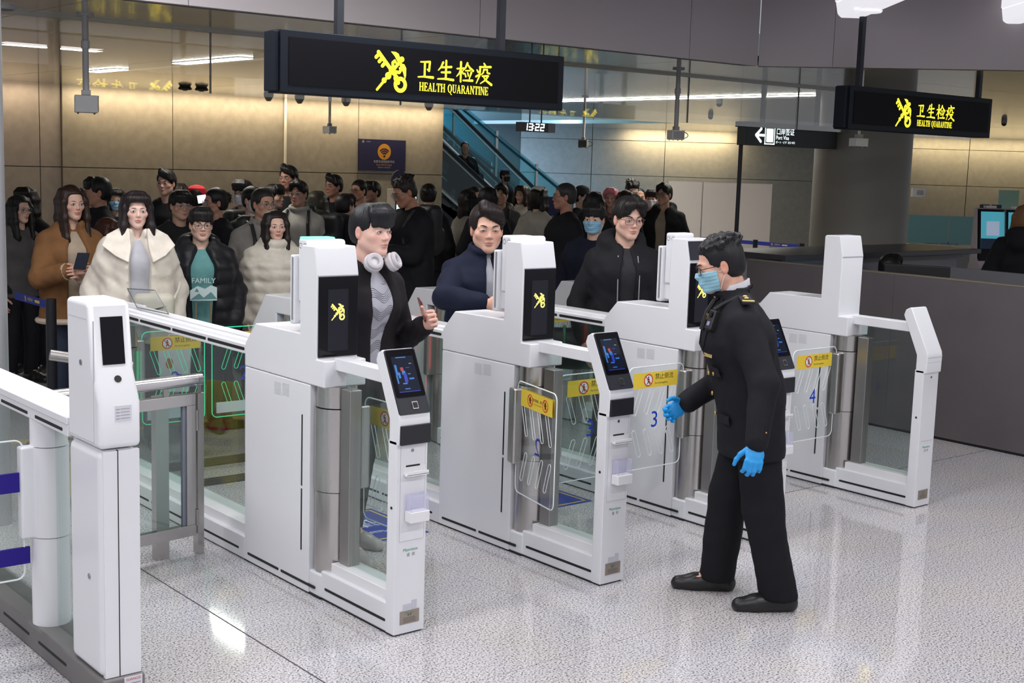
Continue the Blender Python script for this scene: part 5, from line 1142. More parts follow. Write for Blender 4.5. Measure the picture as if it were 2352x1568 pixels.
def person(pos, label, height=1.72, bf=0, hf=None, sex='m', var=0, hair='short', hcol=(0.010, 0.008, 0.008), tone=TONE, top='jacket', tcol=(0.02, 0.02, 0.025), inner=None, icol=(0.05, 0.05, 0.06), tkind='', hem=0.46,
           legs=(0.015, 0.015, 0.02), shoes=(0.02, 0.02, 0.02), hl=None, hr=None, pl=None, pr=None, bulk=0.0, lean=(0, 0), pitch=0, tilt=0, fine=False, mask=None, glasses=None, collar=None, hood=None, quilt=0, stance=0.0, gloves=None,
           handpose=('relax', 'relax'), lids=1.0, group='travellers queueing behind the gates', frontgap=0.075, step=0.0, name='person', hscale=1.0, legw=0.0, legend=0.035, seat=0.0, cuff=0.14):
    hf = bf if hf is None else hf; h = height; s = h/1.72; fem = sex == 'f'; hres = 0.0042 if fine else 0.0065
    c0 = -np.array(pos[:2], float); c0 /= np.linalg.norm(c0); psi = math.atan2(c0[0], -c0[1])+R(bf)
    lw = np.array([lean[0]*math.cos(psi)-lean[1]*math.sin(psi), lean[0]*math.sin(psi)+lean[1]*math.cos(psi)])
    t = thing(name, label, 'person', (pos[0]-lw[0], pos[1]-lw[1], pos[2] if len(pos) > 2 else 0), psi, group)
    lx, ly = lean
    # skeleton
    sw = (0.168 if fem else 0.188)*s; hipw = 0.085*s
    NB = np.array([lx*0.85, ly*0.85+0.010, h-0.305*s]); CH = np.array([lx*0.6, ly*0.6, h-0.47*s]); PV = np.array([0, 0, 0.52*h])
    SH = {-1: NB+np.array([-sw, 0.012, -0.082*s]), 1: NB+np.array([sw, 0.012, -0.082*s])}
    HD = {}; EL = {}; l1, l2 = 0.295*s, 0.262*s
    for sd, tg, po in ((-1, hr, pr), (1, hl, pl)):
        tg = (sd*0.235*s+lx*0.4, -0.03+ly*0.4, 0.475*h) if tg is None else tg
        EL[sd], HD[sd] = ik(SH[sd], tg, l1, l2, po or (sd*0.6, 0.9, -0.2))
    HIP = {sd: np.array([sd*hipw, 0.0, 0.50*h]) for sd in (-1, 1)}
    KN = {sd: np.array([sd*(hipw+0.012+stance*0.5), -0.012-step*sd*0.5, 0.275*h]) for sd in (-1, 1)}; AN = {sd: np.array([sd*(hipw+0.02+stance), 0.015-step*sd, 0.055*h]) for sd in (-1, 1)}
    if seat:
        for sd in (-1, 1): KN[sd] = HIP[sd]+np.array([sd*0.05, -0.42, 0.03]); AN[sd] = np.array([KN[sd][0], -0.40, seat+0.10])
    # ---------- head
    f, V, Q = head_field(sex, var, hres); cols = skin_cols(V, tone, LIPF if fem else LIPM); hs = (0.97 if fem else 1.0)*(0.4+0.6*s)*hscale
    hr_ = R(hf-bf); p_ = R(pitch); r_ = R(tilt); HM = np.array(Matrix.Rotation(hr_, 3, 'Z') @ Matrix.Rotation(p_, 3, 'X') @ Matrix.Rotation(r_, 3, 'Y'))*hs
    HO = np.array([lx, ly-0.015, h-0.128*hs])
    piv = np.array([0, 0.03, -0.13]); HT = lambda v: (v-piv)@HM.T+piv*hs+HO
    parts = [(HT(V), Q, cols)]
    # coarse rest of the body, hidden in the clothes
    g = Field((-0.5*s, -0.45*s, 0), (0.5*s, 0.35*s, h-0.2*s), 0.034); g.cap(PV, CH, 0.09, 0.095, 0, 1.4); g.cap(CH, NB-[0, 0, 0.06], 0.095, 0.055, 0.05, 1.4); g.cap(NB-[0, 0, 0.05], NB+[0, -0.01, 0.10], 0.052, 0.052, 0.04)
    for sd in (-1, 1):
        g.cap(SH[sd]-[sd*0.06, 0, 0], SH[sd], 0.045, 0.045, 0.05); g.cap(SH[sd], EL[sd], 0.042, 0.038, 0.02); g.cap(EL[sd], HD[sd], 0.038, 0.030, 0.02); g.cap(HIP[sd], KN[sd], 0.075, 0.05, 0.03); g.cap(KN[sd], AN[sd], 0.05, 0.04, 0.02); g.cap(AN[sd], AN[sd]+[0, -0.10, -0.045], 0.035, 0.03, 0.02)
    Vb, Qb = g.mesh(); parts.append((Vb, Qb, np.tile(np.array(tone), (len(Vb), 1))))
    if not gloves:
        for i, sd in enumerate((1, -1)):
            _, v, q = hand_mesh(handpose[i], sd, 0.0045 if fine else 0.007); parts.append((v*s@align(EL[sd], HD[sd]).T+HD[sd], q, np.tile(np.array(tone)*np.array([1, 0.92, 0.9]), (len(v), 1))))
    Vj, Qj, Cj = join(parts); np_obj('body', Vj, Qj, SKIN, t, Cj)
    if gloves:
        for i, sd in enumerate((1, -1)):
            _, v, q = hand_mesh(handpose[i], sd, 0.0042); v = v.copy(); v[:, :2] *= 1.06; np_obj('glove', v*s@align(EL[sd], HD[sd]).T+HD[sd], q, gloves, t)
    def hobj(nm, mb, m): mb.v = [tuple(HT(np.array(a))) for a in mb.v]; return mb.build(nm, m, t)
    front = lambda x, z: V[(np.abs(V[:, 0]-x) < 0.008) & (np.abs(V[:, 2]-z) < 0.007)][:, 1].min()
    # eyes and brows
    hm = hair_mat(hcol if sum(hcol) < 0.6 else (0.12, 0.06, 0.05))
    for sd in (-1, 1):
        x = sd*0.0315; y = front(x, 0.0)+0.0012; m = MB(); m.cur = 0; m.ball((x, y, 0.0), (0.0145, 0.0045, 0.0052*lids*(1.12 if fem else 1)), 12, 8); m.cur = 1; m.ball((x, y-0.0024, 0.0004), (0.0062, 0.0035, 0.0057*lids*(1.12 if fem else 1)), 10, 8)
        m.tube([(x+sd*0.017*q, y-0.0035+0.004*abs(q), (0.0062-0.0075*q*q)*lids+0.0002) for q in (-1, -0.6, -0.2, 0.2, 0.6, 1)], [0.0009, 0.0016, 0.0019, 0.0019, 0.0017, 0.0010], 6)
        hobj('eye', m, [EYEW, EYEB])
        m = MB(); m.tube([(sd*(0.013+0.035*q), front(sd*(0.013+0.035*q), 0.0225)-0.0005, (0.0195+0.0075*math.sin(q*2.4)) if not fem else (0.0205+0.0035*math.sin(q*2.7))) for q in (0, 0.25, 0.5, 0.75, 1)], [0.0016, 0.0030, 0.0032, 0.0026, 0.0010] if not fem else [0.0009, 0.0017, 0.0018, 0.0014, 0.0006], 6)
        hobj('eyebrow', m, hm)
    if hair:
        _, v, q = hair_mesh(hair, var, 0.0052 if fine else 0.0080); np_obj('hair', HT(v), q, hair_mat(hcol), t)
    if mask is not None:
        X, Y, Z = f.grid(); reg = np.maximum(np.maximum(np.abs(Z+0.058)-0.048, Y+0.022), -0.5); pl_ = 0.0012*np.sin(Z*380)
        Fm = np.maximum(f.F-0.0075-(pl_ if fine else 0), reg); v, q = f.mesh(Fm); np_obj('face_mask', HT(v), q, mat('mask_%03d' % int(mask[0]*999), mask, 0.8), t)
        m = MB()
        for sd in (-1, 1):
            for z in (-0.022, -0.098): m.tube([(sd*0.060, -0.022, z), (sd*0.074, -0.006, z*0.55-0.006), (sd*0.079, 0.024, -0.004+z*0.12)], 0.0016, 5)
        hobj('mask_loop', m, mat('mask_loop_white', (0.75, 0.74, 0.74), 0.7))
    if glasses is not None:
        gm = mat('glasses_%03d' % int(glasses[0]*999), glasses, 0.3, 0.4); m = MB(); yg = min(front(0.0, 0.0), front(0.03, 0.0))-0.006
        for sd in (-1, 1):
            m.tube([(sd*0.032+a, yg+0.010*abs(sd*0.032+a)/0.055, b-0.002) for a, b in rrect(-0.0255, 0.0255, -0.0185, 0.0175, 0.011, 4)], 0.0017, 6, closed=True)
            m.tube([(sd*0.058, yg+0.010, 0.006), (sd*0.073, yg+0.022, 0.007), (sd*0.078, 0.010, 0.006), (sd*0.076, 0.030, -0.008)], 0.0017, 6)
        m.tube([(-0.0075, yg, 0.003), (0, yg-0.001, 0.006), (0.0075, yg, 0.003)], 0.0015, 6); go = hobj('glasses', m, gm)
        m = MB()
        for sd in (-1, 1): m.add([(sd*0.032+a, yg+0.010*abs(sd*0.032+a)/0.055, b-0.002) for a, b in rrect(-0.025, 0.025, -0.018, 0.017, 0.011, 4)], [tuple(range(20))])
        m.v = [tuple(HT(np.array(a))) for a in m.v]; m.build('lens', glassy('lens_glass', (0.94, 0.95, 0.96), 0.8, 1.4), go)
    # ---------- clothes
    ch = 0.0135 if fine else 0.019
    def torso(F, off, zb, arms=True, neck=True, quilted=0, kx=1.45):
        b = bulk; wf = (0.92 if fem else 1.0)
        pts = [((0, 0, zb+0.02), (0.120 if not fem else 0.116)*s+off+b*0.8), ((lx*0.15, ly*0.15, 0.58*h), (0.112 if not fem else 0.100)*s+off+b), (CH+[0, -0.004, 0.0], (0.126*wf)*s+off+b*0.7), (NB+[0, 0.006, -0.085*s], 0.098*wf*s+off*0.8+b*0.3)]
        for (a, ra), (c, rc) in zip(pts[:-1], pts[1:]): F.cap(a, c, ra, rc, 0.04, kx)
        F.cap(NB+[-0.055, 0.008, -0.012*s], NB+[0.055, 0.008, -0.012*s], 0.050+off*0.6, 0.050+off*0.6, 0.05)
        for sd in (-1, 1): F.cap(NB+[sd*0.045, 0.010, -0.022*s], SH[sd]+[-sd*0.014, 0, -0.006], 0.044+off*0.45, 0.055*s+off*0.75, 0.05)
        if arms:
            for sd in (-1, 1):
                w = HD[sd]+(EL[sd]-HD[sd])*cuff; F.cap(SH[sd]+[-sd*0.014, 0, -0.006], EL[sd], 0.055*s+off*0.75+b*0.3, 0.046*s+off*0.95+b*0.2, 0.016); F.cap(EL[sd], w, 0.046*s+off*0.95+b*0.2, 0.034*s+off*0.9, 0.02)
    def neck_hole(F, r, dz=0.0):
        F.cap(NB+[0, -0.004, 0.012+dz], NB+[0, -0.02, 0.16], r, r*1.25, 0.015, cut=True)
    def bounds(off):
        a = np.min([SH[-1], SH[1], EL[-1], EL[1], HD[-1], HD[1], PV-[0.2, 0.15, 0]], 0); b = np.max([SH[-1], SH[1], EL[-1], EL[1], HD[-1], HD[1], PV+[0.2, 0.15, 0]], 0); m = 0.10+off+bulk
        return a-[m, m, m], b+[m, m, m]
    off = {'tee': 0.008, 'sweater': 0.014, 'shirt': 0.008, 'jacket': 0.022, 'coat': 0.028, 'puffer': 0.045, 'hoodie': 0.022, 'uniform': 0.018}[top]
    lo, hi = bounds(off); zb = hem*h; F = Field((lo[0], lo[1], zb-0.06), (hi[0], hi[1], NB[2]+0.16), ch); torso(F, off, zb)
    if quilt:
        X, Y, Z = F.grid(); F.F = F.F-(quilt*(np.abs(np.sin(math.pi*Z/(0.085 if fem else 0.095)))**0.7-0.5)).astype(np.float32)
    X, Y, Z = F.grid(); am = {'puffer': 0.010, 'uniform': 0.004, 'tee': 0.004}.get(top, 0.007); F.F = F.F+(am*wob(X, Y, Z, 22, var+len(label))+am*0.45*wob(X, Y, Z, 47, var+3)).astype(np.float32)
    if collar:
        R0 = (0.066 if fem else 0.074)+collar*0.4
        pts = [NB+[R0*math.sin(a), -0.012-R0*0.95*math.cos(a), 0.030+0.020*(1-math.cos(a))] for a in [math.pi*(2*i/16) for i in range(17)]]
        for i in range(16): F.cap(pts[i], pts[i+1], 0.012+collar*0.5, None, 0.012)
    if hood:
        for i in range(9): a = math.pi*(0.18+0.80*2*i/16*1.0); F.cap(NB+[0.105*math.cos(a+0.0)*1.0, 0.02+0.10*math.sin(a), 0.015+0.03*math.sin(a)], NB+[0.105*math.cos(a+0.28), 0.02+0.10*math.sin(a+0.28), 0.015+0.03*math.sin(a+0.28)], 0.034+hood, None, 0.02)
        F.ell(NB+[0, 0.15, -0.03], (0.11, 0.06, 0.09), 0.03)
    neck_hole(F, 0.058 if fem else 0.066, 0.02 if collar else 0.0)
    if inner:
        for z0, z1, w0, w1 in ((NB[2]+0.05, CH[2]+0.02, frontgap*0.9, frontgap), (CH[2]+0.02, zb-0.1, frontgap, frontgap*1.05)):
            F.cap((lx*0.8, ly-0.24, z0), (lx*0.3, ly*0.5-0.26, z1), 0.10, 0.10, 0.012, w0/0.10, 1.9, cut=True)
    F.box((0, 0, zb-0.5), (2, 2, 0.5), 0.012)
    V2, Q2 = F.mesh(); np_obj({'tee': 'shirt', 'uniform': 'uniform_jacket'}.get(top, top), V2, Q2, cloth(tcol, kind=tkind), t)
    if inner:
        F = Field((-0.30*s+min(lx, 0), -0.26*s+min(ly, 0), 0.44*h), (0.30*s+max(lx, 0), 0.24*s+max(ly, 0), NB[2]+0.12), 0.015 if fine else 0.022); torso(F, 0.006 if top != 'puffer' else 0.010, 0.46*h, arms=False)
        if inner == 'turtle': F.cap(NB+[0, 0, 0], NB+[0, -0.008, 0.085], 0.070, 0.066, 0.02)
        X, Y, Z = F.grid(); F.F = F.F+(0.004*wob(X, Y, Z, 26, 2)).astype(np.float32); neck_hole(F, 0.060 if inner != 'turtle' else 0.052, 0.0 if inner != 'turtle' else 0.05); F.box((0, 0, 0.44*h-0.5), (2, 2, 0.5), 0.01); V3, Q3 = F.mesh(); np_obj('shirt', V3, Q3, cloth(icol), t)
    F = Field((-0.30*s-stance, -0.26*s-abs(step)-(0.30 if seat else 0), 0.0), (0.30*s+stance, 0.26*s+abs(step), 0.60*h), 0.016 if fine else 0.026); F.cap(HIP[-1]*[1, 1, 1.02], HIP[1]*[1, 1, 1.02], 0.105*s, None, 0.0); F.cap(PV+[0, 0, 0.02], PV+[0, 0, 0.10], 0.115*s, 0.108*s, 0.03, 1.35)
    for sd in (-1, 1): F.cap(HIP[sd], KN[sd], 0.090*s+legw*0.6, 0.066*s+legw, 0.03); F.cap(KN[sd], AN[sd]+[0, 0, -0.03], 0.066*s+legw, 0.060*s+legw, 0.02)
    X, Y, Z = F.grid(); F.F = F.F+(0.006*wob(X, Y, Z, 24, 5)).astype(np.float32); F.box((0, 0, legend*h+seat-0.5), (2, 2, 0.5), 0.008); V4, Q4 = F.mesh(); np_obj('trousers', V4, Q4, cloth(legs), t)
    for sd in (-1, 1):
        a = AN[sd]-np.array([0, 0, seat]); F = Field((a[0]-0.09, a[1]-0.24, -0.01), (a[0]+0.09, a[1]+0.13, 0.16), 0.010 if fine else 0.016); F.cap(a+[0, 0.045, 0.046-a[2]], a+[sd*0.010, -0.10, 0.044-a[2]], 0.046, 0.045, 0, 0.98); F.cap(a+[sd*0.010, -0.10, 0.040-a[2]], a+[sd*0.016, -0.175, 0.036-a[2]], 0.044, 0.036, 0.02); F.cap(a+[0, 0.02, 0.0], a+[0, -0.03, 0.02-a[2]+0.05], 0.045, 0.042, 0.03); F.box((a[0], a[1], -0.5+0.012), (1, 1, 0.5), 0.006); V5, Q5 = F.mesh(); V5[:, 2] += seat-0.012; so = np_obj('shoe', V5, Q5, mat('shoe_%03d' % int(shoes[0]*999), shoes, 0.35), t)
    return t, dict(NB=NB, CH=CH, PV=PV, SH=SH, EL=EL, HD=HD, HT=HT, h=h, s=s, front=front, hm=hm, KN=KN, AN=AN)
def local_of(P, pos, bf, lean=(0, 0)):
    """a world point in the frame of the person that person() will put at pos"""
    c = -np.array(pos[:2], float); c /= np.linalg.norm(c); psi = math.atan2(c[0], -c[1])+R(bf)
    d = np.array(P[:2])-np.array(pos[:2]); return (d[0]*math.cos(psi)+d[1]*math.sin(psi)+lean[0], -d[0]*math.sin(psi)+d[1]*math.cos(psi)+lean[1], P[2])
def spot(px, top, chin, D=None, hh=0.232):
    """ground point and height of a standing person from the head's place and size in the view"""
    D = D or hh*FPX/(chin-top); P = dep(px, top, D); return (P[0], P[1]), P[2]
# ------------------------------------------------------------------ the queue
BK = (0.010, 0.010, 0.013); NV = (0.012, 0.016, 0.035); CREAM = (0.66, 0.60, 0.52); GRYF = (0.36, 0.34, 0.31); CH_ = (0.045, 0.045, 0.05); OLIVE = (0.028, 0.028, 0.020)
BRH = (0.022, 0.010, 0.007); GREYH = (0.03, 0.028, 0.028); GL = (0.05, 0.04, 0.04); GLM = (0.30, 0.28, 0.27); WMASK = (0.70, 0.70, 0.72); BMASK = (0.24, 0.46, 0.62)
PLACED = []
def C(px, ytop, ychin, label, D=None, **kw):
    pos, hh = spot(px, ytop, ychin, D); D = D or 0.232*FPX/(ychin-ytop); k = 0
    while k < 16 and any((pos[0]-a)**2+(pos[1]-b)**2 < 0.40**2 for a, b in PLACED): k += 1; pos, hh = spot(px, ytop, ychin, D+0.12*k)
    PLACED.append(pos); return person(pos, label, hh, **kw)
def cverts(t, nm):
    j = [c for c in t.children if c.name.startswith(nm)][0]; V = np.empty(len(j.data.vertices)*3, np.float32); j.data.vertices.foreach_get('co', V); return V.reshape(-1, 3)
def onsurf(V, x, z, up=0.003):
    d = (V[:, 0]-x)**2+(V[:, 2]-z)**2; q = V[(d < 0.022**2) & (V[:, 1] < np.median(V[:, 1]))]
    if not len(q): return np.array([x, -0.15, z])
    w = np.exp(-((q[:, 0]-x)**2+(q[:, 2]-z)**2)/0.008**2)+1e-6; return np.array([x, (q[:, 1]*w).sum()/w.sum()-up, z])
def cap_hat(info, t, col, brim=True):
    HT = info['HT']; m = MB(); k = len(m.v)
    m.lathe((0, 0.014, 0.035), [(0.092, 0.0), (0.096, 0.035), (0.086, 0.075), (0.055, 0.100), (0.010, 0.110)], 24); mm = mat('cap_%03d' % int(col[0]*999), col, 0.8)
    if brim: m.prism([(0.075*math.cos(a), -0.07-0.075*math.sin(a)) for a in [math.pi*i/10 for i in range(11)]], 0.040, 0.047, 'z')
    m.v = [tuple(HT(np.array(a))) for a in m.v]; m.build('cap', mm, t)
def backpack(info, t, label, col, side=None):
    NB, CHh = info['NB'], info['CH']; s = info['s']; b = bpy.data.objects.new('backpack', None); COL.objects.link(b); b.matrix_world = t.matrix_basis.copy(); tag(b, label, 'backpack')
    F = Field((-0.22, 0.02, 0.95), (0.22, 0.40, 1.62), 0.018); c = CHh+[0, 0.20, 0.02]; F.box(c, (0.14, 0.075, 0.22), 0.0, cut=False, r=0.06); F.box(c+[0, 0.075, -0.08], (0.11, 0.035, 0.10), 0.02, cut=False, r=0.03); v_, q_ = F.mesh(); np_obj('bag', v_, q_, cloth(col, kind='nylon'), b)
    for sd in (-1, 1):
        m = MB(); x = sd*0.105*s; m.tube([(x, 0.14, NB[2]-0.05), (x, 0.06, NB[2]+0.028), (x, -0.05, NB[2]+0.01), (x*1.08, -0.150, CHh[2]+0.06), (x*1.15, -0.155, CHh[2]-0.08), (x*1.6, -0.02, CHh[2]-0.20)], 0.016, 8); m.build('strap', cloth((0.02, 0.02, 0.022), kind='nylon'), b)
    return b
# --- left block
C(42, 449, 514, 'young woman in glasses with long black hair at the far left in a patterned top', bf=35, hf=38, sex='f', var=1, hair='long', top='sweater', tcol=(0.09, 0.085, 0.085), glasses=GLM, fine=True)
C(60, 431, 494, 'woman with long dark hair standing behind the one in glasses at the far left', bf=-30, sex='f', var=2, hair='longbang', top='jacket', tcol=BK)
t, i1 = C(162, 427, 504, 'woman in a brown shearling coat with long dark brown hair holding a phone', bf=15, hf=25, sex='f', var=3, hair='long', hcol=BRH, top='coat', tcol=(0.20, 0.095, 0.038), inner='tee', icol=(0.40, 0.32, 0.24), collar=0.025, hem=0.44, bulk=0.02, hr=(-0.10, -0.33, 1.13), hl=(-0.02, -0.30, 1.10), handpose=('grip', 'grip'), fine=True, legs=(0.03, 0.04, 0.07))
m = MB()
for dz, w in ((0.44, 0.020),): m.tube([(1.42*0.165*math.cos(a), 0.165*math.sin(a), dz*i1['h']+0.018) for a in [2*math.pi*k/28 for k in range(28)]], w, 8, closed=True)
m.build('fleece_hem', cloth((0.52, 0.42, 0.33)), t)
for sd in (-1, 1):
    e = i1['EL'][sd]; w = i1['HD'][sd]; d = (w-e)/np.linalg.norm(w-e); MB().tube([tuple(w-d*0.075), tuple(w-d*0.02)], 0.058, 14).build('fleece_cuff', cloth((0.52, 0.42, 0.33)), t)
def held(name, label, cat, t, info, box, m, off=(0, 0, 0), rot=(0, 0, 0), sd=-1):
    o = MB().box(*box).build(name, m, bev=0.002); o.matrix_world = t.matrix_basis @ Matrix.Translation(Vector(info['HD'][sd])+Vector(off)) @ Matrix.Rotation(rot[2], 4, 'Z') @ Matrix.Rotation(rot[0], 4, 'X') @ Matrix.Rotation(rot[1], 4, 'Y')
    return tag(o, label, cat)
held('mobile_phone', 'dark mobile phone held by the woman in the brown coat', 'phone', t, i1, (-0.04, 0.04, -0.006, 0.006, -0.075, 0.075), mat('phone_dark', (0.02, 0.025, 0.04), 0.2), (0.06, -0.06, 0.07), (R(-50), 0, R(-30)))
C(226, 407, 470, 'man in profile facing left with dark hair by the stone wall', bf=-75, hf=-82, var=1, hair='fringe', top='jacket', tcol=BK, collar=0.01, tone=(0.45, 0.24, 0.16))
C(266, 434, 486, 'person in a blue face mask partly hidden behind the man in profile', bf=0, var=2, hair='bob', sex='f', top='jacket', tcol=BK, mask=BMASK)
t, i2 = C(236, 498, 572, 'woman with reddish hair bending forward in a navy jacket with white sleeve stripes', bf=40, hf=48, sex='f', var=4, hair='bob', hcol=(0.045, 0.014, 0.008), top='jacket', tcol=(0.010, 0.016, 0.035), glasses=GLM, pitch=18, fine=True, legs=BK)
m = MB()
for k in range(3):
    for sd in (-1,):
        a, b = i2['SH'][sd], i2['EL'][sd]; m.tube([tuple(a+[sd*0.072, -0.030+0.022*k, 0.0]), tuple((a+b)/2+[sd*0.073, -0.030+0.022*k, 0]), tuple(b+[sd*0.066, -0.030+0.022*k, 0])], 0.0055, 6)
m.build('sleeve_stripes', WPR, t)
t, i3 = C(312, 440, 523, 'woman in an open cream padded jacket with long straight black hair and fringe', bf=8, hf=8, sex='f', var=1, hair='longbang', hcol=(0.012, 0.007, 0.008), top='puffer', tcol=(0.70, 0.64, 0.555), inner='tee', icol=(0.42, 0.42, 0.46), collar=0.035, hem=0.42, bulk=0.022, tkind='nylon', frontgap=0.075, fine=True, tone=(0.74, 0.50, 0.42), legs=(0.05, 0.05, 0.06))
nb = i3['NB']
for sd in (-1, 1):     # wide turned-down collar flaps
    m = MB(); P = [nb+[sd*0.050, -0.085, 0.062], nb+[sd*0.10, -0.03, 0.065], nb+[sd*0.185, -0.045, 0.020], nb+[sd*0.225, -0.105, -0.045], nb+[sd*0.150, -0.180, -0.105], nb+[sd*0.070, -0.195, -0.150], nb+[sd*0.048, -0.150, -0.050]]
    n = np.array([sd*0.25, -0.9, 0.35]); k = len(P); vs = [tuple(p) for p in P]+[tuple(p+n*0.026) for p in P]
    m.add(vs, [tuple(range(k)), tuple(range(k, 2*k))[::-1]]+[(q, k+q, k+(q+1) % k, (q+1) % k) for q in range(k)])
    m.build('collar', cloth((0.70, 0.64, 0.555), kind='nylon'), t, bev=0.009, seg=3)
b = bpy.data.objects.new('shoulder_bag', None); COL.objects.link(b); b.matrix_world = t.matrix_basis.copy(); tag(b, 'soft beige shoulder bag with a dark tick mark on the cream jacket woman', 'bag')
F = Field((-0.1, -0.40, 0.80), (0.26, -0.1, 1.2), 0.014); F.box((0.07, -0.245, 0.955), (0.13, 0.05, 0.10), 0.0, cut=False, r=0.045); v_, q_ = F.mesh(); np_obj('pouch', v_, q_, cloth((0.58, 0.55, 0.46), kind='nylon'), b)
MB().flat([[(-0.07, 0.03), (-0.062, -0.012), (-0.02, -0.03), (0.08, 0.012), (-0.01, -0.008), (-0.045, 0.0)]], (0.06, -0.298, 0.965), (1, 0, 0), (0, 0, 1), 1, 0.002).build('tick_mark', INK, b)
MB().tube([(0.19, -0.24, 1.00), (0.24, -0.16, 1.06), (0.27, -0.05, 1.10)], 0.010, 8).build('strap', cloth((0.55, 0.52, 0.44), kind='nylon'), b)
C(383, 391, 445, 'tall man in a black sweater standing at the back against the stone wall', bf=-15, hf=-25, var=3, hair='sweep', top='sweater', tcol=BK)
C(408, 422, 472, 'brown haired person with back turned behind the man in round glasses', bf=150, var=1, sex='f', hair='bob', hcol=BRH, top='jacket', tcol=BK)
C(412, 438, 503, 'man in round metal glasses and a dark top behind the cream jacket', bf=15, hf=22, var=2, hair='fringe', top='jacket', tcol=(0.018, 0.018, 0.02), glasses=GLM, tone=(0.55, 0.33, 0.24))
t, i4 = C(452, 428, 484, 'person in a bright red cap with back turned holding up a phone', bf=165, var=1, hair='short', top='jacket', tcol=BK); cap_hat(i4, t, (0.62, 0.012, 0.018), False)
o = held('mobile_phone', 'mobile phone with a glowing screen held up beside the red cap', 'phone', t, i4, (-0.035, 0.035, -0.005, 0.005, -0.035, 0.07), mat('phone_lit', (0.8, 0.6, 0.9), 0.3, emit=(0.9, 0.7, 1.0), es=1.5)); P = dep(463, 457, 11.6); o.matrix_world = Matrix.Translation(Vector(P)) @ Matrix.Rotation(-0.69, 4, 'Z') @ Matrix.Rotation(R(80), 4, 'Y')
C(497, 433, 498, 'woman with tousled tied up hair facing left beside the red cap', bf=-60, hf=-70, sex='f', var=2, hair='bun', top='jacket', tcol=BK, glasses=GLM, tone=(0.46, 0.25, 0.18))
t, i5 = C(461, 476, 553, 'man in black framed glasses with a teal printed shirt under a black padded jacket', bf=5, hf=8, var=4, hair='fringe', top='puffer', tcol=BK, inner='tee', icol=(0.12, 0.29, 0.29), hood=0.02, hem=0.42, quilt=0.008, tkind='nylon', glasses=(0.02, 0.02, 0.02), fine=True, frontgap=0.10, tone=(0.64, 0.42, 0.33))
m = MB(); o_ = Vector((0.0, -0.205, 1.10*i5['s'])); m.cur = 0; m.flat(text_polys('FAMILY', 0.05), o_+Vector((0, 0, 0.075)), (1, 0, 0), (0, 0, 1), 1, 0.001); m.flat([[(-0.09, -0.06), (0.09, -0.06), (0.09, 0.03), (0.05, 0.045), (0.01, 0.02), (-0.04, 0.04), (-0.09, 0.01)]], o_, (1, 0, 0), (0, 0, 1), 1, 0.001); m.cur = 1
m.flat([[(-0.09, -0.055), (-0.03, -0.01), (0.0, -0.04), (0.05, 0.0), (0.09, -0.05)], [(-0.06, -0.0), (-0.045, 0.025), (-0.03, 0.0)]], o_+Vector((0, -0.0016, 0)), (1, 0, 0), (0, 0, 1)); m.build('shirt_print', [mat('print_pale_teal', (0.48, 0.58, 0.58), 0.8), mat('print_deep_teal', (0.10, 0.22, 0.23), 0.8)], t)
m = MB()
for sd in (-1, 1): m.cyl((sd*0.05, -0.19, 0.93), (sd*0.052, -0.185, 0.72), 0.006, 8)
m.build('drawcord', mat('cord_tan', (0.25, 0.16, 0.10), 0.8), t)
# --- centre left block
C(560, 414, 470, 'man in glasses and a white mask at the back near the wall conduit', bf=-20, hf=-30, var=1, hair='fringe', top='jacket', tcol=BK, mask=WMASK, glasses=GLM)
t, i = C(580, 428, 488, 'man in a white mask and dark green jacket with a large backpack, turned right', bf=40, hf=40, var=2, hair='short', top='jacket', tcol=(0.018, 0.020, 0.016), mask=WMASK, bulk=0.03); backpack(i, t, 'bulky dark backpack on the masked man turned right', (0.016, 0.017, 0.015))
t, i = C(603, 432, 500, 'older man in glasses wearing a grey fleece jacket with black backpack straps', bf=20, hf=32, var=3, hair='short', hcol=(0.02, 0.018, 0.017), top='jacket', tcol=(0.22, 0.205, 0.19), glasses=GLM, inner='shirt', icol=(0.10, 0.12, 0.16), frontgap=0.03, collar=0.012, tone=(0.52, 0.30, 0.21), fine=True); backpack(i, t, 'black backpack worn by the older man in the grey fleece', (0.02, 0.02, 0.022))
C(628, 424, 476, 'dark haired person half hidden between the tall man and the older man in fleece', bf=60, var=4, hair='fringe', top='jacket', tcol=BK)
C(664, 381, 431, 'tallest man at the back in a black coat, head turned left', bf=-20, hf=-30, var=2, hair='sweep', top='coat', tcol=BK, tone=(0.46, 0.24, 0.17))
t, i = C(687, 415, 470, 'man in thin glasses wearing a pale grey fleece and a dark green backpack', bf=-10, hf=-22, var=1, hair='part', top='jacket', tcol=(0.40, 0.385, 0.35), glasses=GLM, collar=0.015, tone=(0.58, 0.33, 0.25), fine=True); backpack(i, t, 'dark green backpack worn by the man in pale grey fleece', (0.018, 0.035, 0.028))
C(632, 484, 556, 'woman in a cream quilted jacket with shoulder length dark hair looking right', bf=10, hf=14, sex='f', var=2, hair='long', hcol=(0.014, 0.008, 0.008), top='puffer', tcol=(0.62, 0.57, 0.49), quilt=0.012, collar=0.04, tkind='nylon', bulk=0.012, fine=True, tone=(0.70, 0.45, 0.36), hem=0.42, legs=(0.05, 0.05, 0.06))
C(726, 440, 492, 'person in a dark furry hood with back turned beside the pale grey fleece', bf=160, var=2, hair='fluff', hcol=(0.030, 0.026, 0.020), top='coat', tcol=OLIVE, hood=0.03)
C(768, 402, 449, 'man in a black coat looking left under the wireless board', bf=-30, hf=-42, var=4, hair='sweep', top='coat', tcol=BK, tone=(0.42, 0.21, 0.15))
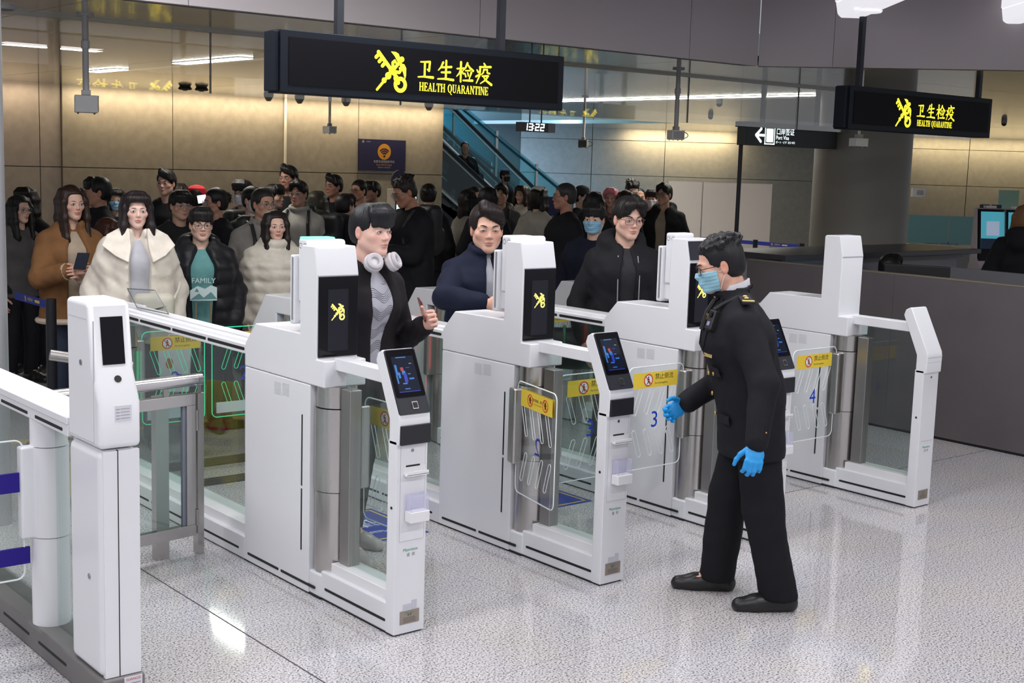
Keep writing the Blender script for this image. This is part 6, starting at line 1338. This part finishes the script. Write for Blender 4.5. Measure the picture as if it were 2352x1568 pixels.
t, i = C(792, 446, 500, 'person in black with a dark backpack, back turned, behind the headphones man', bf=140, var=3, hair='fringe', top='puffer', tcol=BK, hood=0.02); backpack(i, t, 'black backpack behind the man with headphones', BK)
C(826, 413, 460, 'man in glasses with short hair looking left near the wireless kiosk', bf=-25, hf=-38, var=2, hair='short', top='jacket', tcol=BK, glasses=GL, tone=(0.62, 0.33, 0.23))
C(857, 417, 463, 'man with bowl cut hair looking left in front of the wireless kiosk', bf=-30, hf=-45, var=3, hair='fringe', top='jacket', tcol=(0.016, 0.016, 0.018), tone=(0.45, 0.25, 0.18))
t, i6 = C(944, 401, 463, 'big man in a black coat looking down at white papers in his hand', bf=-55, hf=-62, var=1, hair='spiky', hcol=(0.018, 0.014, 0.011), top='coat', tcol=BK, bulk=0.03, hem=0.40, pitch=22, tone=(0.40, 0.20, 0.13), hl=(0.06, -0.34, 1.18), hr=(-0.10, -0.34, 1.16), handpose=('grip', 'grip'), glasses=GLM); backpack(i6, t, 'black backpack on the big man reading papers', (0.014, 0.014, 0.016))
held('paper_sheet', 'white papers held by the big man in black', 'paper', t, i6, (-0.10, 0.10, -0.07, 0.07, -0.002, 0.002), mat('paper_white', (0.7, 0.69, 0.68), 0.7), (0.06, -0.10, -0.03), (R(-18), 0, 0))
C(985, 423, 474, 'woman with a hair bun and back turned behind the big man', bf=170, sex='f', var=1, hair='bun', top='jacket', tcol=BK)
# --- escalator
for px, top, chin, lab, kw in ((1068, 325, 366, 'older man in a dark coat riding down the escalator', dict(bf=10, hair='thin', hcol=GREYH, top='coat', inner='shirt', icol=(0.03, 0.022, 0.018), var=2, tone=(0.40, 0.24, 0.18))), (1085, 361, 400, 'person in black riding the escalator below the older man', dict(bf=15, hair='short', var=3, top='coat', tone=(0.40, 0.24, 0.18)))):
    P = ony(px, top, 20.0); H2 = 1.70 if px < 1075 else 1.55; person((P[0], P[1], P[2]-H2), lab, H2, tcol=BK, group='people on the escalator', **kw)
P = ony(1160, 389, 20.0); t, i = person((P[0], P[1], P[2]-1.70), 'man in a dark cap and mask at the foot of the escalator', 1.70, bf=50, hair='short', var=1, top='jacket', tcol=BK, mask=(0.02, 0.02, 0.02), group='people on the escalator', tone=(0.40, 0.24, 0.18)); cap_hat(i, t, (0.012, 0.015, 0.03))
# --- centre right block
C(1075, 436, 486, 'woman with very long black hair and a cream sleeve, back half turned', bf=120, sex='f', var=2, hair='wavy', top='jacket', tcol=(0.36, 0.33, 0.28))
C(1090, 430, 474, 'woman with long wavy black hair looking right below the escalator', bf=35, hf=42, sex='f', var=3, hair='wavy', top='jacket', tcol=(0.40, 0.26, 0.19))
C(1122, 430, 482, 'dark haired person with back turned below the cap man', bf=175, sex='f', var=1, hair='long', top='jacket', tcol=BK)
t, i = C(1152, 424, 469, 'young man in a grey hooded jacket with a grey backpack', bf=-5, hf=-12, var=4, hair='part', top='hoodie', tcol=(0.065, 0.065, 0.068), hood=0.01, tone=(0.50, 0.29, 0.20)); backpack(i, t, 'grey backpack worn by the young man in the hooded jacket', (0.05, 0.05, 0.055))
C(1201, 427, 468, 'woman in a white fleece jacket with short dark hair looking left', bf=-20, hf=-32, sex='f', var=4, hair='bob', hcol=BRH, top='jacket', tcol=(0.62, 0.57, 0.50), collar=0.02)
t, i = C(1236, 430, 478, 'person in a white knit hat behind the man turned right', bf=150, sex='f', var=1, hair='bob', top='jacket', tcol=(0.38, 0.35, 0.31)); cap_hat(i, t, (0.72, 0.68, 0.62), False)
C(1242, 436, 480, 'weathered man in a dark jacket turned to the right', bf=55, hf=60, var=3, hair='short', top='jacket', tcol=(0.020, 0.019, 0.016), collar=0.012, tone=(0.40, 0.20, 0.13))
C(1300, 421, 477, 'older man in glasses in profile facing left in a black coat', bf=-70, hf=-82, var=2, hair='short', hcol=GREYH, top='coat', tcol=BK, glasses=GLM, tone=(0.45, 0.22, 0.15), bulk=0.02)
t, i = C(1337, 428, 472, 'man in a dark cap and white mask facing right', bf=60, hf=68, var=1, hair='short', top='jacket', tcol=(0.020, 0.022, 0.026), mask=WMASK); cap_hat(i, t, (0.016, 0.018, 0.022))
C(1366, 442, 492, 'person in a black hood with back turned before the grey wall', bf=170, var=2, hair='fluff', hcol=BK, top='coat', tcol=BK, hood=0.03)
C(1405, 432, 476, 'young woman with pink hair in the queue', bf=-8, hf=-12, sex='f', var=3, hair='fluff', hcol=(0.62, 0.20, 0.24), top='jacket', tcol=(0.30, 0.12, 0.13), tone=(0.66, 0.40, 0.32))
C(1449, 410, 453, 'tall dark haired man looking down at the back of the right queue', bf=20, var=3, hair='spiky', top='jacket', tcol=NV, pitch=25, D=17.0)
C(1437, 438, 485, 'brown haired person with back turned near the pink haired woman', bf=160, sex='f', var=2, hair='bob', hcol=BRH, top='jacket', tcol=BK)
C(1469, 432, 473, 'balding man in a navy jacket facing the camera', bf=5, hf=8, var=2, hair='thin', top='jacket', tcol=NV, tone=(0.56, 0.33, 0.23))
C(1497, 435, 477, 'person in a white mask between the balding man and the man in glasses', bf=-5, sex='f', var=1, hair='fringe', top='jacket', tcol=BK, mask=WMASK)
C(1528, 422, 467, 'man in glasses with a beige sweater under an open black coat', bf=-15, hf=-30, var=4, hair='part', top='coat', tcol=BK, inner='tee', icol=(0.30, 0.25, 0.19), hood=0.015, glasses=GL, tone=(0.56, 0.34, 0.24))
t, i = C(1367, 468, 536, 'young man in a pale blue face mask and navy coat behind the hooded man', bf=-12, hf=-14, var=1, hair='fringe', top='coat', tcol=(0.008, 0.010, 0.022), mask=BMASK, fine=True)
# --- at the gates
t, i7 = person(spot(1440, 452, 543, 8.15)[0], 'man in thin framed glasses and a black hooded jacket waiting at the right lane', spot(1440, 452, 543, 8.15)[1], bf=12, hf=24, var=2, hair='part', top='hoodie', tcol=(0.012, 0.012, 0.015), inner='tee', icol=(0.028, 0.028, 0.032), hood=0.03, glasses=(0.16, 0.08, 0.07), fine=True, frontgap=0.055, hem=0.46, lids=0.7, pitch=4, hscale=1.05, tone=(0.72, 0.45, 0.36), group='travellers inside the gate lanes')
m = MB(); nb, chh = i7['NB'], i7['CH']
for sd in (-1, 1): m.tube([tuple(nb+[sd*0.062, -0.115, -0.05]), tuple(chh+[sd*0.068, -0.152, 0.0]), tuple(chh+[sd*0.066, -0.162, -0.25])], 0.004, 6)
m.build('zip', mat('zip_grey', (0.30, 0.30, 0.30), 0.4, 0.6), t)
d = bpy.data.objects.new('duffel_bag', None); COL.objects.link(d); d.location = tuple(dep(1316, 800, 8.55)); tag(d, 'round black duffel bag with green straps hanging beside the hooded man', 'bag')
F = Field((-0.3, -0.3, -0.25), (0.3, 0.3, 0.25), 0.018); F.cap((-0.11, 0.09, 0), (0.11, -0.09, 0), 0.135, 0.135, 0); X, Y, Z = F.grid(); F.F = F.F+(0.006*wob(X, Y, Z, 20, 1)).astype(np.float32); v_, q_ = F.mesh(); np_obj('bag', v_, q_, cloth((0.012, 0.014, 0.015), kind='nylon'), d)
for a in (-0.06, 0.06): MB().tube([(a*0.77+0.145*0.64*math.cos(q)*-0.9, -a*0.64+0.145*0.77*math.cos(q)*-0.9, 0.145*math.sin(q)) for q in [R(w) for w in range(0, 181, 15)]], 0.010, 6).build('green_strap', mat('strap_green', (0.01, 0.17, 0.07), 0.6), d)
MB().tube([(0, 0, 0.13), (0.05, -0.03, 0.30), (0.12, -0.05, 0.46)], 0.018, 8).build('shoulder_strap', cloth((0.012, 0.012, 0.014), kind='nylon'), d)
pos, hh = spot(1120, 468, 582, 7.45)
t, i8 = person(pos, 'older man in a navy jacket holding a document at the face camera', hh, bf=12, hf=8, var=3, hair='sweep', hcol=(0.012, 0.010, 0.010), top='jacket', tcol=(0.007, 0.010, 0.026), inner='turtle', icol=(0.32, 0.33, 0.37), collar=0.022, frontgap=0.03, bulk=0.016, fine=True, lids=0.45, tone=(0.70, 0.42, 0.32), hr=local_of(dep(1118, 697, 7.12), pos, 12), pr=(-1, 0.1, -0.25), hl=(0.12, -0.28, 1.08), handpose=('grip', 'grip'), pitch=2, group='travellers inside the gate lanes', hscale=1.13)
for sd in (-1,):
    e = i8['EL'][sd]; w = i8['HD'][sd]; dd_ = (w-e)/np.linalg.norm(w-e); MB().tube([tuple(w-dd_*0.055), tuple(w-dd_*0.012)], 0.036, 14).build('shirt_cuff', cloth((0.34, 0.34, 0.38)), t)
held('document', 'pale folded document in the hand of the older man in navy', 'document', t, i8, (-0.06, 0.08, -0.045, 0.045, -0.003, 0.003), mat('document_pale', (0.55, 0.55, 0.62), 0.6), (0.08, -0.06, -0.05), (R(-10), 0, 0))
pos, hh = spot(850, 468, 593, 6.2)
t, i9 = person(pos, 'young man with white headphones round his neck walking through the first lane', hh, bf=44, hf=44, var=0, hair='fringe2', hcol=(0.008, 0.008, 0.013), top='jacket', tcol=(0.016, 0.014, 0.017), inner='tee', icol=(0.42, 0.42, 0.48), hem=0.44, frontgap=0.095, fine=True, legs=(0.045, 0.048, 0.05), shoes=(0.42, 0.40, 0.38), lids=0.75, tone=(0.78, 0.50, 0.42), hl=(0.19, -0.30, 1.16), pl=(0.25, 0.9, -0.3), handpose=('grip', 'relax'), lean=(0, -0.10), step=-0.10, group='travellers inside the gate lanes')
hp = bpy.data.objects.new('headphones', None); COL.objects.link(hp); hp.matrix_world = t.matrix_basis.copy(); tag(hp, 'white headphones resting round the neck of the young man', 'headphones')
nb = i9['NB']; HPW = mat('headphone_white', (0.66, 0.63, 0.66), 0.4)
MB().tube([tuple(nb+[0.098*math.cos(a), 0.005+0.095*math.sin(a), 0.062+0.012*math.sin(a)]) for a in [R(q) for q in range(-25, 206, 15)]], 0.012, 10).build('band', HPW, hp)
for sd in (-1, 1):
    c_ = nb+[sd*0.062, -0.118, 0.035]; o = MB().lathe((0, 0, -0.022), [(0.036, 0), (0.045, 0.008), (0.046, 0.03), (0.040, 0.040)], 28).build('ear_cup', HPW, hp); o.location = tuple(c_); o.rotation_euler = (R(62), 0, R(sd*24))
    o2 = MB().tube([(0.030*math.cos(a), 0.030*math.sin(a), 0.022) for a in [2*math.pi*k/20 for k in range(20)]], 0.013, 8, closed=True).build('cushion', mat('headphone_pad', (0.55, 0.52, 0.55), 0.6), o)
m = MB()
Vs = cverts(t, 'shirt')
for k in range(5):
    for r0 in range(5): m.tube([tuple(onsurf(Vs, i9['CH'][0]-0.066+0.012*q, i9['CH'][2]+0.11-0.085*k+0.010*r0+0.016*math.sin(q*0.62+k), 0.0008)) for q in range(12)], 0.0014, 4)
m.build('shirt_print', mat('print_slate', (0.13, 0.14, 0.17), 0.8), t)
held('passport', 'dark red passport in the hand of the young man with headphones', 'passport', t, i9, (-0.045, 0.045, -0.004, 0.004, -0.062, 0.062), mat('passport_red', (0.10, 0.012, 0.016), 0.5), (0.0, 0.02, 0.06), (R(-20), R(25), R(40)), 1)
# seated colleague behind the counter and the traveller at the right edge
P = dep(2045, 585, 11.35); person((P[0], P[1], -0.38), 'dark haired person sitting low behind the taupe counter', P[2]+0.38, seat=0.38, bf=150, var=2, hair='fringe', hcol=(0.006, 0.006, 0.006), top='jacket', tcol=BK, group='staff')
st_ = thing('office_stool', 'low round stool under the person sitting behind the counter', 'stool', (P[0], P[1], 0)); MB().lathe((0, 0, 0), [(0.17, 0.29), (0.19, 0.31), (0.18, 0.345)], 24).build('seat', CD, st_); MB().lathe((0, 0, 0), [(0.2, 0), (0.2, 0.02), (0.03, 0.04), (0.025, 0.29)], 20).build('pedestal', STEELD, st_)
P = dep(2362, 470, 11.5); t, i = person((P[0], P[1]), 'person in a black coat with a fur trimmed hood cut by the right edge', P[2], bf=165, var=3, hair='fluff', hcol=(0.16, 0.075, 0.03), top='puffer', tcol=BK, hood=0.03, bulk=0.03)
# paper carrier bag seen through the first rail glass
P = dep(402, 850, 8.2); b = bpy.data.objects.new('paper_bag', None); COL.objects.link(b); b.location = (P[0], P[1], P[2]-0.13); b.rotation_euler = (0, 0, R(-30)); tag(b, 'white paper carrier bag with coloured print seen through the rail glass', 'bag')
MB().prism([(-0.085, 0), (0.085, 0), (0.10, 0.27), (-0.10, 0.27)], -0.04, 0.04, 'y').build('bag', mat('paper_bag_white', (0.62, 0.61, 0.64), 0.7), b)
m = MB(); m.cur = 0; m.flat(disc(-0.03, 0.18, 0.022, 14, 0.035), (0, -0.042, 0), (1, 0, 0), (0, 0, 1)); m.cur = 1; m.flat(ring(0.03, 0.08, 0.016, 0.034, 0, 360, 18), (0, -0.042, 0), (1, 0, 0), (0, 0, 1)); m.build('print', [mat('bag_red', (0.5, 0.10, 0.03), 0.6), BLUE], b)
MB().tube([(-0.05, -0.04, 0.27), (-0.03, -0.04, 0.36), (0.03, -0.04, 0.36), (0.05, -0.04, 0.27)], 0.004, 6).build('handle', WPR, b)
# ------------------------------------------------------------------ the uniformed officer in front of the gates
UN = (0.0105, 0.0105, 0.0145); BGLOVE = mat('glove_blue', (0.015, 0.30, 0.72), 0.45, bump=(90, 0.2, 0.003))
feet = np.array([4.51, 3.75]); c0 = -feet/np.linalg.norm(feet); psi_o = math.atan2(c0[0], -c0[1])+R(-78)
LEAN = -0.140
head_xy = feet+np.array([-LEAN*math.sin(psi_o)*1.0, LEAN*math.cos(psi_o)])
def to_local(P, root, psi): d = np.array(P[:2])-root; return (d[0]*math.cos(psi)+d[1]*math.sin(psi), -d[0]*math.sin(psi)+d[1]*math.cos(psi), P[2])
# person() turns by the angle towards the camera at the given point: pass the head point, the root then lands between the feet
c1 = -head_xy/np.linalg.norm(head_xy); bfo = math.degrees(psi_o-math.atan2(c1[0], -c1[1]))
hr_t = to_local(dep(1575, 925, 5.95), feet, psi_o); hl_t = to_local(dep(1737, 1018, 5.45), feet, psi_o)
t, io = person(head_xy, 'uniformed officer in black with a blue mask and blue gloves before the gates', 1.662, bf=bfo, hf=bfo-2, var=2, hair='spiky', hcol=(0.011, 0.010, 0.012), top='uniform', tcol=UN, hem=0.41, collar=0.004, legs=(0.009, 0.009, 0.012), shoes=(0.010, 0.009, 0.010), hr=hr_t, hl=hl_t, pr=(-0.4, 0.9, -0.5), pl=(0.3, 0.9, -0.1), bulk=0.020, lean=(0, LEAN), pitch=16, fine=True, mask=(0.30, 0.56, 0.68), glasses=(0.02, 0.02, 0.025), stance=0.028, step=-0.115, gloves=BGLOVE, cuff=0.03, legw=0.026, legend=0.03, handpose=('grip', 'grip'), group='staff', tone=(0.72, 0.41, 0.31))
NB, CHo, s, SH, EL, HD = io['NB'], io['CH'], io['s'], io['SH'], io['EL'], io['HD']
BRASS = mat('brass', (0.62, 0.42, 0.14), 0.35, 0.8); BRASSP = mat('gold_thread', (0.66, 0.50, 0.20), 0.6); DK = mat('uniform_trim', (0.006, 0.006, 0.008), 0.6)
# white shirt collar and tie
ring_ = [NB+[0.060*math.sin(a), -0.010-0.060*math.cos(a)+0.004, 0.052+0.020*(1-math.cos(a))] for a in [math.pi*(0.12+1.76*i/20) for i in range(21)]]
m = MB(); V0 = []
for p in ring_:
    d_ = np.array([p[0]-NB[0], p[1]-NB[1]-0.0, 0]); d_ /= np.linalg.norm(d_)+1e-9
    V0 += [tuple(p+d_*0.004+[0, 0, 0.012]), tuple(p+d_*0.010+[0, 0, -0.030]), tuple(p-d_*0.004+[0, 0, 0.012])]
m.add(V0, [f_ for k in range(20) for f_ in ((3*k, 3*k+3, 3*k+4, 3*k+1), (3*k, 3*k+2, 3*k+5, 3*k+3))]); m.build('shirt_collar', cloth((0.72, 0.72, 0.78)), t)
MB().tube([tuple(NB+[0, -0.085, 0.010]), tuple(NB+[0, -0.120, -0.05]), tuple(NB+[0, -0.140, -0.13])], [0.012, 0.014, 0.014], 8).build('tie', DK, t)
def on_jacket(x, z, up=0.004):
    """point on the jacket front or side at local x, height z"""
    j = [c for c in t.children if c.name.startswith('uniform_jacket')][0]; V = np.empty(len(j.data.vertices)*3, np.float32); j.data.vertices.foreach_get('co', V); V = V.reshape(-1, 3)
    q = V[(np.abs(V[:, 0]-x) < 0.02) & (np.abs(V[:, 2]-z) < 0.02)]
    return np.array([x, (q[:, 1].min() if len(q) else -0.15)-up, z])
def strip(name, pts, w, m_, n=8): 
    return MB().tube([tuple(p) for p in pts], w, n).build(name, m_, t)
for sd in (-1, 1):
    strip('lapel', [NB+[sd*0.075, -0.065, 0.02], on_jacket(sd*0.07, NB[2]-0.10), on_jacket(sd*0.055, NB[2]-0.20), on_jacket(0.012, CHo[2]-0.06)], 0.0035, cloth((0.014, 0.014, 0.019)))
for z in (1.045, 0.955, 0.865): p = on_jacket(0.012, z, 0.006); MB().ball(tuple(p), (0.010, 0.006, 0.010), 12, 8).build('button', BRASS, t)
def patch(name, x0, x1, z0, z1, m_):
    xs_ = np.linspace(x0, x1, 5); vs = [tuple(on_jacket(x, z1, 0.001)) for x in xs_]+[tuple(on_jacket(x, z1, 0.006)) for x in xs_]+[tuple(on_jacket(x, z0, 0.006)) for x in xs_]+[tuple(on_jacket(x, z0, 0.001)) for x in xs_]
    MB().add(vs, [(5*r+k, 5*r+k+1, 5*r+6+k, 5*r+5+k) for r in range(3) for k in range(4)]).build(name, m_, t)
patch('pocket_flap', 0.055, 0.140, 1.045, 1.085, cloth((0.014, 0.014, 0.019))); p = on_jacket(0.097, 1.055, 0.010); MB().ball(tuple(p), (0.009, 0.006, 0.009), 12, 8).build('button', BRASS, t)
patch('pocket_flap', 0.060, 0.150, 0.835, 0.875, cloth((0.014, 0.014, 0.019)))
p = on_jacket(0.095, 1.135, 0.003); MB().flat(text_polys('2206068', 0.022), tuple(p), (0.93, 0.30, 0), (0, 0, 1), 1, 0.002).build('number_badge', BRASSP, t)
p = on_jacket(0.055, NB[2]-0.065, 0.008); MB().flat(EMB, tuple(p), (0.9, 0.35, 0), (0, 0, 1), 0.014, 0.003).build('collar_badge', BRASS, t)
# shoulder board on the near shoulder
a = NB+[0.085, 0.014, 0.020]; b = SH[1]+[0.012, 0.010, 0.075]; d_ = (b-a)/np.linalg.norm(b-a); fwd = np.array([0, -1, 0.0]); upn = np.cross(fwd, d_); upn = upn if upn[2] > 0 else -upn
def board(name, t0, t1, w, h0, h1, m_):
    A_, B_ = a+(b-a)*t0, a+(b-a)*t1; vs = [A_-fwd*w+upn*h0, A_+fwd*w+upn*h0, B_+fwd*w+upn*h0, B_-fwd*w+upn*h0]; vs += [v_+upn*(h1-h0) for v_ in vs]
    return MB().add([tuple(v_) for v_ in vs], [(0, 1, 2, 3), (7, 6, 5, 4), (0, 4, 5, 1), (1, 5, 6, 2), (2, 6, 7, 3), (3, 7, 4, 0)]).build(name, m_, t)
board('shoulder_board', 0.0, 1.0, 0.027, 0.012, 0.022, DK); board('rank_bar', 0.84, 0.94, 0.026, 0.0225, 0.026, BRASSP)
for q in (0.35, 0.58): c_ = a+(b-a)*q+upn*0.025; MB().ball(tuple(c_), (0.009, 0.011, 0.005), 8, 6).build('rank_star', BRASSP, t)
# body camera with strap
p = NB+[0.098, -0.108, -0.075]; o = MB().box(-0.027, 0.027, -0.020, 0.020, -0.048, 0.042).build('body_camera', mat('bodycam_black', (0.012, 0.012, 0.014), 0.35), t, bev=0.006); o.location = tuple(p); o.rotation_euler = (R(-18), 0, R(20))
MB().cyl((0, -0.020, 0.020), (0, -0.025, 0.020), 0.014, 18).build('camera_lens', SCR, o); MB().box(-0.010, 0.010, -0.0215, -0.019, -0.030, -0.012).build('camera_label', mat('cam_label', (0.25, 0.27, 0.45), 0.5), o)
strip('camera_strap', [p+[0.005, 0.0, 0.045], NB+[0.105, -0.075, -0.005], NB+[0.11, -0.01, 0.030]], 0.009, DK)
# sleeve buttons on the near arm
for k in range(3):
    q = HD[1]+(EL[1]-HD[1])*(0.22+0.10*k); MB().ball((q[0]+0.045, q[1]+0.022, q[2]), (0.007, 0.007, 0.007), 10, 6).build('sleeve_button', BRASS, t)
